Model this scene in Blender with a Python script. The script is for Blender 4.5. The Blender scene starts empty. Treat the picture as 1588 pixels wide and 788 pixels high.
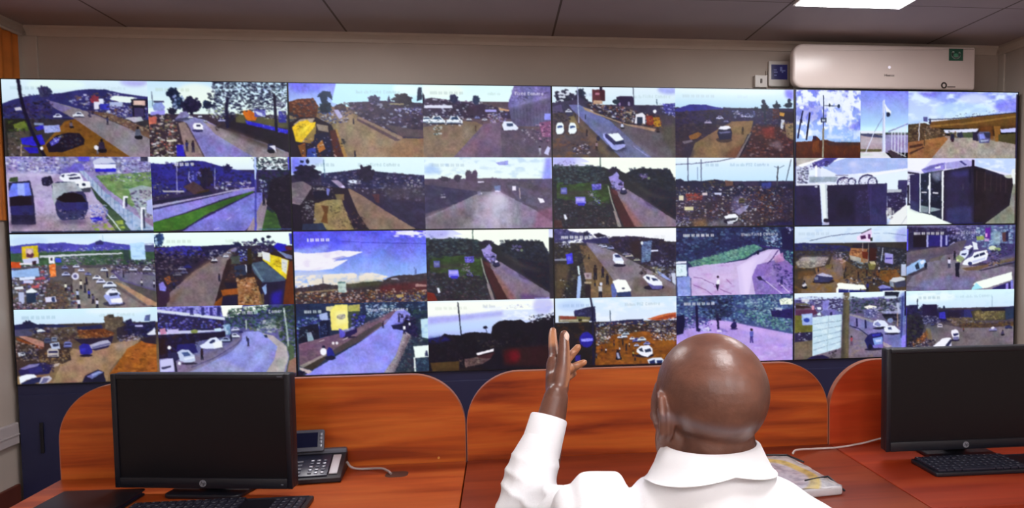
import bpy, bmesh, math, random
import numpy as np
from mathutils import Vector, Matrix

# ------------------------------------------------------------------------------------------------
#  What the sixteen pairs of camera pictures on the video wall show.  Each picture is drawn from
#  shapes into a small colour array and carried by the colour attribute of its own lit screen mesh.
# ------------------------------------------------------------------------------------------------
CW, CH = 416, 232
GL = {
'0':['111','101','101','101','111'],'1':['010','110','010','010','111'],'2':['111','001','111','100','111'],
'3':['111','001','111','001','111'],'4':['101','101','111','001','001'],'5':['111','100','111','001','111'],
'6':['111','100','111','101','111'],'7':['111','001','010','010','010'],'8':['111','101','111','101','111'],
'9':['111','101','111','001','111'],'-':['000','000','111','000','000'],':':['0','1','0','1','0'],' ':['00','00','00','00','00'],
'P':['111','101','111','100','100'],'T':['111','010','010','010','010'],'Z':['111','001','010','100','111'],
'C':['111','100','100','100','111'],'F':['111','100','110','100','100'],'a':['000','011','101','101','011'],
'm':['00000','11110','10101','10101','10101'],'e':['010','101','111','100','011'],'r':['000','110','100','100','100'],
'i':['1','0','1','1','1'],'x':['000','101','010','010','101'],'d':['001','011','101','101','011']}

def hx(h):
    h = h.lstrip('#')
    if len(h) == 3: h = ''.join(c*2 for c in h)
    return np.array([int(h[i:i+2], 16) for i in (0, 2, 4)], float)/255

def pts(s):
    return [tuple(float(v) for v in p.split(',')) for p in s.split()]

class Pic:
    def __init__(s, w, seed):
        s.w = w; s.k = CW/w; s.q = CH/78.8
        s.a = np.zeros((CH, CW, 3)); s.r = random.Random(seed); s.n = np.random.RandomState(seed)
    def mask(s, P):
        P = [(x*s.k, y*s.q) for x, y in P]
        xs = [p[0] for p in P]; ys = [p[1] for p in P]
        x0, x1 = max(0, int(min(xs))-1), min(CW, int(max(xs))+2)
        y0, y1 = max(0, int(min(ys))-1), min(CH, int(max(ys))+2)
        if x1 <= x0 or y1 <= y0: return None
        X, Y = np.meshgrid(np.arange(x0, x1)+.5, np.arange(y0, y1)+.5)
        m = np.zeros(X.shape, bool)
        for (ax, ay), (bx, by) in zip(P, P[1:]+P[:1]):
            if ay == by: continue
            c = (ay > Y) != (by > Y)
            m ^= c & (X < (bx-ax)*(Y-ay)/(by-ay)+ax)
        return m, x0, x1, y0, y1
    def put(s, M, col, a=1):
        if M is None: return
        m, x0, x1, y0, y1 = M
        if a < 1 and m.sum() > 900:                        # large thin washes fade out at their edges
            f = np.pad(m.astype(float), 12)
            for _ in range(2):
                for ax in (0, 1):
                    c = np.cumsum(np.insert(f, 0, 0, ax), ax); n = f.shape[ax]
                    hi, lo = np.minimum(np.arange(n)+6, n), np.maximum(np.arange(n)-5, 0)
                    f = (np.take(c, hi, ax)-np.take(c, lo, ax))/11
            Y0, Y1, X0, X1 = max(0, y0-12), min(CH, y1+12), max(0, x0-12), min(CW, x1+12)
            f = f[Y0-y0+12:Y1-y0+12, X0-x0+12:X1-x0+12]; y0, y1, x0, x1 = Y0, Y1, X0, X1; m = f
        v = s.a[y0:y1, x0:x1]; f = (m*a)[..., None]
        v[:] = v*(1-f)+col*f
    def G(s, c0, c1, y0=0, y1=78.8):                       # vertical ramp
        t = np.clip((np.arange(CH)/s.q-y0)/(y1-y0), 0, 1)[:, None, None]
        i0, i1 = int(max(0, y0*s.q)), int(min(CH, y1*s.q+1))
        s.a[i0:i1] = ((1-t)*hx(c0)+t*hx(c1))[i0:i1]
    def P(s, c, p, a=1):
        s.put(s.mask(pts(p) if isinstance(p, str) else p), hx(c), a)
    def R(s, c, x0, y0, x1, y1, a=1):
        s.P(c, [(x0, y0), (x1, y0), (x1, y1), (x0, y1)], a)
    def E(s, c, cx, cy, rx, ry, a=1):
        s.P(c, [(cx+rx*math.cos(t*.5236), cy+ry*math.sin(t*.5236)) for t in range(12)], a)
    def L(s, c, p, w=.6, a=1):
        p = pts(p)
        for (ax, ay), (bx, by) in zip(p, p[1:]):
            d = math.hypot(bx-ax, by-ay) or 1; nx, ny = -(by-ay)/d*w/2, (bx-ax)/d*w/2
            s.P(c, [(ax+nx, ay+ny), (bx+nx, by+ny), (bx-nx, by-ny), (ax-nx, ay-ny)], a)
    def N(s, p, cols, n, r0=.6, r1=1.6, asp=1.4, a=.6):   # countless small marks inside an outline
        M = s.mask(pts(p))
        if M is None: return
        m, x0, x1, y0, y1 = M
        ys, xs = np.nonzero(m)
        if not len(xs): return
        for _ in range(int(n*1.9)):
            j = s.r.randrange(len(xs)); x, y = (xs[j]+x0)/s.k, (ys[j]+y0)/s.q
            r = s.r.uniform(r0, r1)*.62; c = s.r.choice(cols)
            if s.r.random() < .5: s.E(c, x, y, r*asp, r, a)
            else: s.R(c, x-r*asp, y-r, x+r*asp, y+r*.6, a)
    def C(s, p, c, sc=9, th=.5, soft=.25, a=1):            # soft noise patches: clouds, haze, stains
        M = s.mask(pts(p))
        if M is None: return
        m, x0, x1, y0, y1 = M
        f = np.zeros((CH, CW)); amp = 1; tot = 0; k = sc
        for o in range(3):
            gy, gx = int(CH/k)+3, int(CW/(k*2))+3
            g = s.n.rand(gy, gx)
            yy, xx = np.arange(CH)/k, np.arange(CW)/(k*2)
            yi, xi = yy.astype(int), xx.astype(int); fy, fx = (yy-yi)[:, None], (xx-xi)[None]
            fy, fx = fy*fy*(3-2*fy), fx*fx*(3-2*fx)
            v = (g[yi][:, xi]*(1-fy)*(1-fx)+g[yi][:, xi+1]*(1-fy)*fx+g[yi+1][:, xi]*fy*(1-fx)+g[yi+1][:, xi+1]*fy*fx)
            f += v*amp; tot += amp; amp *= .5; k = max(3, k/2)
        t = np.clip((f/tot-th)/soft, 0, 1)*m_full(m, x0, x1, y0, y1)*a
        s.a[:] = s.a*(1-t[..., None])+hx(c)*t[..., None]
    def T(s, x, y, txt, c='#ffffff', a=.8, z=1.0):         # overlay text
        X, Y = x*s.k, y*s.q; u = 2*z
        for ch in txt:
            g = GL.get(ch)
            if not g: X += 3*u; continue
            for j, row in enumerate(g):
                for i, b in enumerate(row):
                    if b == '1':
                        ax, ay = int(X+i*u), int(Y+j*u)
                        v = s.a[ay:int(Y+(j+1)*u), ax:int(X+(i+1)*u)]; v[:] = v*(1-a)+hx(c)*a
            X += (len(g[0])+1)*u
    def car(s, x, y, w, c='#e8ecfa', g='#232448', d=1):    # a saloon seen from above and behind
        h = w*.5
        s.P('#181830', [(x-w*.5, y+h*.35), (x+w*.52, y+h*.35), (x+w*.5, y+h*.55), (x-w*.45, y+h*.55)], .8)
        s.P(c, [(x-w*.5, y+h*.4), (x-w*.5, y), (x-w*.3, y-h*.15), (x-w*.15*d-w*.05, y-h*.5), (x+w*.2, y-h*.5), (x+w*.38, y-h*.1), (x+w*.5, y+.05*h), (x+w*.5, y+h*.4)])
        s.P(g, [(x-w*.24, y-h*.08), (x-w*.12, y-h*.38), (x+w*.16, y-h*.38), (x+w*.3, y-h*.08)])
        s.P(g, [(x-w*.42, y+h*.26), (x+w*.45, y+h*.26), (x+w*.45, y+h*.4), (x-w*.42, y+h*.4)], .6)
    def van(s, x, y, w, c='#f2f4ff', g='#202048'):
        h = w*.8
        s.P('#15152a', [(x-w*.5, y+h*.4), (x+w*.5, y+h*.4), (x+w*.5, y+h*.55), (x-w*.45, y+h*.55)], .8)
        s.P(c, [(x-w*.5, y+h*.45), (x-w*.48, y-h*.3), (x-w*.3, y-h*.5), (x+w*.35, y-h*.5), (x+w*.5, y-h*.25), (x+w*.5, y+h*.45)])
        s.P(g, [(x-w*.4, y+h*.02), (x-w*.36, y-h*.2), (x+w*.4, y-h*.2), (x+w*.44, y+h*.02)])
        s.P(g, [(x-w*.4, y+h*.28), (x+w*.4, y+h*.28), (x+w*.4, y+h*.36), (x-w*.4, y+h*.36)], .7)
    def man(s, x, y, h, c='#20203c', l='#161628'):         # a walker, feet at y
        s.E('#241a20', x, y-h*.9, h*.09, h*.1)
        s.P(c, [(x-h*.13, y-h*.8), (x+h*.13, y-h*.8), (x+h*.11, y-h*.42), (x-h*.11, y-h*.42)])
        s.P(l, [(x-h*.1, y-h*.45), (x+h*.1, y-h*.45), (x+h*.12, y), (x+h*.03, y), (x, y-h*.3), (x-h*.04, y), (x-h*.12, y)])
    def bike(s, x, y, h, c='#20203c'):                     # a rider on a motorcycle
        s.E('#14141e', x, y-h*.15, h*.3, h*.2); s.E('#14141e', x+h*.2, y-h*.12, h*.16, h*.16)
        s.P(c, [(x-h*.2, y-h*.75), (x+h*.15, y-h*.78), (x+h*.25, y-h*.25), (x-h*.25, y-h*.25)])
        s.E('#1a1418', x, y-h*.88, h*.11, h*.12)
    def tree(s, x, y, rx, ry, cols, n=40):
        s.E(cols[0], x, y, rx*.85, ry*.85)
        for _ in range(n):
            t = s.r.uniform(0, 6.28); q = s.r.random()**.5
            s.E(s.r.choice(cols), x+rx*q*math.cos(t), y+ry*q*math.sin(t), rx*.18, ry*.18, .9)
    def field(s, k):                                       # smooth random field, cells k wide
        gy, gx = int(CH/k)+3, int(CW/k)+3
        g = s.n.rand(gy, gx)-.5
        yy, xx = np.arange(CH)/k, np.arange(CW)/k
        yi, xi = yy.astype(int), xx.astype(int); fy, fx = (yy-yi)[:, None], (xx-xi)[None]
        fy, fx = fy*fy*(3-2*fy), fx*fx*(3-2*fx)
        return g[yi][:, xi]*(1-fy)*(1-fx)+g[yi][:, xi+1]*(1-fy)*fx+g[yi+1][:, xi]*fy*(1-fx)+g[yi+1][:, xi+1]*fy*fx
    def done(s):
        a = s.a
        lum = a.mean(2); w = np.clip((.86-lum)/.25, .04, 1)   # fine ground texture, least in the sky
        tex = .14*s.field(44)+.12*s.field(17)+.13*s.field(7)+.17*s.field(3.4)
        tint = np.stack([s.field(23), s.field(23), s.field(23)], 2)*.10
        a = a*(1+(tex*w)[..., None])+tint*(w*lum)[..., None]
        wob = (s.field(9)*1.5).round().astype(int); wo2 = (s.field(9)*1.5).round().astype(int)   # break up straight edges a little
        Y, X = np.mgrid[0:CH, 0:CW]
        a = a[np.clip(Y+wob, 0, CH-1), np.clip(X+wo2, 0, CW-1)]
        for _ in range(3):
            b = np.pad(a, ((1, 1), (1, 1), (0, 0)), 'edge')
            a = (b[:-2, 1:-1]+2*b[1:-1, 1:-1]+b[2:, 1:-1])/4
            b = np.pad(a, ((1, 1), (1, 1), (0, 0)), 'edge')
            a = (b[1:-1, :-2]+2*b[1:-1, 1:-1]+b[1:-1, 2:])/4
        a = a.reshape(CH//2, 2, CW//2, 2, 3).mean((1, 3))
        return np.clip(a, 0, 1)

def m_full(m, x0, x1, y0, y1):
    f = np.zeros((CH, CW)); f[y0:y1, x0:x1] = m
    return f

DATE = '2018-10-09 10:26:20'
DK = ['#1b1a33', '#26223a', '#15142a', '#2e2a4a', '#352c3a']
CROWD = ['#2a2545', '#15142a', '#6a5a58', '#c8c8dc', '#8a4a3a', '#3a3a7a', '#a09080', '#e0e4f4', '#4a3830']
GRN = ['#20382e', '#16263a', '#2e4a3a', '#3c5c4a', '#1a2440']
SHOP = ['#3a3560', '#8a8ab8', '#5a4a48', '#c4c8e4', '#2a2440', '#7a5a40', '#a8b0d8']
def stamp(s, c='#ffffff', a=.8, x=8.5, y=6.8, groups=(4, 2, 2, 2, 2, 2)):   # the clock overlay: small groups of blurred figures
    X = x
    for g in groups:
        for i in range(g):
            w = 1.75; o = s.r.uniform(0, .25)
            s.R(c, X, y+.2, X+w, y+3.6, a*.75)
            s.R(c, X+.3+o, y+1.2, X+w-.2, y+2.6, a*.3)
            X += w+.25
        X += 1.5

def words(s, x, y, lens, tail, c='#ffffff', a=.8):                          # a blurred place name, then the readable words
    X = x
    for n in lens:
        for i in range(n):
            hgt = s.r.choice((2.2, 2.6, 3.4)); s.R(c, X, y+3.5-hgt, X+1.5, y+3.5, a*.6); X += 1.75
        X += 1.4
    s.T(X, y, tail, c, a)

def f00(s):
    s.G('#dcf2ff', '#cfe4f6', 0, 30); s.E('#a6a2ee', 134, 0, 15, 6, .8); s.E('#e8fff4', 55, 5, 30, 6, .6)
    stamp(s, '#a8c4cc', .45); words(s, 92, 6.5, (5, 2), 'Camera', '#b4ccd8', .5)
    s.G('#2f2b3a', '#33302c', 28)
    s.P('#2c2c68', '0,25 10,21 25,17 40,15 60,13.5 75,10.5 90,9 105,9.5 120,13 135,15 148,16.5 148,40 0,40')
    s.N('20,16 60,14 60,30 20,32', ['#241f46', '#38356c', '#2c2a55'], 60)
    s.N('62,16 110,13 148,20 148,42 100,34 70,24', SHOP+['#404880'], 150, .8, 2)
    s.tree(43, 12, 7, 6, ['#26264c', '#30305c', '#3a3c60'], 40)
    s.P('#857b86', '44,20 50,22 85,32 148,58 148,79 125,79 72,40 52,29')
    s.P('#7a70a0', '44,20 50,22 70,29 60,33 50,27')
    s.P('#79501f', '36,70 62,42 72,40 127,79 40,79'); s.C('36,70 62,42 72,40 127,79 40,79', '#5a3618', 10, .5, .3, .7)
    s.P('#6a5044', '84,31 108,34 148,50 148,60 120,46')
    s.N('84,31 108,34 148,46 148,60 120,46', ['#8a7a58', '#4a3838', '#a89a8a', '#2a2236'], 60)
    s.R('#b02838', 90, 16.5, 97, 23); s.P('#8a3a4a', '88,19 93,15 98,19 97,22 89,22'); s.R('#dfe0f4', 92, 22, 97, 30); s.R('#dfe4f6', 97, 19, 102, 25)
    s.R('#3434b0', 98, 24, 108, 30); s.P('#e8f6f4', '108,19 113,15.5 134,17 129,23 118,22'); s.R('#a8b4d8', 108, 22, 121, 27)
    s.R('#1c1a2c', 130, 19, 147, 26); s.R('#d8b4b0', 132.5, 20.5, 144.5, 25); s.R('#1c182c', 131, 26, 144, 38); s.R('#4a3c78', 133, 28, 143, 37, .7)
    s.N('104,25 130,26 130,40 106,34', ['#2a2236', '#9898c8', '#c4c4dc', '#4a3840'], 40)
    s.P('#b4b4c4', '122,38 140,37 142,41 133,43')
    s.N('0,28 50,20 50,42 20,46 0,46', ['#1f1c34', '#2c2848', '#3a2c40', '#181628', '#4a4468'], 140, .8, 2)
    s.P('#c8c4d8', '12,29 18,28 20,31 13,32'); s.P('#20221f', '2,40 24,40 24,79 2,79')
    s.P('#6a7a34', '10,46 21,42 24,48 12,53'); s.C('5,42 26,42 24,60 5,60', '#55702c', 8, .5, .3, .8)
    s.P('#4a4440', '4,54 26,52 24,79 4,79'); s.N('4,50 22,50 20,79 4,79', ['#1d1f28', '#3a4038', '#8a8a92', '#26242c'], 50)
    s.P('#2822c8', '16,60 38,56 41,66 30,68 18,66'); s.P('#2420b4', '19,69 33,69 34,75 24,75'); s.P('#2a26b0', '31,49 40,45 42,50 34,52'); s.R('#7884b4', 31, 44, 40, 46.5)
    s.P('#9aa0e0', '40,47 56,46 57,53 41,54.5'); s.N('42,49 55,48 55,52 42,53', ['#c4c8f0', '#6a70b8'], 18, .5, 1)
    s.P('#181426', '42,66 52,57 66,54 76,54.5 81,61 80,66 58,74 44,74'); s.P('#4a48b0', '45,64 52,59 57,59 54,64 47,68'); s.N('56,57 76,56 77,66 58,72', ['#2c2a40', '#1a1626', '#34405a', '#5a4440'], 40)
    s.N('48,60 57,58 54,64 48,66', ['#e0e0f0', '#a0a4e4'], 12, .5, 1)
    s.L('#14142c', '17.2,0 18.5,16 22,32 27,50 33,64 40,79', 3.4); s.E('#f4f0ff', 37, 70, 1.7, 1.9)
    s.L('#b0a088', '17,66 16,79', .9)
    s.car(55, 37, 9, '#dfe4ff'); s.car(63, 38, 9, '#2c2c5c'); s.car(76, 35.5, 11, '#dfe6f4')
    s.N('86,27 91,27 91,38 86,38', ['#1c1a34', '#2a2a5a'], 14); s.man(105, 46, 9, '#34345c'); s.bike(136, 60, 13, '#55586c')
    s.bike(68, 49, 7, '#6a6470'); s.man(93.5, 76, 10, '#e8e8f8', '#6a6a88'); s.bike(98, 74, 14, '#2a2440'); s.E('#e6e6f4', 92, 69, 2, 2.4)

def f01(s):
    s.G('#c8e8ff', '#f0fff4', 0, 40); s.E('#f6fff0', 50, 14, 22, 12, .7); stamp(s, '#b8ccb8', .45)
    s.G('#3a3040', '#33262c', 34)
    s.R('#9cc8e8', 0, 20, 12, 28, .5); s.P('#8c9cd8', '5,26 8,22 15,22 18,27 16,31 6,31'); s.R('#4a4a6a', 6, 20.5, 17, 22.5); s.P('#9a98f0', '3,32 18,30 17,35 2,35')
    s.L('#5a6a84', '4.7,11 5,26', .8)
    s.N('0,36 24,34 30,44 33,79 0,79', ['#1e1828', '#38303a', '#6a5a40', '#c8b8b0', '#b8685a', '#2a2030', '#86866a', '#e4e0e4'], 190, .8, 2.2)
    s.P('#cc6a54', '0,37 9,37 8,44 0,45', .8)
    s.tree(27, 13, 7, 6, ['#15203c', '#202c48'], 40); s.tree(31, 22, 7, 8, ['#15203c', '#3c4a78', '#26304c', '#8898c8'], 40); s.tree(25, 31, 5, 4, ['#1a1e34', '#222640'], 20)
    s.tree(45, 25, 10, 9, ['#1b1a38', '#262244', '#141430'], 60); s.tree(62, 24, 5, 5, ['#18203c', '#223050'], 20)
    s.P('#8784b8', '27,40 34,32 40,31 44,36 60,40 75,48 148,72 148,79 56,79 45,58 38,42')
    s.P('#8a8088', '56,40 75,48 148,74 148,79 110,79 70,55'); s.P('#7a74c0', '45,58 60,55 110,79 60,79', .6)
    s.P('#30304c', '27,39 42,37 43,40 29,42', .7)
    s.P('#8f7c78', '31,43 38,42 57,79 38,79'); s.L('#54444e', '39,43 48,60 57,79', 1.3)
    s.P('#241e2a', '76,36 100,38 148,52 148,74 120,62 86,50'); s.P('#4a3a3a', '74,48 86,49 125,64 140,73 128,72 90,56', .8)
    s.P('#54503a', '92,33 148,40 148,48 92,42'); s.P('#2a26d0', '102,40 148,50 147,54 103,44'); s.N('102,40 148,50 147,54 103,44', ['#8a8af0', '#5050e0'], 20, .5, 1.1)
    s.P('#d06a1c', '98,30 108,29 115,35 113,40 104,40'); s.R('#5a58b0', 112, 28, 124, 36); s.P('#c8d0f4', '112,30 120,32 121,36 115,34'); s.R('#303090', 138, 30, 146, 42)
    s.N('120,25 148,25 148,40 120,38', ['#a8b4c4', '#5a6a54', '#2a3440', '#8890c8', '#d8dcf0'], 40)
    T = ['#1a1d38', '#141630', '#262a4a', '#1c2034']
    s.N('66,0 148,0 148,27 100,31 84,44 78,40 76,32 62,26 64,12 70,8', T, 420, .8, 2.2)
    s.N('90,6 148,4 148,16 100,12', ['#e0ecff', '#b8c8f8'], 34, .5, 1.5); s.N('66,10 90,2 90,30 76,30', ['#c8d8f8', '#98a8e8'], 26, .4, 1.1)
    s.N('104,22 148,20 148,30 110,30', ['#3a3a58', '#5a5a80', '#c4ccec'], 26, .5, 1.2)
    s.L('#1c1a38', '84,16 82,32 83,48', 3.2); s.L('#16142c', '134,12 135,52', 3)
    s.N('60,27 80,28 82,42 66,40', ['#8890b8', '#d4dcf0', '#3a4a48', '#2a2a50', '#a4b888'], 50)
    s.car(44, 37, 5, '#f4f6ff'); s.car(54, 36, 4.5, '#e8ecff'); s.car(60, 41, 4); s.car(77, 40, 7, '#b8bcec')
    s.E('#2c2a58', 51, 51, 6, 1.6); s.P('#f6f8ff', '46,46 48,43 54,43 57,46 56.5,50 47,50'); s.R('#2a2c50', 50, 45, 54, 47)
    s.N('70,44 76,44 76,51 70,51', ['#2a2430', '#4a3a3a'], 14); s.man(39, 73, 12, '#2a2a60', '#2a2440'); s.man(45.5, 74, 13, '#2c2038', '#2a2440')
    s.R('#6460c0', 28, 66, 36, 77); s.P('#2a22b0', '28,66 34,66 37,78 28,78'); s.bike(128, 74, 13, '#26264e'); s.P('#dfe0f4', '126,67 133,66 134,74 131,70'); s.P('#d8d4c4', '18,61 28,60 28,62.5 19,63')

def f02(s):
    s.G('#7e86f6', '#b4d8ff', 0, 28); s.P('#c4f0ff', '50,0 143,0 143,22 60,26 45,20'); s.E('#eaffff', 130, 5, 20, 8, .8); s.E('#6a66f0', 18, 4, 16, 6, .6)
    stamp(s, '#6a78d0', .4); words(s, 71, 7, (4, 3), 'Fixed Camera', '#9ab8bc', .55)
    s.G('#86705c', '#84684e', 25)
    s.P('#8f7a63', '45,34 62,32 114,60 143,62 143,79 58,79 50,50')
    s.C('45,34 143,56 143,79 58,79', '#a08a72', 14, .5, .4, .4); s.P('#8a5e42', '110,62 143,58 143,79 105,79', .5)
    s.P('#3a3048', '62,20 100,18 143,20 143,58 116,58 74,36'); s.N('58,20 143,22 143,52 116,54 72,36', ['#2a2440', '#3a3460', '#5a4a58', '#1e1a34', '#7a7098', '#c4c8e4', '#4a3c48'], 170, .8, 2.2)
    s.P('#544650', '100,43 130,48 143,49 143,57 118,56'); s.N('110,27 142,24 142,32 114,30', ['#dce4ff', '#a8b0e8', '#4a48a0'], 30, .6, 1.6)
    s.tree(121, 17, 11, 7, ['#2a2438', '#34303c'], 50); s.tree(90, 17, 7, 5, ['#3a3a60', '#2a2a48', '#585880'], 40); s.P('#2e2e50', '106,12 108,18 104,20', 1)
    s.P('#24304c', '137,6 138,3 141,3 142,16 136,18'); s.R('#8a8468', 107, 20.5, 122, 22)
    s.P('#4a3a40', '48,24 55,21 60,24 60,30 48,28'); s.N('46,22 70,20 78,34 56,32', ['#2c2a48', '#4a4058', '#6a5a60'], 50)
    s.P('#5a4850', '72,37 118,60 112,61 71,39'); s.P('#8a7668', '74,35 120,57 118,60 72,37')
    s.N('44,28 62,30 62,42 46,42', ['#1f1d40', '#4a4890', '#c0c4e8', '#2a2a50', '#7a7088'], 50, .6, 1.5); s.P('#b4b0dc', '47,28 52,28 56,36 52,38')
    s.P('#5c3020', '0,20 10,17 26,16 31,24 28,37 8,37 0,34'); s.N('2,20 28,18 28,36 4,36', ['#7a4430', '#3a2020', '#a07058', '#4a2a28', '#243048'], 60, .7, 1.8)
    s.N('0,30 10,34 10,42 0,42', ['#1a3048', '#142040'], 20); s.tree(38, 26, 7, 7, ['#152438', '#203850'], 36)
    for t in range(11):
        a = .2+t*.27; s.L('#142844', '38,12 %.1f,%.1f' % (38+8*math.cos(-a), 12+7*math.sin(-a)+4), 1.5)
    s.L('#182438', '38,12 37,30', 2.6); s.P('#182a48', '32,12 36,8 44,9 46,18 41,14 40,22 34,20')
    s.N('30,30 46,32 46,44 34,44', ['#1a1c40', '#3c58b8', '#c4d0f0', '#28284a'], 40)
    s.P('#221a28', '0,42 12,36 28,36 44,44 60,79 0,79'); s.P('#a89a8a', '4,44 12,38 27,37 24,42 8,46')
    s.P('#eac428', '3,47 10,41 19,39 22,42 28,41 25,50 18,56 12,63 6,62'); s.P('#8a7440', '12,63 28,44 27,58 22,64'); s.N('7,44 18,43 16,50 8,52', ['#4a3c10', '#8a7420', '#2a2408'], 12, .4, .9); s.P('#f6d83c', '8,51 22,44 20,47 9,58', .8)
    s.P('#8a7a70', '28,43 40,45 41,52 30,50'); s.P('#1a1a38', '26,54 40,52 44,70 40,79 24,70'); s.P('#b06a2c', '28,66 34,60 37,70 30,74'); s.P('#7a4a20', '8,66 16,64 16,79 12,79')
    s.P('#3244a0', '18,70 26,68 28,79 17,79'); s.P('#4a2422', '42,50 48,49 58,79 46,79'); s.P('#a88048', '48,49 50,49 60,79 56,79')
    s.N('14,60 50,56 56,79 10,79', ['#e4d8d8', '#c8742c', '#2a3a80', '#1a1428', '#e8e8f8'], 34, .6, 1.5)
    s.man(67.5, 43, 6, '#2a2434'); s.N('54,58 58,58 58,68 54,68', ['#1c1624'], 10); s.man(68, 79, 8, '#2a2434')

def f03(s):
    s.G('#dffcff', '#eaffff', 0, 30); s.E('#f6fff4', 20, 6, 25, 8, .6); stamp(s, '#a4b8b8', .5); words(s, 71, 7, (5, 2), '', '#a8c4c0', .5)
    s.G('#5a4a58', '#6a5a60', 18)
    s.P('#3a3048', '0,16 10,14 28,16 60,20 80,24 100,26 100,36 0,36')
    s.N('0,15 60,18 92,26 92,36 0,36', ['#3a3050', '#564a68', '#241f38', '#b0b0d0', '#dce0f4', '#6a5870'], 130, .8, 1.8)
    s.tree(34, 15, 5, 5, ['#2a2a48', '#343858'], 24); s.tree(58, 16, 4.5, 5.5, ['#2c3450', '#363c5a'], 24); s.P('#26203a', '0,8 2.5,12 2,24 0,26'); s.P('#3a2e44', '46,24 66,20 70,28 62,34 48,32')
    s.R('#dfe2f8', 2, 22, 32, 25); s.R('#a8a4f0', 68, 26, 80, 29); s.P('#c49a7a', '82,24 98,27 92,28 84,27')
    s.P('#7f6b5c', '0,46 44,39 58,40 66,44 40,79 0,79'); s.C('0,48 66,44 40,79 0,79', '#8f7a68', 12, .5, .4, .6)
    s.P('#6d5a76', '66,42 84,40 88,79 32,79'); s.P('#7a5c74', '66,46 74,46 52,79 34,79', .6); s.P('#584c62', '84,46 104,46 141,50 141,79 86,79'); s.C('84,48 141,50 141,79 86,79', '#6a5c6a', 10, .5, .4, .6)
    s.P('#6e68a4', '100,0 141,0 141,14 94,24 93,20'); s.N('98,2 140,2 140,12 98,20', ['#5a5488', '#8c88c8', '#4a466c', '#7a74b8'], 80, .8, 2)
    s.P('#5e587c', '94,24 141,12 141,44 98,44 96,36'); s.P('#8f88c0', '95,22 141,8 141,12 94,25', .8)
    for i in range(12): s.L('#4a4468', '%g,%g %g,44' % (99+i*3.6, 26-i*.4, 100+i*3.6), .9, .7)
    s.R('#8c90f0', 133, 30, 140, 37); s.P('#7a4a70', '127,40 141,38 141,56 130,56'); s.N('124,42 141,40 141,62 126,62', ['#2a2448', '#c098b8', '#5a3a5a', '#1e1a38'], 40)
    s.T(101, 6.8, 'Fixed Camera', '#f4f0ff', .85)
    for x, y, w in ((4, 38, 13), (15, 38, 18), (34, 38, 18)): s.car(x, y, w, '#eef6ff', '#26406a')
    s.N('0,32 44,32 44,44 0,44', ['#26304c', '#f4faff', '#a8b8e0'], 46, .6, 1.4)
    s.car(50, 37, 6); s.car(59, 35, 6, '#8c94d0'); s.car(67, 37, 6, '#f0f4ff'); s.N('70,31 92,30 90,40 74,41', ['#a890b8', '#8a6a78', '#d0d4f0', '#7a7ac0'], 40)
    s.E('#3a3450', 94, 47.5, 9, 2, .8); s.P('#e4ecff', '86,43 88,39 97,39 104,46 103,48 88,49'); s.R('#34486c', 91, 41, 98, 44)
    s.man(57, 50, 6, '#6a4a40', '#3a2a30'); s.N('12,46 20,46 20,54 12,54', ['#2a3034', '#d0e4f0', '#4a4a44'], 18)
    s.N('108,46 124,46 124,62 110,62', ['#c4c0d0', '#3a344c', '#4a3c4c'], 18); s.man(127.5, 76, 10, '#a09cb0', '#8a8898'); s.P('#c8c8f4', '132,74 136,66 139,68 137,76')

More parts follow.
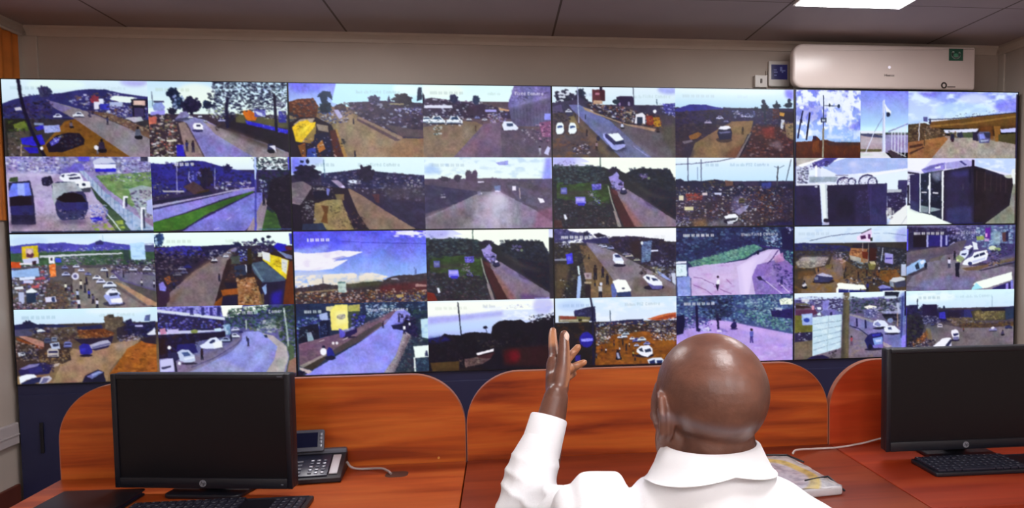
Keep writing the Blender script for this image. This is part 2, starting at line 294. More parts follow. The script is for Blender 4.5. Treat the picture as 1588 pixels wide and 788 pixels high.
def f04(s):
    s.G('#e4f4ff', '#cfe8f6', 0, 26); s.E('#8a90f0', 130, 2, 14, 5, .7); stamp(s, '#aab8d8', .5); words(s, 90, 8.4, (2, 2), 'Fixed Camera', '#b0c8cc', .55)
    s.G('#3d3448', '#4e4642', 20)
    s.tree(14, 12, 12, 8, ['#26263c', '#34344c', '#e0e8f8', '#202034'], 60); s.tree(31, 8, 5, 7, ['#222c40', '#2c3850'], 24); s.tree(30, 15, 9, 6, ['#24243c', '#302f4a'], 40)
    s.P('#3a3450', '0,18 30,14 48,18 48,26 0,27'); s.P('#544a6e', '0,22 10,20 12,28 0,30')
    s.P('#5a2c34', '44,3 57,3 58,14 44,17'); s.P('#43202c', '52,3 58,4 58,15 53,16'); s.R('#b07888', 47, 6.5, 52, 9); s.R('#c49a84', 45, 15, 55, 19); s.R('#241a30', 52, 0, 55, 4)
    s.P('#2a2040', '70,11 74,10 88,10 90,14 90,21 71,21'); s.R('#8478a0', 73, 17, 75, 20.5); s.R('#8478a0', 83, 16, 85, 20.5); s.tree(70, 16, 5, 3, ['#243040', '#2c3a48'], 14)
    s.P('#34304a', '88,20 120,20 136,18 136,32 90,27'); s.P('#3a3888', '122,18 136,17 136,32 124,27'); s.N('118,18 136,18 136,34 122,28', ['#c4c8f4', '#26245a', '#5a58b8', '#8a8ae0'], 36)
    s.L('#3a4458', '89,0 89.5,14', .9); s.L('#30445a', '115,13 115.5,19', .8)
    s.P('#6468a0', '18,20 30,20 64,38 110,58 136,66 136,79 75,79 50,54 24,28'); s.P('#5a525c', '64,38 110,48 136,56 136,79 110,79 90,62'); s.P('#68687c', '40,36 80,50 120,79 76,79', .5)
    s.P('#524a44', '118,44 136,40 136,79 122,58', .9)
    s.P('#a08672', '33,22 42,25 80,40 114,46 112,49 80,42 36,26')
    s.P('#2c2538', '36,20 74,22 90,27 112,30 118,44 82,41 46,28'); s.N('36,18 72,21 92,27 112,30 116,42 82,40 44,28', CROWD+['#c8a488'], 180, .7, 1.7)
    s.P('#e8e8f4', '90,40 92,30 99,28 102,31 102,41 99,40 98,33 94,33 93,40'); s.R('#26304c', 93, 33, 99, 40); s.P('#8a3028', '103,32 110,31 113,41 104,42'); s.P('#b08420', '111,33 118,33 120,43 112,44'); s.N('103,31 120,31 121,45 103,44', ['#5a1f20', '#c8962c', '#3a1a1c', '#8a4a30'], 30)
    s.E('#f4f4ff', 112.8, 26.5, 2, 2.2)
    s.P('#4a3f44', '0,30 20,28 28,44 60,79 0,79'); s.C('0,45 30,42 60,79 0,79', '#6a4a34', 9, .48, .3, .8); s.P('#7a6a4c', '16,34 24,32 30,46 24,46'); s.P('#6a5848', '22,30 26,30 62,72 60,79 40,60', .8)
    s.N('0,28 22,27 20,40 0,42', ['#26243c', '#3a3660', '#1f1c30'], 40); s.L('#b4bce4', '28,0 28.4,22 29,40', .9)
    s.P('#3b3b5c', '16,26 24,27 22,31 15,30'); s.car(18, 27, 7, '#eef2ff')
    for x in (8.3, 22):
        s.E('#2a2430', x, 49, 5.8, 5, .7); s.P('#f0fbff', [(x-4.4, 50), (x-4, 43), (x-2.5, 40), (x+2, 39.5), (x+3.6, 42), (x+4.6, 49), (x+2, 52), (x-3, 52.5)]); s.P('#26407a', [(x-2.8, 43.5), (x+2.4, 43), (x+3, 45), (x-2.8, 46)]); s.L('#c8d8f4', '%g,47 %g,47' % (x-3, x+3.6), .5)
    s.E('#20203a', 70, 68, 12, 3.4, .8); s.P('#a4a8ec', '55,52 58,51 68,60 80,64 79,67 70,70.5 66,69 56,57'); s.P('#eef8ff', '60,52 72,51 78,58 70,61 66,57'); s.P('#202850', '66,61 78,59 79,63 69,64'); s.P('#30305c', '57,52 60,52 69,61 68,65 58,56')
    s.L('#8c8cc0', '88,65 105,77', .9); s.bike(76.5, 46, 6.5, '#c8d0ec'); s.man(36, 36, 5.5); s.man(25, 34, 4)
    s.man(37.5, 55, 8, '#2a1f24'); s.E('#22203c', 50, 57, 2, 3); s.man(48, 71, 11, '#8a7884', '#2a2024'); s.bike(116, 50, 6, '#3a2a2c')
    s.N('23,64 40,63 40,75 23,75', ['#20203c', '#e8e8f4', '#3a3a6a', '#1a1828'], 34, .7, 1.6)

def f05(s):
    s.G('#e8fbff', '#b8dcf8', 0, 24); s.E('#e8f8ff', 60, 3, 60, 4, .7); s.E('#6a66f4', 132, 4, 8, 8, .8); stamp(s, '#b8ccd8', .5); words(s, 70, 7, (3, 3), '', '#c0d4e0', .5)
    s.G('#26203a', '#3a2830', 22)
    s.P('#2c2a86', '0,24 8,21 16,18.5 34,18.5 46,21 56,22 56,32 0,32'); s.P('#2c2448', '0,27 40,24 74,23 134,22 134,40 0,40'); s.P('#26264c', '54,21 72,23 90,24 90,32 54,32')
    s.N('0,26 60,25 66,36 30,60 0,79', ['#201a34', '#2c2444', '#3a2c38', '#1a162c', '#4a3c40'], 180, .8, 2.2)
    s.P('#7b6046', '64,37 88,36 86,46 72,79 16,79 22,62 48,46'); s.C('64,37 88,36 72,79 16,79 22,62', '#8c7052', 12, .5, .4, .5); s.P('#5a2c20', '60,70 78,62 74,79 55,79', .6)
    s.P('#8a5c30', '15,54 26,49 30,52 24,57 17,58'); s.P('#6a6070', '8,60 18,58 20,60 10,63')
    s.P('#140f24', '86,50 80,66 72,79 68,79 82,52'); s.P('#8a7a78', '84,50 86,50 71,79 68,79', .8)
    s.P('#3a2026', '90,42 134,44 134,79 76,79'); s.N('88,40 134,42 134,79 76,79', ['#5a2a24', '#2a1828', '#7a4438', '#1f1426', '#8a7078', '#4a2c34'], 170, .8, 2.2)
    s.P('#8a2f24', '98,44 112,42 112,56 100,56', .6); s.P('#8a7880', '104,62 118,58 122,70 110,66', .7)
    for x, y, w in ((37, 38, 8), (50, 33, 8), (57, 37, 6), (69, 28, 7), (77, 31, 7), (85, 31, 7)): s.car(x, y, w, random.Random(x).choice(['#8c88b8', '#c4c4e8', '#b0a8c8']))
    s.N('64,25 90,26 90,34 66,34', ['#c8c8e8', '#3a3a80', '#8a8ac8', '#1f1c3c'], 40, .5, 1.3)
    D = ['#121a30', '#1c2440', '#182038']
    s.tree(99.5, 14, 2.4, 3, D, 14); s.tree(101, 21, 4.5, 5, D, 24); s.tree(91, 22.5, 3, 2.5, D, 12); s.tree(129, 13, 2.2, 3, D, 12); s.tree(128, 18, 5, 3.5, D, 22); s.P('#16203a', '112,20 114.5,12 117,20'); s.tree(115, 19, 5, 3, D, 22)
    s.L('#16203a', '100,12 102,40', 2.4); s.P('#4a2026', '110,22 118,23 117,34 110,33'); s.N('92,24 120,22 120,42 96,42', ['#1a2036', '#2c3450', '#4a2c34', '#5a5468'], 70)
    s.P('#20182c', '118,24 134,26 134,38 118,34'); s.P('#d0a040', '118,26 124,27 123,31 118,30'); s.P('#c8ccdc', '120,34 124,35 122,46 119,44'); s.P('#7a6850', '124,40 134,38 134,58 126,54'); s.N('122,38 134,38 134,56 122,54', ['#2a2c28', '#a8905c', '#4a3a30'], 26)
    s.E('#2a2028', 55, 58, 9, 3.4, .7); s.P('#20203e', '47,50 50,44 62,44 64,50 63,57 50,58'); s.P('#f0f0ff', '48,46 51,42.5 60,42 63,44.5 56,46.5'); s.P('#7478a8', '49,49 62,48 62,50 50,51', .8)
    s.man(76, 52, 9, '#2c2020', '#3a2818'); s.E('#2a2444', 14, 72, 8, 8, .5)

def f06(s):                                                     # left picture of the mast pair
    s.G('#7a86f4', '#a8ccff', 0, 60); s.C('2,0 76,0 76,56 2,56', '#f0f8ff', 16, .42, .18); s.P('#7a7cf0', '2,18 36,17 38,34 2,36', .55); s.C('24,0 70,4 64,42 36,40', '#eef6ff', 12, .3, .25, .9); s.P('#6c74f0', '60,44 76,33 76,47', .8)
    s.E('#eaf4ff', 20, 10.5, 4.5, 3); s.E('#eef6ff', 8, 20.5, 2.6, 2); s.R('#9cc0ff', 20, 47, 76, 59, .45); s.C('20,46 76,46 76,60 20,60', '#dcecff', 10, .5, .2, .7)
    s.P('#4e2414', '2,60 20,59 22,53 26,54 30,58 34,57 46,60 60,61 76,60 76,79 2,79'); s.C('2,60 76,60 76,79 2,79', '#66300f', 12, .5, .3, .8); s.P('#6a3414', '21,60 28,58 28,72 20,70'); s.R('#3a1410', 2, 74, 76, 79, .5); s.R('#26183c', 21, 53, 25, 57)
    s.P('#202848', '34,60 50,60 76,61 76,63 40,63', .7)
    s.L('#3a4468', '33,6 33,56', 1.2); s.L('#8c8478', '33,44 32.5,78', 2.2); s.L('#2c3456', '33,18 52,18.4', .8); s.E('#26304c', 50.5, 18.5, 1.6, 2.4); s.E('#26304c', 40, 17.5, 1, 2); s.R('#3c4666', 30, 32, 36.5, 37.5); s.R('#b4c0d4', 31.5, 34, 35, 36)
    s.L('#1a1c4c', '9.5,24 7,37 3.6,56', 1.8); s.R('#1c1c4c', 6, 34, 9, 38); s.L('#1a1a34', '17.5,26 13.5,58', 2); s.L('#7a80e0', '76,33 76,46', 1)
    s.R('#1c1838', 0, 0, 1.6, 79)

def f06b(s):                                                    # right picture of the mast pair
    s.G('#8084f4', '#bff0ff', 0, 48); s.R('#d6fbff', 76, 42, 131, 49, .8); s.R('#eaf0ff', 76, 47, 104, 50)
    s.P('#b0a0a8', '76,50 104,51 104,72 76,72'); s.R('#8f86b4', 104, 51, 131, 72); s.P('#404468', '76,50 90,50 104,53 104,55 86,54 76,52'); s.P('#c8c0cc', '76,54 104,56 104,62 76,63', .6); s.R('#5a5438', 76, 68, 100, 71); s.P('#e6e4f0', '76,72 104,71 112,79 76,79'); s.C('76,72 104,72 112,79 76,79', '#c4d4c8', 10, .5, .3, .6)
    for x in (112, 115.5, 119.5, 123, 127): s.L('#e4e8ff', '%g,%g %g,77' % (x, 48-(x-108)*.55, x), 1)
    s.L('#6a70b8', '108,47.5 131,38', 1.2); s.L('#b4b4dc', '108,53 131,53', .8); s.P('#e8e8ff', '106,46 131,38 131,51 110,52', .3)
    s.P('#3a2c38', '107,70 112,69 128,79 113,79'); s.L('#b8b4bc', '112,69 129,77', 1.2)
    s.L('#8a96d0', '102,30 92,48', .8); s.L('#dce4ff', '92,48 82,72', 1); s.P('#dfe6ff', '101,12 103.5,10 105,71 101,72'); s.L('#a8b4dc', '102,12 101.6,70', .7); s.P('#f0f6ff', '103,14 107,20 111,24 110,28 105,24'); s.E('#1e2440', 107.5, 27.5, 2.5, 3)

def f07(s):
    s.G('#8c98f8', '#b4d4ff', 0, 40); s.C('0,0 131,0 131,34 0,40', '#ddf0ff', 16, .42, .25); s.P('#7470f0', '8,0 44,0 30,6 14,4', .7); s.P('#e0f4ff', '0,2 40,12 42,26 0,38', .5); s.E('#c8ecff', 66, 22, 34, 10, .6); s.E('#e4f0ff', 78, 8, 18, 6, .7); s.P('#6864f0', '100,16 131,4 131,24 108,24', .6)
    s.G('#93807a', '#8f8478', 52)
    s.P('#4a3828', '0,39 20,37 44,46 44,55 0,60'); s.N('1,40 40,44 40,58 1,58', ['#3a2a24', '#5a4a3a', '#6a5840', '#2a1f20', '#8a7458'], 90, .8, 2)
    s.P('#66451f', '24,36 60,32 100,27 131,24 131,42 100,44 60,43 28,43'); s.P('#8a6430', '26,40 70,36 131,27 131,29 70,38.5 26,42'); s.P('#3a2412', '28,43 80,42 92,40 131,40 131,42.5 100,45 80,43', .9); s.L('#2c2a4a', '24,33 50,32 70,30 108,26 131,23.5', 1); s.L('#d8d0d8', '28,35 46,33', 1.4); s.N('50,28 110,20 110,26 56,32', ['#3a3868', '#5a5890'], 18, .5, 1)
    s.P('#dfe4ff', '42,45 58,44.5 84,43 82,47 66,48 44,49'); s.R('#46503c', 50, 48, 84, 54); s.N('42,47 60,47 60,54 42,54', ['#2a2a34', '#8a5a40', '#c8c4d8'], 24); s.P('#2a2c44', '58,49 64,47 66,54 59,54')
    s.P('#74401c', '84,42 100,40 104,58 84,52', .9); s.P('#8a5c2c', '102,40 110,40 110,58 104,58'); s.P('#c4c8ff', '110,44 131,42 131,47 111,48'); s.P('#4a4428', '108,50 131,48 131,62 108,58')
    s.P('#95653e', '0,60 44,53 48,56 28,79 0,79'); s.C('0,60 44,54 30,79 0,79', '#7a4a2c', 9, .5, .3, .7); s.P('#4a2c20', '2,64 18,61 18,64 2,67'); s.P('#4a2c20', '2,72 18,65 20,66 3,74')
    s.P('#a0948e', '48,55 78,54 131,62 131,79 28,79'); s.C('48,55 78,54 131,68 131,79 28,79', '#b4a8a0', 14, .5, .4, .5); s.L('#5a3c28', '20,44 19.6,64', 1.4); s.L('#c8c8d4', '13.5,36 13,58', 1.2)
    s.N('18,40 28,42 28,56 20,58', ['#8a6a54', '#4a3a34', '#b09888'], 26); s.R('#26284c', 25, 32, 27, 38); s.P('#5a5c9c', '18,30 23,30 23,36 18,35')
    s.R('#20203a', 50.5, 50, 55, 57); s.R('#34182a', 51.5, 55, 54, 59)
    s.P('#26203a', '77,48 84,46 84,58 77,57'); s.P('#5c5c8c', '82,50 85,47 97,47 98,54 97,60 85,60.5'); s.P('#8890f0', '84,50 90,49 92,55 86,56'); s.P('#a8b0d4', '86,57 96,56 96,58 87,59'); s.P('#30304c', '90,48 98,48 98,55 93,54'); s.R('#26203a', 128.5, 2, 131, 79)

def f10(s):
    s.G('#8c88c0', '#9c88a8')
    s.N('0,0 151,0 151,18 0,18', ['#3c3c88', '#8c8cd0', '#d0d8f8', '#5a5aa8', '#2a2a60', '#b0b0e8', '#e8ecff', '#787890'], 260, .8, 2.2)
    s.P('#b4a8d0', '0,18 54,18 84,32 100,55 74,79 0,79'); s.C('0,18 54,18 84,32 84,79 0,79', '#9888b8', 12, .5, .3, .7); s.P('#9a8a9c', '0,62 50,60 90,60 88,79 0,79', .8); s.N('30,56 96,54 100,76 40,77', ['#8a7c94', '#b8aac4', '#6a5c80'], 90, .4, 1)
    s.R('#d8d4f4', 2, 17, 50, 19.5, .8)
    s.P('#6a8a54', '92,20 151,16 151,62 128,52 104,34'); s.C('92,20 151,16 151,62 104,34', '#8aa474', 9, .45, .3, .9); s.C('92,20 151,16 151,60 110,36', '#3f6444', 8, .55, .2, .7); s.N('96,18 151,16 151,26 100,26', ['#4a4a78', '#8a8ab0', '#5a6a6a', '#d8d8f0'], 46)
    s.P('#c8cce8', '90,5 98,1 110,2 114,7 90,8'); s.R('#e8ecff', 91, 8, 114, 12.5); s.R('#2a20d0', 92, 12.5, 114, 16); s.N('118,6 151,4 151,16 120,16', ['#8080b0', '#4a3a68', '#c0c4e4', '#6a5a88'], 50); s.P('#5c56e0', '76,0 87,0 86,5 75,5')
    s.R('#1c1c30', 140, 0, 148, 5, .8); s.R('#f0f4ff', 148, 0, 151, 6)
    s.P('#9ca8b0', '126,34 140,30 151,32 151,66 136,62 130,46'); s.N('126,36 151,34 151,66 134,60', ['#d0d4e8', '#5a4a68', '#30284c', '#a8a8d8', '#8a7898'], 66, .8, 2); s.P('#b0b8f0', '145,46 151,44 151,62 144,58')
    s.P('#a8b8d8', '73,12 80,14 100,36 124,56 151,74 151,79 128,79 110,58 90,34'); s.C('73,12 100,36 151,74 151,79 128,79 90,34', '#7c98c0', 7, .5, .25, .8)
    for i in range(12): s.L('#6a80ac', '%g,%g %g,%g' % (80+i*4.4, 15+i*4, 80+i*4.4, 23+i*4.6), .7, .8)
    s.P('#2c4034', '86,30 96,42 122,68 116,72 104,56 92,44'); s.P('#3e5440', '104,54 112,58 128,79 112,79 100,64'); s.C('86,72 118,66 122,79 90,79', '#8aa048', 6, .4, .3); s.L('#dce8ec', '101,58 112,72 116,78', 1.2)
    for x, y, w in ((56, 15, 18), (66, 12, 15)): s.P('#6058c8', [(x, y), (x+4, y-5), (x+w-3, y-5), (x+w, y), (x+w-1, y+3), (x, y+3)], .8)
    s.P('#eef2ff', '54,22 57,18 68,16.5 76,17.5 79,24 76,28 60,27'); s.P('#20244c', '56,20 60,18.5 59,22'); s.P('#2a2c50', '64,22 76,21 76,23 65,24'); s.P('#30345c', '62,19.5 70,18 74,19 66,20.5'); s.P('#f0f4fa', '66,27 76,25 86,26 87,34 78,36 68,33'); s.P('#20284a', '69,28.5 74,28.5 74,30.5 70,30.5'); s.E('#26304a', 79.5, 29, 2, 1.4); s.P('#3a4050', '76,33 87,32 86,37 78,37')
    s.P('#20203c', '36,22 46,20 48,27 43,31 37,30'); s.N('36,21 47,21 46,30 37,30', ['#3a3a70', '#15152c', '#8a8ac0'], 18, .5, 1)
    s.P('#3a4a30', '4,22 12,21 12,26 3,26')
    s.P('#20203c', '2,27 24,25 27,40 28,70 3,70'); s.P('#6c78ec', '2,36 6,28 23,27 25,40 2,42'); s.P('#a4b4f4', '11,28 18,28 18,40 11,40', .8); s.P('#191622', '2,42 14,40 24,42 25,52 2,52'); s.P('#26265c', '3,51 26,50 27,60 3,60'); s.N('3,58 28,58 28,70 3,70', ['#15142a', '#2a2a50', '#1c1a34'], 30); s.E('#3a3050', 14, 70, 14, 3, .6)
    s.E('#4a3f68', 66, 67, 15, 3.4, .7); s.P('#30325c', '46,30 52,26 70,26 81,40 83,54 78,65 54,66 50,60'); s.P('#a0acb8', '47,28 70,26 78,36 66,36 53,41 48,50 46,42'); s.C('47,28 70,26 78,36 53,41 48,50', '#c0c8d4', 8, .45, .3, .7); s.P('#16131c', '50,44 58,38 68,37 77,40 82,48 60,48'); s.P('#2c2c68', '50,48 83,47 83,55 52,57'); s.N('52,55 82,54 80,66 54,66', ['#15142c', '#30305c', '#b4a8b8', '#20204a'], 40, .6, 1.5)
    s.P('#2820c0', '84,64 96,62 98,66 88,68'); s.N('84,50 102,50 104,70 86,70', ['#b8c0f4', '#5a5cd0', '#e8ecff', '#8484c8', '#40409a'], 46)
    for x, y0, y1 in ((121, 41, 54), (139, 53, 77)): s.L('#eef4ff', '%g,%g %g,%g' % (x, y0, x-1, y1), 2); s.R('#f0f4ff', x-1, y0, x+4, y0+2); s.R('#1c2440', x+1, y0+2, x+3, y1-2, .8)
    s.R('#1a2440', 2, 77, 151, 79)

def f11(s):
    s.G('#f0fff8', '#d8e8ff', 0, 20); s.G('#2c2458', '#30283c', 14)
    s.P('#2a2880', '0,7 14,8 28,6 44,4 56,5 66,8 80,12 96,15 110,19 110,34 60,30 0,42'); s.N('0,8 40,5 80,12 108,20 106,30 60,32 0,44', ['#1d1a50', '#2c2a90', '#1a1634', '#34308c', '#241e40'], 250, .9, 2.4)
    s.tree(80, 13, 5, 5, ['#1c1a48', '#24225c'], 26); s.tree(57, 22, 8, 12, ['#1a1630', '#221c3a', '#261e30'], 60); s.P('#dff4ff', '22,5 26,4 30,7 23,8', .5)
    s.L('#9a98c8', '27,9 26.5,38', .9); s.L('#8c8ac0', '67,12 66,32', .9); s.L('#b8b8e8', '40,16 39,24 42,28', .8); s.N('40,16 52,16 52,24 40,26', ['#5a5ab8', '#8a8ad8', '#2a2a80'], 16)
    s.P('#46323c', '33,32 44,26 50,30 60,38 46,41'); s.P('#3a2c1c', '46,38 60,34 61,38 50,41'); s.N('70,26 106,26 106,34 64,37', ['#2a2444', '#6a5a78', '#b0b0dc', '#3a344a', '#d4d8f0'], 60, .7, 1.8); s.N('0,26 34,34 34,40 0,46', ['#241e34', '#3a3444', '#8a8490', '#181428'], 50); s.R('#b4b0c0', 12, 35.5, 34, 37.5)
    s.P('#20203a', '0,47 44,40 62,36 64,39 40,43 0,50'); s.P('#a8a4cc', '0,51 58,41 84,35 110,32 110,34 84,37 50,44 0,54'); s.P('#3a3468', '0,54 50,44.5 60,43 0,56')
    s.P('#8884d8', '0,56 56,44 90,36 110,33 110,36 80,43 30,60 0,69'); s.P('#3c6a28', '0,69 34,60 76,46 106,36.5 108,38 78,51 54,62 34,76 6,79 0,79'); s.C('0,69 34,60 76,46 106,36.5 78,51 34,76 0,79', '#4e7a30', 8, .5, .3, .8); s.P('#2a4a24', '60,52 106,37 108,38 72,54', .7)
    s.L('#241f50', '28,79 46,68 80,51 108,38', 1.2); s.P('#7a78d4', '30,79 48,68 80,52 108,38 116,38 116,60 96,79'); s.C('30,79 80,52 108,38 116,60 96,79', '#6866c4', 12, .5, .4, .6)
    s.L('#b0b0ec', '77,67 82,64', .9); s.L('#a0a0e4', '88,57 91,55', .7); s.L('#b0b0ec', '64,77 69,75', .9)
    s.P('#8c8090', '98,79 112,54 118,42 122,48 114,79'); s.P('#2f4a2a', '114,79 120,56 136,58 136,79'); s.C('114,79 120,56 136,58 136,79', '#40642e', 8, .5, .3)
    s.N('106,0 147,0 147,79 134,79 132,60 120,58 122,40 112,20', ['#20283c', '#16182c', '#263440', '#1a1428', '#2a2434', '#1c2c38'], 330, .9, 2.4); s.P('#1b1526', '126,24 147,18 147,79 136,79 130,60 120,50')
    s.N('126,24 147,18 147,79 136,79 130,60', ['#241c30', '#15121f', '#3a3444', '#20182a'], 90); s.N('112,24 122,26 120,40 114,40', ['#c8d8f8', '#4a4a98', '#2a2a60'], 20); s.man(117.5, 52, 12, '#2a2440')
    s.P('#e4f4ff', '103,2 108,2 108,14 104,12', .5); s.P('#8090e8', '108.5,0 111,0 110.5,20 108.5,20'); s.L('#c4d8ff', '109.6,0 109.4,24', 1.4); s.L('#4848a8', '109.4,24 107.6,79', 2.2); s.P('#4440d8', '144.5,0 147,0 147,14 145,14')
    stamp(s, '#ffffff', .85, 25, 6.4, (2, 2, 2, 2)); s.T(116, 6.6, 'Camera01', '#f4f8ff', .9)
    s.R('#8890d0', 92, 33, 96, 36, .8); s.L('#3a5a98', '110,77 147,77', .8)

def f12(s):
    s.G('#e4fbff', '#dcf6ff', 0, 24); s.E('#6c68ee', 2, 5, 16, 14, .9); s.E('#a4b4f8', 22, 4, 14, 6, .6); stamp(s, '#98b4c4', .5, 26, 6.8, (2, 2, 2, 2)); words(s, 72, 7, (4, 2), 'Fixed Camera', '#98b4c0', .6)
    s.G('#2c2540', '#3c3048', 20)
    s.P('#24244c', '32,18 60,15 74,13 86,15 104,17 144,20 144,34 32,34'); s.N('36,18 74,14 104,17 144,20 144,50 88,42 50,30', ['#1e1c3c', '#34305a', '#4a4468', '#6a6488', '#241e38', '#a8a4c0', '#3a2c3c'], 260, .7, 2)
    s.tree(80, 18, 9, 9, ['#1d1832', '#261f3a'], 60); s.L('#1d1832', '78,12 83,10', 1.4)
    s.tree(17, 18, 14, 9, ['#1a1730', '#231d38', '#151228'], 80); s.tree(12, 5, 2.4, 1.6, ['#1a2244'], 8); s.tree(18, 5, 2.2, 3, ['#1a1c38'], 8); s.L('#4a6a84', '35,3 36,22', .8)
    s.P('#e4ecff', '61,26 66,24.5 72,26 70,28.5 63,28'); s.N('60,24 76,24 76,32 62,34', ['#c8ccec', '#4a4468', '#26203c'], 16); s.P('#a894b8', '42,25 50,25 58,33 54,35'); s.E('#d8d0f8', 55, 32, 1.8, 1.5)
    s.P('#80695f', '57,35 62,34 76,42 100,58 136,79 82,79 66,60'); s.C('57,35 76,42 136,79 82,79 62,52', '#8f786a', 12, .5, .4, .6)
    s.P('#2b2540', '74,38 90,44 144,50 144,79 134,79 100,58'); s.C('90,40 144,40 144,79 128,76', '#3a3456', 10, .5, .3, .8); s.P('#5a3038', '86,40 94,40 94,50 90,49', .7); s.P('#4a4250', '96,30 144,30 144,48 104,44', .5); s.N('124,26 142,24 140,36 126,34', ['#a8a49c', '#6a6474', '#c4c0cc'], 14, .6, 1.6)
    s.P('#231a2a', '0,28 60,34 70,60 82,79 0,79'); s.P('#6a606c', '0,28 12,26 22,32 16,42 8,52 0,50'); s.C('0,28 12,26 22,32 8,52 0,50', '#8a8088', 6, .5, .3); s.P('#a09898', '22,33 34,33 35,36 24,35'); s.N('20,28 44,28 44,44 24,46', ['#17142a', '#5a5468', '#2a2844', '#8a8490'], 60); s.P('#16142c', '23,37 35,36 44,40 42,44 24,46'); s.P('#6a70c0', '37,33 41,35 39,42 37,40')
    s.P('#8a7450', '46,40 56,40 56,48 48,46', .8); s.P('#8c7a54', '24,50 38,46 53,46 58,62 66,79 38,79 22,72'); s.C('24,50 53,46 66,79 38,79', '#a08c60', 7, .45, .3, .8); s.P('#5a3418', '31,52 39,53 37,64 38,72 30,70 34,60', .8); s.N('40,50 56,52 62,78 42,78', ['#4a3c28', '#a49468', '#2e2420'], 40, .5, 1.2)
    s.P('#241a30', '54,46 58,48 70,66 76,79 68,79 60,64'); s.N('58,56 78,66 82,79 64,79', ['#4a3028', '#2a2034', '#8a6a5c'], 30); s.P('#26304c', '10,72 32,71 36,79 10,79'); s.P('#1c1626', '0,50 10,52 10,79 0,79'); s.N('10,44 24,46 24,70 10,70', ['#6a6470', '#26202c', '#3a4038', '#9a94a0'], 46)

def f13(s):
    s.G('#e4f8ff', '#f0fff8', 0, 30); s.C('0,0 141,0 141,24 0,24', '#b4d0f0', 12, .55, .2, .6); s.P('#6868e0', '78,6 92,4 92,9 82,9', .6); s.E('#9cc0f8', 6, 14, 12, 5, .6); s.P('#8c90f8', '134,0 141,0 141,34 128,30', .9); stamp(s, '#90a8c0', .4)
    s.G('#544c6a', '#6a6078', 24)
    s.P('#554a60', '0,25 16,24 40,24 72,23 92,24 112,28 130,33 141,36 141,79 0,79'); s.tree(22, 24, 6, 3, ['#3a3448', '#443c50'], 20); s.tree(36, 23, 4.5, 4.5, ['#3a3448', '#40384c'], 18); s.tree(48, 19, 4, 5, ['#4a3f56', '#54485e'], 22); s.tree(55, 18, 3.5, 4, ['#4a3f56', '#54485e'], 16); s.P('#4c4056', '45,18 58,18 57,26 45,26'); s.N('66,22 130,28 140,40 108,34', ['#5a4e66', '#4a3e54', '#6a5c70'], 60)
    s.P('#3a3454', '0,30 60,38 50,46 0,62'); s.C('0,28 60,36 50,48 0,64', '#4a4464', 12, .45, .4, .8); s.P('#5e5470', '90,30 141,40 141,60 104,50'); s.C('100,30 141,36 141,64 108,54', '#4f4658', 9, .5, .3)
    s.P('#847a94', '62,38 82,38 120,58 141,72 141,79 0,79 0,66 20,58'); s.C('0,64 62,40 80,40 60,79 0,79', '#8a7480', 14, .45, .4, .7); s.P('#6a5f66', '0,66 30,56 60,60 50,79 0,79', .6)
    for p, a in (('66,50 78,30 90,50 84,79 60,79', .18), ('58,44 80,34 98,46 104,79 48,79', .15), ('76,40 86,40 80,79 70,79', .22), ('80,38 92,50 96,79 88,79', .2), ('70,40 88,40 72,70 40,79', .16)): s.P('#e8e0f8', p, a)
    s.E('#cfc6e0', 77, 50, 16, 9, .35); s.E('#e0daf0', 78, 46, 9, 6, .35); s.P('#8a5470', '124,60 141,56 141,79 118,79', .6)
    s.P('#f0e8ff', '96,32 100,32 100,37 96,37'); s.P('#e8e0ff', '76,37 80,36.5 83,38 78,38.6'); s.P('#f4f0ff', '124,45 130,46 132,50 127,51'); s.R('#d8d0ec', 58, 26.5, 65, 28); s.E('#e8e4f8', 61, 40, 1.6, 1.3); s.P('#7a7098', '57,38 61,37 62,42 58,42', .8); s.P('#7a8cc0', '76,32 83,31 83,37 77,37', .7); s.L('#b8a4a8', '104,34 104.5,46', 1); s.N('18,41 23,41 23,45 18,45', ['#a8a4b8'], 6)

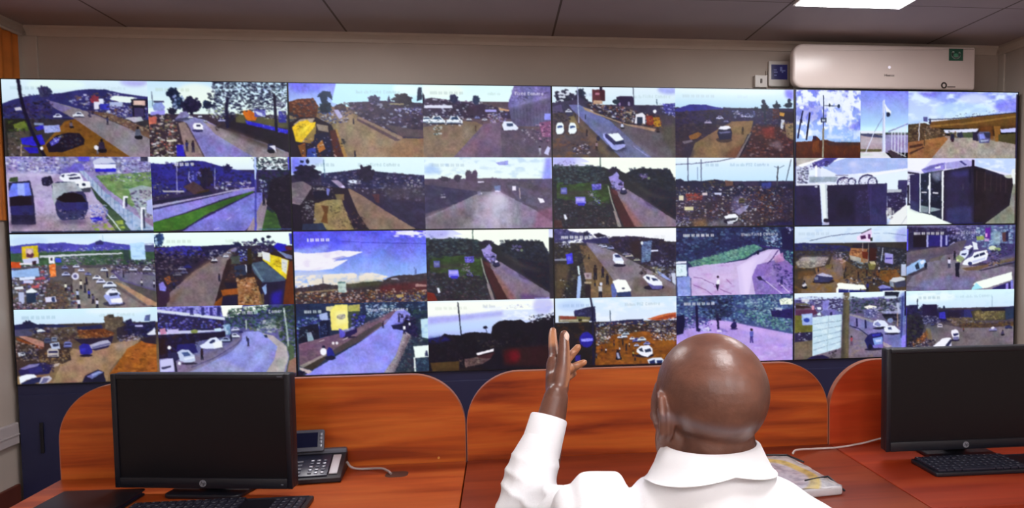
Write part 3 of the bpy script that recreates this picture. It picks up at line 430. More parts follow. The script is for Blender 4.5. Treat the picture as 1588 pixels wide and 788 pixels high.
def road_pic(s, dy=0):                                          # the roadside with the blue notices, shown on two screens
    s.G('#d0d4ff', '#f8fff4', 0, 26); s.P('#fbfff6', '30,0 137,0 137,26 60,18 50,10'); s.E('#a8a8f4', 10, 4, 16, 6, .7); s.N('4,4 24,4 24,10 4,10', ['#7a7ac0', '#b4b4e8'], 16, .5, 1.2); words(s, 70, 7.6, (5, 3), '', '#d0d4c0', .5)
    s.G('#20242c', '#2c2530', 10)
    s.P('#f8fff4', '30,6 137,0 137,28 130,14 96,12 90,14 84,16 80,18 74,15 60,13 56,11 44,10')
    s.N('0,9 30,9 56,11 60,26 40,30 0,34', ['#1c2638', '#263444', '#34464c', '#4a5c64', '#16182c', '#3c4a4c'], 180, .8, 2.2)
    s.N('83,13 90,12 96,15 98,12 128,13 137,27 137,60 112,44 84,28', ['#171a2c', '#20283a', '#1a2034', '#2c3448', '#141424'], 260, .8, 2.4); s.P('#1a1a2c', '100,32 137,40 137,68 110,52'); s.N('100,30 137,42 137,70 108,52', ['#15152a', '#20182c', '#1b2230', '#301a28'], 120, .8, 2); s.tree(67, 15, 7, 4, ['#221c34', '#2a2440'], 24)
    s.N('96,18 106,18 106,25 94,25', ['#5c4a88', '#3a3464', '#8a84a8'], 18); s.P('#3a3838', '82,26 90,28 112,42 128,46 126,48 108,44', .8); s.E('#6a7864', 106, 23.5, 1.6, 1.6)
    s.P('#2c3c24', '4,32 40,28 62,34 62,52 4,46'); s.C('4,28 62,30 62,56 4,48', '#3c5a2c', 7, .48, .25, .8); s.N('0,46 60,50 70,79 0,79', ['#16202c', '#2a2c34', '#3a4450', '#1a1428', '#4a5468', '#2a3c34', '#5a4a50'], 260, .6, 1.7); s.P('#3a2c38', '6,38 40,37 40,42 6,44', .6)
    s.P('#7f6f84', '66,40 74,36 82,36 100,48 137,72 137,79 92,79 80,60'); s.P('#8a5c54', '70,44 80,52 100,79 88,79 74,58', .8); s.P('#74689a', '80,38 100,48 120,62 110,60 88,48', .7); s.P('#4a3a60', '100,48 118,60 104,54', .6)
    s.P('#9a90d8', '61,22 66,20 70,16 73,20 72,24 78,28 77,36 72,38 64,30'); s.N('64,26 78,28 80,38 66,38', ['#4a4488', '#a49ce0', '#5a3a4c', '#2a2850'], 30); s.P('#3e1f24', '62,34 68,36 90,79 78,79 66,50'); s.P('#5a3038', '64,36 70,37 72,42 68,42', .8)
    s.L('#a8a8a0', '60.5,32 64,48 68,60 73,79', 1.2); s.P('#8a8084', '66,60 69,60 75,78 71,78')
    s.L('#3a5450', '52,0 52,28', .9); s.L('#26343c', '52,10 52,28', 1.2)
    s.E('#14142c', 77.5, 39.5, 4.2, 2.4); s.P('#2a2850', '73.5,38 75,34.5 79,34 81,38 80,40.5 74.5,40'); s.P('#d8d0f4', '75.5,35.5 78,34 80,36 77,37'); s.car(74, 30, 5, '#2c2c60'); s.car(67, 28, 3.6, '#8c88c8')
    s.P('#5458a8', '8,34 15,33.5 15,41 8.5,41'); s.R('#8c90d0', 9, 36, 14, 39, .7); s.P('#8480ee', '24,44 35,44 36,52 24.5,52.5'); s.R('#b0a8fa', 25, 45.5, 34, 49); s.P('#3430c0', '26,51 35,51 34,54 27,54'); s.P('#5450c0', '42,30 53,29.5 53,36 43,37'); s.N('43,30 53,30 53,36 43,36', ['#a8a4f0', '#2c2a70'], 20, .5, 1); s.N('38,38 48,38 47,46 39,46', ['#8c84b0', '#3a2c48', '#b8b0d0'], 22, .5, 1); s.N('44,45 52,45 52,52 45,52', ['#5854d0', '#9c98f0', '#14142c'], 18, .5, 1.1)
    s.P('#e4e8f8', '11,64 13.5,64 15,69 12.5,70')

def f14(s): road_pic(s); s.P('#5a2c24', '0,70 8,70 10,79 0,79', .5); s.N('52,72 72,74 74,79 54,79', ['#b0a89c', '#3a3030'], 12)
def f23(s): road_pic(s); s.P('#7a2418', '0,68 8,70 12,79 0,79', .9); s.P('#4a2a78', '104,72 134,76 130,79 104,79', .6); s.P('#9c98e8', '120,77 137,77 137,79 120,79', .8)

def f15(s):
    s.G('#dff2ff', '#c0e4ff', 0, 34); s.R('#f0f8ff', 0, 0, 135, 5, .7); stamp(s, '#90b0cc', .5, 34, 6.6, (2, 2, 2)); words(s, 62, 6.5, (3, 2, 3), 'PTZ Camera', '#8cacc8', .65)
    s.G('#332a48', '#3a3038', 27)
    s.P('#20203c', '0,25 6,24 10,27 22,26 28,27 36,26 46,25 56,27 66,27 68,32 76,29 80,33 92,34 118,31 134,29 134,44 0,44'); s.N('30,27 56,26 66,32 32,36', ['#2a3434', '#384038', '#5a4438'], 40); s.P('#6a4a44', '56,26 65,27 65,32 57,33'); s.P('#26264c', '94,28 110,27 110,35 94,36'); s.P('#303c88', '98,29 109,28.5 108,35 98,36')
    s.N('0,32 134,34 134,79 0,79', CROWD+['#3a2030', '#4a4878', '#2a2040'], 950, .5, 1.5)
    s.P('#a87868', '12,42 30,42 29,48 13,49', .4); s.N('12,41 30,41 30,49 12,49', ['#8a2c28', '#b04a3c', '#5a1f20'], 46); s.R('#c8ccec', 44, 40, 52, 42.5); s.R('#d8c8d0', 30, 40, 36, 43); s.R('#c8c4a0', 10, 56, 20, 60); s.R('#d8d0b8', 4, 43, 9, 49)
    s.P('#7a74a8', '66,46 78,44 80,52 68,62 62,60', .5); s.P('#a8a4d8', '66,62 76,56 84,54 80,60 72,66', .7); s.N('84,32 134,36 134,79 100,79', ['#2a1828', '#4a2820', '#241a34', '#6a3a28', '#5a4a54', '#1a142c'], 240, .6, 1.8); s.P('#1c1834', '118,36 134,34 134,70 124,70', .5)
    s.P('#6a6478', '36,74 56,70 74,74 72,79 36,79', .8); s.P('#8a6848', '20,72 34,69 36,79 20,79', .8); s.van(75, 49.5, 7, '#5a5440', '#26242c'); s.E('#1c1830', 62, 73, 8, 3); s.P('#f4f8ff', '55,68 60,65 68,64.5 71,68 70,72 66,74 58,72'); s.P('#2a2a3c', '57,70 70,69 68,72 58,72.5'); s.P('#c8ccdc', '58,73 66,73 65,76 59,76')
    s.P('#18142c', '128,70 134,70 134,79 90,79 100,76', .7); s.P('#1a1670', '104,76 134,74 134,79 104,79', .5); s.N('0,66 16,66 16,79 0,79', ['#8c88c8', '#26204a', '#c4c4e4', '#3a2a4a'], 40)
    s.L('#4a4c78', '0,8 20,7 50,4 68,0', .8); s.L('#30345c', '14,0 14.4,27', .9); s.L('#3c4468', '29,2 29,27', .9); s.L('#5c74a0', '25,11 25,25', .8); s.L('#3a3c48', '117,10 115.5,33', 1.5); s.L('#5c708c', '112,10 118,12 124,9', .7); s.L('#4a5068', '132,2 126,28', .9)

def f16(s):                                                     # equipment room with two cabinets
    s.G('#eef4ff', '#c8d8ff'); s.P('#a8bcf4', '30,10 60,0 131,0 131,12 90,17 50,20'); s.C('30,4 131,0 131,14 50,20', '#dcdcff', 18, .5, .4, .7); s.P('#f6f8ff', '70,20 131,12 131,14 92,21'); s.P('#e6f4ff', '92,21 131,15 131,44 107,44 107,30 92,30')
    s.R('#d8e0f8', 2, 0, 30, 32); s.P('#4a4498', '20,6 34,0 50,0 40,8 22,12'); s.N('16,5 40,3 42,9 20,14', ['#3a3070', '#8a88e0', '#e4e8ff', '#241e48'], 30); s.P('#b8b4b0', '2,0 30,0 6,9 2,10'); s.P('#fafcff', '4,8.5 32,0 36,0 8,11')
    s.N('4,11 17,11 15,30 5,32', ['#1c1830', '#3a3460', '#8a84b8', '#241f3c'], 50, .6, 1.6); s.P('#fbfdff', '23,10 26,9 26.5,31 24,31'); s.P('#98a4b8', '17,22 50,22 48,28 17,29'); s.P('#e8f4ff', '17,15 24,14 24,20 17,21'); s.R('#eef2ff', 2, 30, 50, 33)
    for cx, cy, rx, ry in ((57, 29, 8.5, 7), (66, 28, 5, 5), (84, 28, 10.5, 9), (90, 29, 6, 7)):
        s.E('#2c2858', cx, cy, rx, ry); s.E('#dfe4fa', cx, cy+.6, rx-1.3, ry-1.3)
    s.N('50,24 72,24 70,31 50,31', ['#3a3460', '#f4f4ff', '#26203c'], 26, .6, 1.2); s.N('74,22 96,22 95,30 76,30', ['#8a84b0', '#3a3a5c', '#f4f8ff'], 22, .6, 1.3); s.R('#46446c', 47, 20, 62, 21, .7)
    s.P('#261f3e', '2,32.5 29,32 32,79 2,79'); s.R('#2f2856', 2, 33, 28, 44, .6); s.P('#eaf4f8', '30,31 37,31 39,72 33,72'); s.P('#c4d0dc', '35,31 37.5,31 39,72 37,72'); s.P('#221c38', '37.5,32 107,30 107,79 39,79'); s.P('#2f2958', '84,31 107,30 107,79 88,79'); s.P('#36305e', '70,38 86,36 88,79 70,79', .4); s.E('#1b1428', 58, 60, 10, 12, .6); s.R('#38386a', 88, 60, 106, 79, .5)
    s.L('#3c3668', '88,32 88,79', .7); s.N('70,38 87,38 87,68 72,68', ['#4a4478', '#383066', '#6a64a0'], 26, .4, .9); s.E('#1e1a2c', 36.5, 73, 3, 2.6); s.R('#d8d0f0', 33, 75, 40, 78); s.E('#c8ccdc', 25, 33.5, 1.6, 1.4)
    s.R('#332c5c', 120, 26, 131, 47); s.R('#b8bcc8', 107, 37, 124, 41); s.P('#2a244a', '107,41 128,40 130,60 118,70 108,66'); s.N('108,43 128,42 128,64 110,66', ['#b0a8d0', '#201a38', '#5c5488', '#181428'], 36, .7, 1.5); s.P('#eef2f4', '113,68 131,54 131,79 108,79 112,72'); s.P('#e8f0f0', '106,62 112,58 114,70 107,72', .7); s.N('106,58 116,58 116,72 106,72', ['#f4f8f0', '#3a3448', '#8a8498'], 16); s.L('#b8c0c8', '124,79 131,68', .7); s.R('#1c2c70', 0, 77.5, 110, 79, .8); s.R('#1c1e50', 0, 0, 1.8, 79)

def f17(s):                                                     # row of tall dark cabinets with glass doors
    s.G('#d8d4ff', '#eef0ff', 0, 30); s.P('#f4f6ff', '0,0 30,0 16,16 0,14'); s.P('#c4d8ff', '80,0 130,0 128,20 100,14 80,10'); s.C('80,0 130,0 126,22 92,14', '#eef8ff', 10, .45, .3, .8); s.P('#8a84d8', '16,14 26,9 44,5 44,13 20,18'); s.P('#5c58a0', '18,13 42,6 44,7 22,15', .6); s.P('#e4e4ff', '32,11 39,9 39,12 33,13'); s.P('#a8a0e0', '44,6 70,2 78,4 78,10 46,13'); s.P('#3c347c', '61,4 63,3 70,8 68,9')
    s.P('#f4fff8', '0,54 14,62 42,72 54,79 0,79'); s.R('#dfe4f8', 0, 18, 4, 54); s.N('0,20 4,20 4,32 0,32', ['#5a5498', '#f4f4ff', '#2a2448'], 14); s.R('#1a162c', 0, 32, 2.4, 56); s.P('#26203c', '0,16 14,18 14,20 0,18')
    s.P('#2a2450', '3,20 14,19 14,64 4,60'); s.P('#3e4a78', '4,50 14,54 14,64 4,60', .6); s.P('#20283c', '14,19 42,14 43,74 30,68 14,64'); s.P('#1c2236', '16,21 25,19 25,57 16,55'); s.P('#1a1c30', '28,18 40,16 40,60 28,57'); s.N('17,20 40,16 40,58 17,54', ['#2a3450', '#3c4868', '#1a1a2c', '#16202c', '#6a6898'], 60, .6, 1.5)
    s.P('#a8b8c4', '16,56 25,58 25,65 16,64', .8); s.P('#b8ccd0', '28,58 40,61 38,62 28,64', .8); s.L('#e8f0ff', '15,19 15.4,64', 1.2); s.L('#f0f4ff', '26.3,18 26.6,66', 2); s.L('#f6faff', '41.4,15 42.4,74', 2.4); s.R('#e8e4f4', 17, 40, 23, 41.4); s.R('#e8e4f4', 30, 40.8, 37, 42.6); s.E('#f4f8ff', 25.5, 35, 1.4, 3); s.P('#c8d4f4', '28,17 40,15 40,24 34,28 29,22', .5)
    s.P('#231e36', '43,15 78,9 92,13 126,24 123,56 90,79 56,79 43,74'); s.P('#2c2548', '46,18 73,14 73,60 46,60', .8); s.P('#3a3a74', '46,60 76,58 78,79 56,79 46,74', .7); s.E('#2f3060', 62, 66, 13, 8, .7); s.P('#3c347c', '50,16 72,14 72,22 52,22', .6); s.P('#18121f', '78,12 92,13 94,74 80,79')
    s.P('#241a22', '80,14 126,25 123,56 92,78 80,79', .8)
    for x in (82, 92, 99, 106, 111, 117): s.L('#3c3036', '%g,%g %g,%g' % (x, 14+(x-80)*.25, x, 38+(x-80)*.1), .9, .8)
    s.L('#191430', '74,13 74.5,30', 2); s.P('#1a142c', '76,2 79,2 79,13 76,12'); s.L('#4a4c58', '66,31 66,38', .9)
    s.P('#eef4f4', '124,14 128,12 129,30 126,32'); s.P('#8a8a84', '126,32 129,30 129,79 92,79 122,57'); s.P('#6c7460', '96,77 122,58 129,62 129,79', .6); s.P('#c4c8bc', '114,21 124,20 125,24 118,24'); s.R('#3a302c', 128.6, 0, 131, 79); s.R('#1c1a60', 56, 77.4, 90, 79, .7)

def f20(s):
    s.G('#d0ecff', '#e4f2ff', 0, 18); s.E('#eaf8ff', 120, 3, 30, 4, .7); s.E('#b4d0f8', 20, 8, 20, 6, .5)
    s.P('#4a48b0', '0,13 12,11 26,10 40,10 56,9 66,11 80,12 92,8 100,9 110,11 122,12 150,14 150,26 0,26'); s.C('0,12 150,11 150,24 0,24', '#3a388c', 10, .5, .3, .7); s.P('#30306c', '88,9 93,7 97,9 96,12 88,12'); s.N('22,16 124,14 124,20 20,20', ['#8a90d0', '#4a5498', '#b8c0e4', '#34446c'], 70, .5, 1.4)
    s.P('#34503c', '0,20 150,17 150,34 0,34'); s.C('0,18 150,17 150,34 0,34', '#4a6a4c', 7, .5, .25, .8); s.P('#cfd4e0', '30,22.5 80,21 116,20.5 116,22 80,22.8 30,25'); s.N('50,24 116,23 116,34 52,34', ['#2e4a3c', '#54644c', '#3a4a58', '#6a6a70', '#8a8a9c'], 120, .6, 1.6)
    s.G('#4f4a55', '#56504c', 33); s.P('#77706e', '66,36 104,36 112,48 146,79 56,79'); s.C('66,36 104,36 140,79 60,79', '#8a7c74', 10, .5, .3, .5); s.P('#5c547c', '104,40 150,42 150,62 112,50'); s.P('#6c6880', '104,38 150,46 150,60 118,50'); s.P('#a8886c', '106,51 112,52 150,74 150,78 140,76'); s.P('#5a4c50', '106,53 140,77 136,77 104,55', .7)
    s.N('104,28 150,28 150,44 104,42', ['#2a2444', '#8a84a8', '#c8c8e4', '#3a3468', '#5a4a54', '#1c1a34'], 130, .7, 1.8)
    s.N('0,34 36,32 40,50 60,54 70,79 0,79', ['#26203c', '#5a5470', '#c8ccec', '#8a8ab8', '#3a3048', '#6a5040', '#1f1a34', '#a04a50', '#e4e8f8', '#46469c'], 360, .7, 2)
    s.P('#4a4034', '36,50 52,50 58,70 60,79 32,79', .7); s.N('36,48 54,50 58,79 32,79', ['#6a5440', '#2c2230', '#8a6a4c', '#3a3038', '#5a4a44'], 80, .6, 1.6)
    s.P('#98b8ec', '0,38 28,35 29,44 0,45'); s.P('#d8e4ff', '8,45 24,44 25,47 8,48'); s.R('#c8ccf4', 12, 48, 22, 51); s.P('#b05060', '24,46 33,44 35,47 24,48'); s.P('#bc5860', '20,54 28,53 28,56 20,56'); s.P('#e8f0f8', '14,59 20,56 26,60 24,61 14,61'); s.P('#24304c', '14,61 24,61 24,71 14,72'); s.P('#d8d8f4', '33,66 44,65 45,71 34,71'); s.R('#2a3458', 40, 66, 43.5, 70.5); s.P('#e4e8f4', '2,55 11,54 12,57 3,57'); s.R('#b8c0e4', 6, 60, 12, 72)
    s.P('#d8b81c', '12,13 28.5,12 29,26 12,27'); s.P('#c8ccf0', '12,26 29,24 29,31 13,30'); s.P('#b89898', '16,15 24,15 24,24 16,25'); s.E('#5a2c3c', 20, 22, 4, 3); s.E('#e0c0c0', 20, 18.5, 2.4, 2.6); s.R('#c04a20', 0, 29, 10, 35); s.R('#e8e4f0', 9, 30, 22, 32); s.R('#3a2430', 22, 28, 26, 32)
    s.R('#f0f0fa', 39, 24, 45, 31); s.R('#3a3448', 41, 25, 43, 28); s.P('#e0682c', '39,32 46,31 46,44 40,45'); s.C('39,32 46,31 46,45 39,46', '#f49058', 5, .5, .2); s.R('#3c4cd0', 46, 25, 52, 30); s.N('52,24 78,24 78,32 54,32', ['#7a7890', '#c8c8e0', '#3a3a58'], 30)
    s.P('#bfe2ff', '124,11 139.5,10 140.5,28 125,28.5'); s.C('124,11 139.5,10 140.5,28 125,28.5', '#98bff0', 8, .5, .3, .8); s.R('#26283c', 123, 27.5, 128, 31, .5); s.R('#283444', 117, 18, 123, 28, .7); s.R('#4a4a80', 140, 13, 150, 20)
    s.L('#a8c8e8', '96,2 96,9', .8)
    for x, y, w, c in ((56, 42, 9, '#b8c0e8'), (67, 34, 7, '#e4e8ff'), (72, 38, 7, '#dfe4ff'), (79, 42, 7, '#8c90c8'), (96, 38, 8, '#e8f0ff'), (88, 46, 9, '#f0f4ff'), (92, 50, 10, '#dfe4ff'), (105, 46, 8, '#d8dcf4'), (55, 35, 7, '#7a84b8'), (101, 54, 14, '#e4ecff'), (104, 62, 15, '#dfe8ff'), (126, 38, 8, '#c8c8e4'), (141, 38, 9, '#d8d8ec')): s.car(x, y, w, c)
    s.E('#20203c', 105, 74, 12, 3, .7); s.P('#a4acec', '94,66 97,63 109,62 112,68 114,74 100,75'); s.P('#e8ecff', '96,63 100,59 109,60 109,63 98,65'); s.P('#f4f4fa', '101,69 113,68 114,73 102,73'); s.P('#2c3050', '100,63 109,62.5 109,65 101,66')
    s.E('#d8d8f4', 65.5, 44.5, 4, 3.8); s.E('#5a5a88', 65.5, 44.5, 2, 2)
    for x, y, h, c in ((55, 60, 9, '#e4e4d4'), (61, 62, 9, '#3a2a38'), (67, 69, 11, '#b8c0e8'), (68, 79, 12, '#e0e4f8'), (71, 58, 10, '#e8e0d0'), (75, 62, 10, '#3a3c48'), (79, 68, 10, '#34349a'), (83, 74, 11, '#5a5470'), (87, 79, 11, '#d8d8f0'), (77, 54, 9, '#2a2040'), (99, 47, 7, '#20204a'), (116, 47, 7, '#2c2434'), (135, 56, 7, '#c8c4cc'), (148, 58, 8, '#c8c8dc')): s.man(x, y, h, c)
    s.N('0,70 34,72 34,79 0,79', ['#1a1420', '#3a2c38', '#d8b8dc', '#5a4454'], 40)

def f21(s):
    s.G('#f0fffc', '#e8fff8', 0, 18); s.tree(5, 8, 6, 8, ['#26406a', '#34508a', '#1c2c4c', '#a8c8e0'], 40); stamp(s, '#b8ccc0', .55, 13, 7.6, (2, 2, 2, 2, 2)); words(s, 75, 7.8, (6, 2), '', '#b8ccbc', .6)
    s.G('#241d38', '#34262c', 15)
    s.P('#34309c', '0,17 14,15 30,14 54,15 54,24 10,24'); s.N('10,15 56,15 60,26 12,28', ['#2c2a8c', '#3c38b0', '#1a1840', '#241f50'], 70, .7, 2); s.P('#1c1a44', '48,15 64,14 92,13 92,20 54,26'); s.N('0,18 56,20 60,26 10,46 0,60', ['#17142e', '#231d3a', '#100f24', '#3a3250', '#6a6070'], 170, .8, 2.2)
    s.P('#7a6a72', '74,22 80,18 88,15 90,16 82,22 76,34 66,60 60,79 10,79 14,64 40,42'); s.C('74,22 90,16 66,60 60,79 10,79 14,64', '#86747a', 13, .5, .4, .6); s.P('#8a6a54', '30,48 56,30 66,28 60,32 40,46 30,54', .6); s.P('#8a80b8', '80,20 88,15 90,16 84,22', .8); s.P('#34203a', '2,60 14,56 14,72 6,79 2,79'); s.P('#6a4a38', '12,70 30,56 26,66 14,79', .5)
    s.N('58,18 76,20 74,26 56,30', ['#2a2444', '#5a4c60', '#8a84a0', '#c8c4d8'], 34, .6, 1.5)
    s.P('#2c1d22', '76,30 90,22 110,18 147,18 147,79 60,79 66,60'); s.N('80,22 104,16 112,20 106,44 80,46', ['#1b1a2c', '#2a2c40', '#4a3c30', '#1a2438', '#5c5c58', '#3a2a40'], 130, .7, 2)
    s.N('84,11 128,10 130,22 90,24', ['#1c1c44', '#1a1838', '#26265c', '#2c2440'], 110, .8, 2); s.tree(107, 9, 2.6, 2, ['#1c1a40'], 10); s.tree(115, 8, 2, 2.2, ['#18183a'], 10); s.tree(121, 5.6, 2.8, 1.8, ['#141c34'], 10); s.tree(88, 13, 3.4, 2, ['#1a2044'], 10); s.N('104,16 120,14 122,20 106,22', ['#8c84a0', '#4a4468', '#2a2848'], 20)
    s.P('#241ec0', '126,16 130,12 140,14 143,20 132,22'); s.P('#5a2030', '138,15 146,17 146,20 140,20'); s.P('#8494c8', '129,20 146,26 146,30 140,29', .9)
    s.P('#40506a', '101,34 114,31 138,51 136,55 113,55 104,44'); s.C('101,34 114,31 138,51 113,55', '#52687c', 8, .5, .3, .8); s.P('#7a98a8', '101,34 104,35 114,52 112,54', .6)
    s.P('#e8d024', '113,21 142,31 139,52 114,30'); s.P('#dfe4e8', '113,21 122,23 122,33 114,29'); s.P('#dce0d8', '134,29 141,31 139,46 134,42'); s.N('125,28 134,32 134,42 126,36', ['#b89c18', '#8a7410', '#f4e048'], 24, .6, 1.3); s.N('135,32 140,34 138,42 135,40', ['#5a70b0', '#c8d0e8'], 10, .4, .8); s.R('#c8c8c0', 109, 22, 113, 27)
    s.P('#5c2a10', '142,32 147,32 147,79 132,79 138,54'); s.P('#201a38', '112,55 138,53 134,79 108,79'); s.P('#241c9c', '122,66 134,62 132,79 121,79', .9); s.P('#8ca8dc', '112,60 117,56 117,66 115,68')
    s.N('88,20 98,18 98,32 90,32', ['#2a30b0', '#4a54e0', '#1c1c50', '#c8d4ff'], 34, .7, 1.5); s.P('#2c2418', '98,18 102,18 103,34 98,40'); s.L('#dce8ff', '95.5,35 96,43', 1.2); s.P('#4a5a50', '80,26 90,25 90,34 81,34', .7)
    s.P('#26304c', '83,36 94,35 96,46 84,48'); s.P('#17131f', '97,36 102,34 102,44 96,44'); s.N('74,42 92,40 94,50 74,52', ['#3a2a28', '#6a4434', '#1c1824', '#2a2a3c'], 44)
    s.P('#8c4a1c', '68,62 86,60 92,62 90,66 70,68'); s.P('#9a6a44', '86,52 104,48 110,66 112,79 86,79'); s.N('86,50 106,48 112,79 88,79', ['#b0845c', '#7a4a2c', '#5a3420', '#a07850', '#c4a488', '#2c1c1c'], 120, .7, 2); s.P('#1a1526', '72,54 86,54 86,60 74,60'); s.P('#1c1834', '70,69 86,68 84,79 68,79'); s.P('#7a4418', '62,74 70,68 68,79 60,79'); s.P('#6a5830', '108,68 114,66 114,79 110,79', .7)
    s.E('#2a2024', 62, 32, 4, 1.2); s.car(62.5, 29.5, 6.6, '#f4f4f8'); s.car(75, 25.5, 6, '#eef0fa'); s.car(78, 22, 4.4, '#d8d8f0'); s.man(67, 53, 9, '#1c1a34')
    for x, y, w, c in ((28, 38, 8, '#8a88a0'), (34, 36, 8, '#24246c'), (23, 44, 9, '#6c6878'), (30, 42, 8, '#5a5878'), (18, 43, 6, '#3a3450')): s.car(x, y, w, c)
    s.P('#8a4c2c', '9,48 15,46 17,52 12,55'); s.P('#8480e0', '3,54 8,52 11,58 10,62 4,61'); s.man(19, 60, 9, '#2c2c60'); s.N('10,48 24,46 24,60 12,62', ['#1a1830', '#5a3a34', '#2c2a58'], 24); s.P('#3034b0', '143,2 147,2 147,14 144,14')

def f22(s):
    s.G('#5450e8', '#94b4f8', 0, 48); s.G('#94b4f8', '#a8c0f4', 48); s.P('#4a44e4', '0,2 36,2 60,14 40,20 0,18', .6); s.C('0,0 143,0 143,30 60,30', '#6a74f0', 16, .5, .4, .6)
    s.P('#9cb0f4', '0,20 20,18 36,14 38,18 30,24 0,26', .6); s.P('#f2f0fa', '0,22 14,24 36,23 48,21 62,22 74,23 60,28 46,30 42,33 58,31 50,36 40,41 20,43 0,42'); s.C('0,22 60,22 46,34 20,44 0,44', '#dccff0', 10, .5, .3, .5); s.P('#8c8ce0', '40,30 52,27 56,28 46,32', .6); s.P('#c4cce8', '0,43 26,43 40,46 20,52 0,54', .8)
    s.P('#e6e8f8', '109,1 130,1 140,3 126,6 114,4'); s.C('104,0 143,0 143,8 108,7', '#f4f4ff', 6, .45, .2, .8); s.C('0,48 28,47 60,46 84,46 100,50 92,58 0,62', '#efe6dc', 7, .3, .2); s.P('#e4dccc', '20,50 90,49 92,57 20,60', .6)
    s.L('#3a3cb8', '50,11 80,13 143,15', .6); stamp(s, '#ffffff', .95, 14.5, 7.6, (1, 2, 2, 2, 2)); words(s, 103, 8, (2, 3, 2, 2), '', '#4a50b0', .5)
    s.P('#3a3038', '0,62 20,59 30,56.5 40,59 56,58 90,55 94,56 102,51 112,49 128,49 143,47 143,79 0,79'); s.N('0,60 40,58 90,56 110,50 143,48 143,66 0,68', ['#34343c', '#26262c', '#4a4450', '#3c2c30', '#5a5458'], 150, .7, 1.8); s.P('#4a4c34', '48,58 94,55 92,60 50,62', .8); s.P('#8a7860', '2,66 46,63 46,64.6 2,67.6'); s.P('#5a1f26', '92,60 143,56 143,68 88,68', .7)
    s.N('0,66 143,64 143,79 0,79', ['#8a5a30', '#c8b0a8', '#3c2c28', '#7a3c28', '#26222c', '#d8ccc8', '#5a4a48', '#a87040', '#4a1f24'], 420, .6, 1.7); s.N('88,72 143,70 143,79 80,79', ['#1c1c48', '#26306c', '#2c2438', '#b0a058', '#8a94b8'], 110, .6, 1.5); s.P('#c4a860', '108,71 116,70 117,73 110,74', .8); s.P('#c09494', '130,59 142,60 142,62 130,62', .8); s.P('#c8c4d8', '103,52 110,52 112,54 104,54', .7)
    s.P('#c0d4cc', '45.5,56 54.5,55.5 55,67 46,67'); s.R('#6a848c', 46, 55, 54, 57); s.C('45.5,57 54.5,57 55,67 46,67', '#98b0ac', 5, .5, .3); s.L('#4a4858', '30,50 30,58', .6); s.L('#4a5488', '129,40 130,48', .6); s.L('#4a5488', '131,42 131,48', .6)

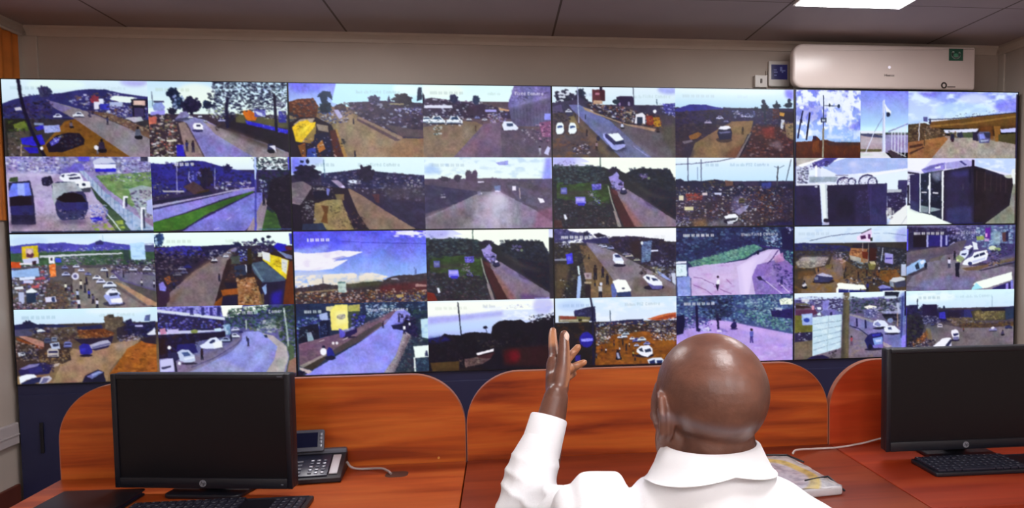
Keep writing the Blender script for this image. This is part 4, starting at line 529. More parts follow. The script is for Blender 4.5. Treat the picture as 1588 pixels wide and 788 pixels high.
def f24(s):
    s.G('#fbfdff', '#f4f8ff', 0, 16); words(s, 112, 8, (4, 3), '', '#d0d4d8', .5); s.P('#3a3a6a', '0,0 14,1 20,3 34,6 40,10 0,16'); s.N('0,0 16,0 26,4 44,6 60,10 46,18 0,20', ['#26264c', '#4a4a80', '#30305c', '#6a6a9c', '#1c1c38'], 90, .8, 2); s.tree(36, 6, 4, 3, ['#1c1c38', '#2a2a50'], 16); s.P('#1d1832', '44,7 50,5 60,9 48,10')
    s.G('#35303a', '#48403c', 16); s.P('#2c2858', '30,13 60,10 62,17 34,17'); s.P('#241d36', '60,12 66,9 78,9.5 88,9 104,11 124,13 124,17 137,20 137,46 100,42 66,22'); s.N('60,10 100,10 124,14 137,20 137,46 100,42 62,20', ['#1e1a36', '#2c2450', '#3a2c30', '#17142c', '#4a4468', '#241c2c'], 250, .8, 2.2); s.P('#2c1d20', '84,16 96,13 97,38 88,32', .8)
    s.P('#7f7280', '36,16 46,17 66,26 100,44 137,66 137,79 78,79 60,50 40,30'); s.C('36,16 66,26 137,68 137,79 78,79', '#867a80', 14, .5, .4, .5); s.P('#8a82a8', '36,16 46,17 60,30 44,28', .7); s.P('#665850', '90,55 137,70 137,79 84,79', .7)
    s.P('#6a5440', '28,18 38,20 60,50 78,79 34,79 30,50'); s.C('30,26 40,28 78,79 36,79', '#8a6c4c', 9, .48, .3, .8); s.N('26,18 36,20 36,34 28,36', ['#2a2424', '#5a5038', '#3a3030'], 30)
    s.P('#2a282c', '0,20 28,18 34,46 36,79 0,79'); s.N('0,16 30,16 34,46 34,79 0,79', ['#1e1c2c', '#3c3a34', '#2a2838', '#5a5a58', '#46402c', '#15131e'], 190, .8, 2.2); s.P('#5a4a34', '1,40 17,40 14,56 8,79 1,79', .8); s.N('6,17 18,16 18,21 6,21', ['#e4e8ff', '#8a8ac0'], 14, .5, 1.3); s.P('#7a849c', '0,34 14,33 14,36 0,36'); s.P('#3c38d8', '13,29 20,27 21,39 14,40'); s.R('#6c70f0', 15, 31, 19, 36, .7); s.P('#a4bcec', '26,54 29,52 30,62 28,79 24,79 25,66'); s.L('#d8ecf0', '26.5,42 27.5,52', 2); s.P('#a89098', '33,50 41.5,50 41.5,57 34,57'); s.R('#7a5c68', 35.5, 52, 38.5, 55); s.R('#b8a090', 33, 60, 41, 62, .8); s.R('#251c26', 34, 63, 40, 79); s.N('6,56 16,56 14,79 8,79', ['#26202c', '#c8ccd8', '#15131c'], 14)
    s.P('#5a6c98', '98,16 110,14 108,38 98,39'); s.N('98,16 110,15 108,38 98,38', ['#3c4870', '#7c90bc', '#2c2c58'], 30, .7, 1.6); s.E('#e4ecf4', 98.5, 17, 1.5, 2); s.R('#dfe4ff', 109, 25, 117, 27); s.N('108,38 137,36 137,66 112,50', ['#1c1c34', '#2c2e50', '#4a4a70', '#8a90b8', '#a8a8c4', '#26221f'], 110, .7, 1.8)
    s.N('96,38 104,40 104,54 97,54', ['#2c1f24', '#3a2a2c', '#1c1a2c'], 24); s.P('#8c98d4', '116,48 124,54 132,60 131,62 118,54'); s.P('#c8d0e8', '132,52 137,52 137,66 133,62')
    for x, y, w, c in ((56, 20, 7, '#c4c8e8'), (63, 22, 8, '#8c8cb4'), (52, 19, 5, '#e4e8ff'), (84, 31, 9, '#a8a498'), (93, 36, 7, '#b0a898'), (80, 29, 7, '#8a889c')): s.car(x, y, w, c)
    s.E('#1f1a34', 73, 42, 7, 2); s.P('#e0e8ff', '66,29 70,28 76,34 78,38 77,41 69,40 65,36'); s.P('#26305c', '67.5,30 72,30 75,33.5 69,33'); s.P('#f4f8ff', '68,37 78,37 77.5,40 69,40')
    s.E('#20182c', 112, 68, 12, 3); s.P('#f0f4ff', '99,56 103,53 112,54 121,62 122,66 112,66 106,64'); s.P('#28305a', '103,55 107,56 107,60 103,57'); s.P('#28305a', '109,57 115,58 117,60 111,60.5'); s.P('#5c58a0', '104,62 112,66 122,66 121,70 110,70', .9); s.N('108,46 120,46 120,54 110,54', ['#2c2430', '#8a7a5c', '#c8c4b0'], 18)
    s.P('#fbfffa', '65,60 70,58 80,59 86,70 85,73 70,73 66,68'); s.P('#2c3a68', '70,73 85,72 86,78 70,78'); s.P('#5a64a8', '63,64 66,62 70,74 68,79 64,79'); s.E('#3a3a50', 77, 68.5, 1.8, 1)
    for x, y, h, c in ((45.5, 58, 17, '#2c1c20'), (54, 56, 13, '#2c2038'), (59, 64, 13, '#241c2c'), (51, 79, 17, '#c4c0c8'), (38.5, 35, 6, '#4a2c24'), (45, 66, 9, '#5a4424')): s.man(x, y, h, c)
    s.E('#d8dcf0', 52, 63, 1.8, 2); stamp(s, '#ffffff', .85, 8, 8)

def f25(s):
    s.G('#1c2450', '#2c3060'); s.N('0,0 136,0 136,26 90,28 30,44 0,46', ['#1a2048', '#24305c', '#38507c', '#141438', '#5a74a0', '#2c2c60', '#46608c', '#1c1430'], 460, .8, 2.4); s.P('#1b1748', '50,14 84,12 90,22 60,24', .5); s.N('100,2 124,4 122,24 102,22', ['#8cb0c8', '#4a6a98', '#26305c', '#c8dcf0'], 50, .7, 1.8); s.P('#171440', '122,4 136,0 136,28 124,26'); s.N('128,0 136,0 136,8 130,9', ['#c8d4ff', '#2a2a6a'], 12)
    s.P('#5a8a80', '14,40 30,36 60,28 90,20 100,24 80,36 40,44 20,46'); s.N('14,40 40,32 90,20 100,24 80,36 20,46', ['#6a9c84', '#3c6470', '#84b49c', '#284858', '#4a7868'], 170, .6, 1.7); s.N('0,30 30,36 30,44 0,46', ['#26486c', '#2c5a5c', '#1a2450'], 30); s.N('124,30 136,28 136,48 126,46', ['#6ab0b4', '#3c7a80', '#8cccc8'], 26)
    s.P('#c8b4e4', '14,46 36,43 60,41 80,38 96,30 108,26 120,26 122,34 136,46 136,79 14,79'); s.P('#d8c8f4', '70,46 96,32 112,27 106,36 90,50 84,79 74,79 72,58'); s.P('#ecdcff', '74,44 94,36 88,50 84,79 80,79 76,56', .6); s.C('14,46 70,42 70,79 14,79', '#b088c4', 10, .48, .3, .6); s.P('#e0c8f0', '16,60 40,54 70,52 72,60 40,64', .4)
    s.P('#8468b8', '94,44 110,40 124,36 136,46 136,79 92,79 88,58'); s.C('94,44 124,38 136,79 92,79', '#a48ad0', 9, .5, .3, .7); s.N('112,44 136,44 136,79 120,70', ['#241c58', '#5c4a98', '#8a78c8', '#342a70'], 70, .8, 2); s.P('#b88cc0', '112,36 124,30 126,40 116,42', .8); s.L('#3c2468', '119,27 112,37 106,43', 1.1); s.L('#34246c', '98,22 122,26', 1.6)
    for p in ('20,57 30,59 44,66', '20,66 34,72 42,78', '44,68 56,74 64,77', '58,60 64,66'): s.L('#6a3c80', p, .7, .8)
    s.P('#241c40', '93,58 98,57 101,62 96,62'); s.L('#2c2450', '100,61 110,68 116,72', .9); s.L('#d8c8f4', '104,63 124,79', 1); s.L('#e4d4f8', '120,66 132,77', 1); s.R('#1c1848', 121, 62, 124, 68, .6); s.N('110,12 124,10 124,24 112,24', ['#dceaff', '#9cc0e0', '#3c4a80'], 16, .6, 1.4); s.L('#101038', '96,6 96,18', 1.6); s.E('#101038', 95, 30, 1.4, 2.4)
    s.P('#e8ecff', '0,39 12,38.5 12,41 0,41.5'); s.P('#dcf0fc', '0,42 12,42 12.6,56 0,56'); s.N('2,44 11,44 11,54 2,54', ['#a4c0c8', '#f4fcff'], 12, .7, 1.3); s.P('#8498e0', '1,57 16,56 16.5,79 2,79'); s.C('1,57 16,56 16.5,79 2,79', '#a4b4f4', 6, .5, .3); s.L('#34407c', '13,42 13.6,56', 1.6); s.L('#34407c', '17,58 17.2,79', .9)
    s.E('#2a1c30', 48.3, 57.5, 1.4, 1.5); s.P('#f0f0fa', '46.5,62 49,60 50.5,60.5 50,66 47,67'); s.P('#171230', '45.5,66 49.8,66 49,70 48,74 46.6,70')
    stamp(s, '#ffffff', .9, 8.5, 7.2); words(s, 76, 7, (6,), 'Fixed Camera', '#ffffff', .85)

def f26(s):
    s.G('#dceeff', '#cfe0f6', 0, 24); s.C('0,0 132,0 132,22 0,20', '#b4d0f4', 14, .5, .3, .6); s.E('#8a8af0', 130, 14, 12, 12, .5); stamp(s, '#b0c4d8', .5, 5, 7)
    s.L('#4c5880', '18,17 40,12 60,9.6 80,8', .7); s.L('#6a80b0', '92,9 110,9 132,12', .6)
    s.G('#35302f', '#4a3a2c', 20); s.P('#24265c', '0,20 12,19 40,22 56,23 66,25 66,30 0,28'); s.N('0,22 66,25 66,38 44,36 0,44', ['#1f1c3c', '#2c2c34', '#3a3a48', '#26223a', '#4a4858'], 130, .8, 2)
    s.P('#7a6250', '44,36 56,38 90,62 80,79 8,79 12,54 40,46'); s.C('0,46 56,38 90,62 70,79 0,79', '#8a6430', 9, .45, .3, .8); s.P('#7c6c74', '44,34 50,36 58,50 56,60 46,54', .7); s.N('42,30 60,30 66,42 48,40', ['#26264c', '#5a5070', '#8a8098', '#c8bcd0', '#30283c'], 50, .6, 1.5)
    s.P('#8d857c', '2,42 10,36 26,36 40,37 36,46 20,49 4,48'); s.N('4,38 40,37 36,46 4,48', ['#a49c90', '#6a6468', '#c4bcb4', '#4a4448'], 60, .7, 1.8); s.P('#b0a8ac', '8,36 40,36 40,39 8,40', .8); s.P('#34302c', '0,50 24,49 26,56 2,60'); s.P('#6a4a28', '4,52 24,52 24,58 4,60', .8); s.P('#6a6430', '36,46 44,45 40,50 36,50', .6)
    s.P('#26202c', '68,22 94,20 98,26 98,40 88,44 86,32 68,26'); s.P('#a06c44', '66,26 86,27 80,44 64,34'); s.N('66,27 80,28 79,38 66,34', ['#7a4a34', '#c08c60', '#5a3428'], 24, .8, 1.7); s.P('#b0aca4', '64,34 78,38 78,44 66,40'); s.P('#6a2a18', '79,30 87,31 86,40 80,38'); s.P('#9c7a60', '80,38 87,40 86,44 80,44'); s.P('#3a1a18', '88,26 97,27 96,40 88,42'); s.L('#b4a8a0', '80,20 80,30', .8); s.L('#8a8078', '87,20 86.4,44', .8)
    s.P('#f0dcf8', '73,12 78,10 90,10 91,17 89,19 73,17'); s.P('#e4d0f4', '77,10 90,4 91,10 79,12'); s.P('#4a1c54', '77,12 83,11 84,15 78,16'); s.P('#5a2c68', '86,10 89,10 89,16 86,15'); s.L('#30303c', '78,9 90,3.4', 1); s.R('#2c3430', 89, 14, 91.5, 18)
    s.P('#262734', '97,24 132,28 132,60 100,50'); s.N('94,26 132,28 132,58 98,52', ['#1c1f2c', '#34384a', '#5c5c6c', '#2a2c3c', '#4a4038', '#8a88a4'], 130, .7, 1.9); s.P('#9c98dc', '106,32 116,34 116,46 106,44'); s.R('#3c3488', 107, 38, 115, 39.6); s.L('#a8b0cc', '104,26 102,42', 1.1); s.R('#c8d4f4', 126, 46, 132, 60, .9); s.P('#c4b890', '88,42 94,42 96,46 90,47'); s.P('#8a8040', '86,44 96,46 94,52 88,52', .7)
    s.N('66,40 86,44 86,52 68,48', ['#1f2438', '#6a7c98', '#a8b4bc', '#34405c', '#8a9cb0'], 40); s.P('#5a4834', '60,42 76,50 100,62 84,66 58,60'); s.N('56,46 80,50 104,58 100,66 60,66', ['#2a201c', '#6a4a30', '#8a6a44', '#1c1820', '#4a3028'], 90, .6, 1.6); s.P('#7a4c24', '96,54 120,52 126,62 110,68 98,62'); s.N('96,50 124,50 124,66 98,62', ['#5a3a20', '#8a5c2c', '#2a2024', '#6a6040'], 60)
    s.N('60,62 100,60 108,72 62,70', ['#15142a', '#26264c', '#1c1a24', '#3a3c50', '#c8ccdc'], 70, .7, 1.6)
    s.E('#2a1e20', 34, 65, 13, 2.6); s.P('#2e2f58', '23,62 26,57 32,55 42,57 46,62 40,66 24,66'); s.P('#b4b4d0', '26,57 33,54.6 43,58 45,60 34,59'); s.P('#8a8cac', '24,60 28,59 28,63 24,63', .8); s.bike(12, 73, 10, '#3a3848'); s.P('#d8d4e0', '9,69 13,66 15,69 11,71')
    s.P('#fbfff8', '50,68 53,67 82,70 85,75 70,76 52,74'); s.P('#fbfff8', '49,74 52,70 54,79 49,79'); s.P('#262c7c', '52,74.5 84,76.5 84,79 52,79'); s.L('#dfe4ff', '64,75 64,79', .7)
    s.P('#8c8ad8', '98,73 104,70 114,73 112,75 101,75'); s.P('#2c2c70', '100,75 116,74 118,79 102,79'); s.P('#d0d4dc', '112,66 116,62 126,61 131,63 130,66 120,68'); s.P('#3a3c58', '117,68 131,65 132,73 120,74'); s.P('#8a90a8', '112,66 117,68 118,74 113,72'); s.R('#eaeef8', 104, 77.6, 132, 79)
    for x, y, h, c in ((60, 54, 6, '#1c1c2c'), (58.5, 62, 8, '#2a2420'), (75, 61, 7, '#2a1818'), (85, 60, 8, '#301820'), (86, 79, 13, '#2a2a6c'), (44.5, 50, 4, '#6a3820'), (78, 78, 4, '#1c1c40'), (99.5, 56, 9, '#b0a8b4'), (28, 54, 6, '#2c1c34')): s.man(x, y, h, c)
    s.N('54,40 60,40 60,44 54,44', ['#d8b8b8', '#b0888c'], 8)

def f27(s):
    s.G('#4a4880', '#5a5480'); s.R('#b8b4a4', 0, 0, 58, 1.6, .7); s.P('#262044', '0,2 50,4 60,6 50,26 0,32'); s.R('#1a1222', 8, 11, 24, 26); s.R('#241f6c', 25, 12, 50, 25); s.N('0,2 50,3 50,10 0,10', ['#3c3460', '#241c40', '#5a5a7c', '#301a3c'], 60, .7, 1.8); s.P('#5c58e8', '0,4 2,4 2,30 0,30')
    for x in (24.5, 41, 47): s.R('#a4a4dc', x-1, 12, x+1.2, 26 if x < 47 else 24)
    s.N('48,2 84,2 84,14 50,20', ['#3c3a70', '#6a6aa8', '#8c8cc8', '#26264c', '#b0b0e0'], 110, .7, 1.8); s.N('56,10 84,14 70,22 52,24', ['#8a88b8', '#30305c', '#dfe4ff', '#4a4a84', '#15153a'], 50); s.P('#1c1a3c', '52,18 60,16 60,22 52,26'); s.P('#9a96c4', '50,25 56,20 58,21 52,28')
    s.P('#5a5064', '0,32 30,27 48,26 60,20 72,18 66,30 70,46 131,48 131,79 0,79'); s.P('#7a7084', '26,44 46,36 60,34 66,44 131,52 131,79 60,79 0,72 8,60'); s.C('0,40 60,30 131,52 131,79 0,79', '#877ca0', 15, .5, .4, .6); s.P('#7a76b4', '20,66 60,60 84,64 76,79 4,79', .6); s.P('#655a54', '28,40 44,36 40,42 28,44', .8); s.P('#6a5a60', '2,30 44,27 48,29 6,36', .7); s.P('#a09490', '68,48 80,52 70,56 64,52', .5)
    s.N('82,2 131,2 131,34 96,32 84,20', ['#7c9cc0', '#a8c0e4', '#4a5c88', '#c8d8f4', '#3c4474', '#98acd0', '#5a78a4'], 190, .8, 2.2); s.P('#5c3a40', '114,10 122,8 122,20 115,21'); s.R('#28244a', 119, 8, 122, 20); s.P('#5c1f90', '94,4 100,3 100,18 94,16'); s.P('#e4a0e8', '93.5,11 96.5,10 96.5,15 94,15'); s.P('#d8a8e8', '93,17 99,17 99,20 93,20', .8); s.P('#8c9c58', '83,14 92,13 93,18 84,19'); s.R('#a8c8d8', 102, 8, 113, 24, .7); s.P('#3c3468', '112,22 130,24 128,36 114,40'); s.N('100,26 118,24 128,34 112,38', ['#26284c', '#5c6c90', '#1c1c3c'], 40)
    s.P('#6a5644', '66,52 84,50 131,40 131,44 100,50 86,55 72,55'); s.P('#2c2638', '86,55 131,45 131,47 90,56', .8); s.P('#7a6a60', '96,46 131,38 131,42 100,50', .7)
    s.P('#e4ecf8', '78,20 84,22 86,30 80,30'); s.P('#dfe8ff', '64,32 72,29 76,32 70,41 62,40'); s.P('#eef4fb', '68,27 76,24 79,26 74,30'); s.P('#2c3464', '66,34.5 72,34 70,36.6 65,36.4'); s.P('#8a9a78', '58,40 62,36 70,40 64,46'); s.E('#dfe8a8', 61, 42.6, 1.8, 1.4); s.P('#242a50', '74,32 79,28 78,34 74,38', .9)
    s.E('#2c2840', 82, 47.5, 16, 2, .7); s.P('#f2f6ff', '67,46 70,42 78,38 81,33 96,30.5 98,36 96,42 86,46 74,49 67,48'); s.P('#20264c', '80,38 86,35 87,38 81,40'); s.P('#20264c', '87,35 93,33 94,36 88,38'); s.E('#2c3468', 76, 46.5, 2.6, 2.2); s.P('#b8c0ec', '78,44 95,39 94,42 80,46', .7)
    s.E('#d8e4c8', 103, 28.5, 5, 3); s.E('#8ca078', 109, 30, 4, 2.4); s.N('96,30 114,31 112,50 98,50', ['#1c1c38', '#2c2c54', '#6a4a58', '#8890b8', '#15152a'], 60, .8, 1.7)
    s.P('#98b8ec', '0,50 6,46 16,41 22,41 24,46 20,50 10,56 0,60'); s.P('#26304c', '10,48 14,44 16,52 12,53'); s.P('#e4ecff', '16,44 20,41 22,44 18,47'); s.P('#2a2434', '0,59 22,50 26,52 8,60', .7); s.E('#1c1c34', 23, 48, 2, 3.4)
    s.man(51, 52, 13, '#dcd8f4', '#30304c'); s.man(57.5, 42, 11, '#1a1a2c'); s.P('#16162c', '58,46 64,45 63,55 62,62 59,62'); s.L('#1c1a30', '60,54 59.4,61', 1.4); s.L('#1c1a30', '62,54 63,63', 1.4)
    s.P('#f8fff8', '80,72 84,69 127,57.5 128,67 96,77 86,77'); s.P('#a8e8fa', '79,76 84,70 92,77 78,79'); s.P('#241f60', '104,77 128,68.5 128,79 104,79'); s.P('#9c90f4', '120,72 123,71 123,79 120,79'); s.R('#8a88e8', 126, 68, 129, 79)
    stamp(s, '#ffffff', .8, 8.5, 7.8); words(s, 58, 7.6, (3, 3), 'Camera', '#e8e8ff', .75); s.R('#2c2440', 129, 0, 131, 79, .6)

def f30(s):
    s.G('#d4f4ff', '#cfe2fa', 0, 20); s.E('#eef8ff', 110, 3, 36, 4, .7); stamp(s, '#8cb0c4', .5, 8, 7, (4, 2, 2, 2, 2, 2)); words(s, 90, 6, (4,), 'PTZ Camera', '#b0c8d0', .6)
    s.G('#3a3030', '#8a6c4e', 16); s.P('#22244c', '0,16 9,15 10,13 16,12 20,14 24,16 36,17 44,16 56,18 70,19 92,18 94,24 60,24 0,26'); s.tree(15, 16, 6, 4.5, ['#1b1c3c', '#20224c'], 30); s.tree(30, 18, 5, 3, ['#1d2044'], 16); s.P('#4a4668', '0,21 20,20 20,28 0,28')
    s.P('#5a4c40', '40,20 66,19 66,26 42,24'); s.N('16,20 66,20 70,34 20,34', ['#2a2030', '#4a3a30', '#5a4a48', '#6a5a44', '#3c2c2c', '#8a8090'], 130, .7, 2); s.P('#dce4ec', '23,22 28,21 33,23.5 24,24'); s.P('#6a3a1c', '66,23 94,22 106,27 100,31 68,31'); s.N('66,22 106,26 104,34 66,36', ['#8a5430', '#4a2418', '#b07848', '#3a2020', '#6a4030'], 80, .7, 1.8); s.P('#251c34', '62,32 96,32 104,30 102,38 70,38')
    s.P('#55483f', '95,10 100,7 105,7 106,10 115,10 116,22 104,24 96,22'); s.N('95,10 115,10 115,22 96,22', ['#6a5c4c', '#423830', '#7a6c58'], 40, .6, 1.4); s.R('#34302c', 100, 7, 105.6, 11); s.P('#2c2434', '108,22 120,18 120,32 108,34'); s.P('#1c1c40', '118,14 124,12 126,18 150,15 150,32 120,30'); s.N('116,16 150,16 150,34 118,30', ['#1e1a44', '#2c2a68', '#16142c', '#34305c'], 80, .8, 2); s.P('#5a64a0', '139,9 145,8 144,15 138,15'); s.R('#b4b4e8', 128, 19, 136, 21)
    s.P('#97795f', '60,42 70,44 100,38 120,35 134,32 130,38 118,46 100,64 94,79 36,79 48,56'); s.C('60,42 134,32 100,64 94,79 36,79', '#a4886a', 13, .5, .4, .6); s.P('#a08a80', '104,40 134,32 128,38 108,48', .6)
    s.P('#3a2c2a', '0,30 30,34 56,38 58,54 44,60 0,70'); s.P('#b08070', '4,28 12,28 30,34 30,40 20,37'); s.P('#7a3c1c', '2,29 30,41 22,42 2,32'); s.N('0,32 28,40 24,54 0,54', ['#2a2028', '#6a5048', '#8a7c78', '#4a3830', '#181420', '#c8b0b0'], 110, .7, 1.9); s.N('18,46 58,44 52,60 28,62', ['#7a5c34', '#5a4430', '#8a6e48', '#34282c', '#a08c70'], 100, .6, 1.7); s.P('#b0a098', '36,58 46,57 44,60 38,61')
    for x, y, w, c in ((34, 33, 7, '#4a5064'), (41, 32, 6, '#8a94a8'), (55, 38, 8, '#7078b8'), (39, 46, 12, '#b8b4b0')): s.van(x, y, w, c)
    s.P('#b4c0dc', '36,36 46,35 47,42 38,42'); s.P('#2a2e4c', '39,37 45,36.4 45.6,39 39.5,40'); s.P('#c4c4d4', '2,45 10,44 10,48 3,49'); s.N('4,44 24,42 24,52 6,52', ['#241e3c', '#4a4468', '#15122a'], 40)
    s.P('#2a28a0', '67,40 72,37 80,39 81,47 76,50 68,48'); s.P('#3a38c8', '68,42 74,42 74,46 68,45', .8); s.E('#241c34', 74, 50, 7, 1.4); s.P('#a8a8c4', '78,39 90,35 98,34 101,37 100,40 84,44 80,43'); s.P('#4a4a78', '80,41 100,37 100,38.6 82,42.6', .8); s.P('#241f44', '80,43.4 100,39.4 98,42 84,45')
    s.N('108,30 136,28 134,34 112,37', ['#2a2444', '#8a84a8', '#4a4468', '#1c1830', '#c8c4d8'], 46)
    s.P('#96531e', '104,63 114,50 118,44 134,36 150,36 150,70 98,70'); s.C('104,63 118,44 134,36 150,36 150,70 98,70', '#b0672a', 8, .47, .25, .9); s.C('104,63 118,44 150,38 150,70 98,70', '#6a3814', 6, .58, .2, .8); s.P('#2c2230', '132,34 150,30 150,40 138,38'); s.P('#e0e4f4', '140,29 146,25 149,22 150,30 142,30')
    s.P('#221e50', '2,64 16,57 30,56 38,60 34,68 4,70'); s.P('#7a74b0', '3,62 14,57.5 25,57 22,59.6 8,63'); s.P('#2c2874', '12,63 26,59 28,66 14,67', .8); s.N('26,57 42,58 40,66 28,66', ['#3a2c4c', '#8a7a88', '#241c34'], 20)
    s.P('#edf4ff', '2,70 10,68 18,68 21,71 10,74 3,78'); s.P('#20244c', '4,77 16,72 28,71 26,76 14,79 4,79'); s.P('#c0bccc', '26,71 34,70 37,73 33,77 22,79'); s.P('#3c3c70', '28,72 34,73 30,77 24,78', .7); s.P('#1b1834', '68,79 72,71 86,65 92,68 94,79'); s.P('#7078b4', '73,72 86,66.4 92,68 79,75'); s.P('#a4a8d8', '78,70 88,66.8 90,68 80,72', .7)
    s.R('#1c1a26', 0, 78, 150, 79)

def f31(s):
    s.G('#3a3c80', '#8a86b0'); s.P('#fbfff8', '68,0 92,0 90,8 80,14 70,12'); s.P('#f4fff8', '92,2 120,0 118,6 96,8'); s.N('80,4 110,2 130,2 148,0 148,24 100,26 74,22 72,14', ['#20342c', '#284438', '#18243c', '#34584c', '#46685c', '#1a1c38'], 330, .8, 2.2); s.N('110,18 132,16 134,32 106,30', ['#8c98a0', '#5c6c78', '#b0b8b8', '#3c4c50'], 110, .7, 1.8); s.N('124,4 148,2 148,60 132,40', ['#2c4430', '#1c2c30', '#48603c', '#20302c'], 170, .8, 2.2)
    s.P('#8c88e0', '0,0 64,0 70,12 0,4'); s.N('2,1 66,1 68,11 10,6', ['#6c68d0', '#a8a4f0', '#3c3898', '#20205c'], 60, .8, 2); s.P('#d4dcf0', '0,3 30,7 72,13 72,16 30,10 0,6'); s.P('#25204c', '0,7 70,16 72,26 0,27'); s.N('0,9 70,17 70,25 0,26', ['#3c3cb0', '#5450c8', '#1d1a3c', '#2a2c4c', '#8884d8', '#342434'], 130, .8, 2.1)
    for x in (35, 47, 56, 64): s.R('#1c1a58', x, 2, x+3.4, 8+x*.05, .8)
    s.P('#c8ccf0', '0,27 30,26 60,26.6 72,25 72,27 40,29 0,30'); s.P('#c888b0', '2,24 8,23 9,29 3,30'); s.R('#c4bcec', 10, 24.5, 22, 29); s.E('#8c9858', 39, 27.5, 4, 2.4); s.P('#c8e4fa', '60,25 68,24 68,28 61,28'); s.P('#7898c0', '70,21 77,20 78,32 71,32'); s.N('70,21 78,21 78,32 70,32', ['#c8d8f0', '#4a6a9c'], 14)
    s.P('#1c1530', '0,30 60,29 72,28 72,34 40,38 36,52 0,56'); s.N('0,31 46,30 40,46 0,54', ['#261c4c', '#301c24', '#1a1838', '#2a2a6c', '#150f1e'], 100, .8, 2); s.P('#2a1614', '0,34 9,34 8,52 0,54', .8); s.E('#f4f4ff', 11.5, 44, 2, 2); s.P('#241f64', '20,41 38,40 42,50 30,52 18,48')
    s.P('#7c7090', '16,60 70,47 90,32 92,36 60,58 20,79 10,79', .9); s.P('#76688a', '18,62 48,52 74,42 88,34 80,44 40,64 16,79', .7); s.L('#443c70', '34,66 60,56 84,42 90,36', .7)
    s.P('#8a90d8', '90,29 108,29 128,38 134,48 128,66 122,75 20,75 46,66 78,50 90,38'); s.P('#9ca4f0', '92,32 108,31 122,40 116,58 100,70 74,60 88,44', .6); s.C('90,29 134,44 122,75 30,75', '#7c80c8', 14, .5, .4, .5); s.P('#a8a4c0', '40,66 70,58 100,75 30,75', .4); s.P('#b0a8ac', '112,31 124,34 138,46 140,58 134,75 114,75 124,60 128,46 120,38'); s.C('112,31 138,46 140,58 134,75 114,75 128,46', '#c0b4b4', 9, .5, .4, .6); s.P('#4a5c44', '138,42 146,46 146,62 138,75 136,75 141,58'); s.P('#8a6a5c', '140,62 148,58 148,75 138,75'); s.L('#a8b8b8', '136.5,4 139,28 140.5,46', 1.8); s.L('#34443c', '141,40 141,58 137,75', 1)
    for x, y, w, c in ((83, 26, 9, '#c8ccf0'), (82, 33, 10, '#e4ecff'), (89, 29, 5, '#2c2c74'), (72, 37, 11, '#a8b8dc')): s.car(x, y, w, c)
    s.P('#dfe8ff', '44,43 52,38 56,35 62,34 66,38 68,45 60,46.4 46,46'); s.P('#26305c', '54,39.6 58,36.4 61,37 60,40 55,41'); s.P('#f0f6fb', '58,40 68,38 68.4,45 60,46')
    s.P('#c0ccec', '20,49 24,46.6 32,47 38,53 39,59 30,61.6 22,58'); s.P('#46588c', '24,49.6 31,49 34,53 27,54'); s.P('#e8f0ff', '26,56 38,54 38,56 28,58', .8); s.E('#2c2840', 32, 61.6, 9, 1.2); s.P('#26264c', '9,50 18,49 22,56 16,60 10,56'); s.P('#c8c8f4', '1,57 15,55 16,70 10,73 1,74'); s.P('#34345c', '2,65 13,63 12.6,65 3,67.4'); s.P('#15142c', '15.6,56 18,60 19,71 16.6,70'); s.P('#8c80d8', '1,70 16,69 14,73 1,74', .7); s.E('#eef2ff', 21.6, 61, 1.6, 2)
    s.man(46, 58, 12, '#2c1c28'); s.man(95, 39, 5, '#20284c'); s.man(96.5, 45, 9, '#2a2c60'); s.man(78, 39, 8, '#141c38'); s.L('#b0bcc4', '95,16 95,27', 1.2); s.P('#26304c', '114,33 117,33 118,36 115,36'); s.N('98,24 106,24 106,29 98,28', ['#6a7c48', '#34443c'], 10); stamp(s, '#f0f8ff', .7, 91, 6.6, (2, 3, 2)); s.T(120, 6.4, 'Camera', '#f4f8ff', .9); s.P('#3c2c40', '0,75 148,75 148,79 0,79')

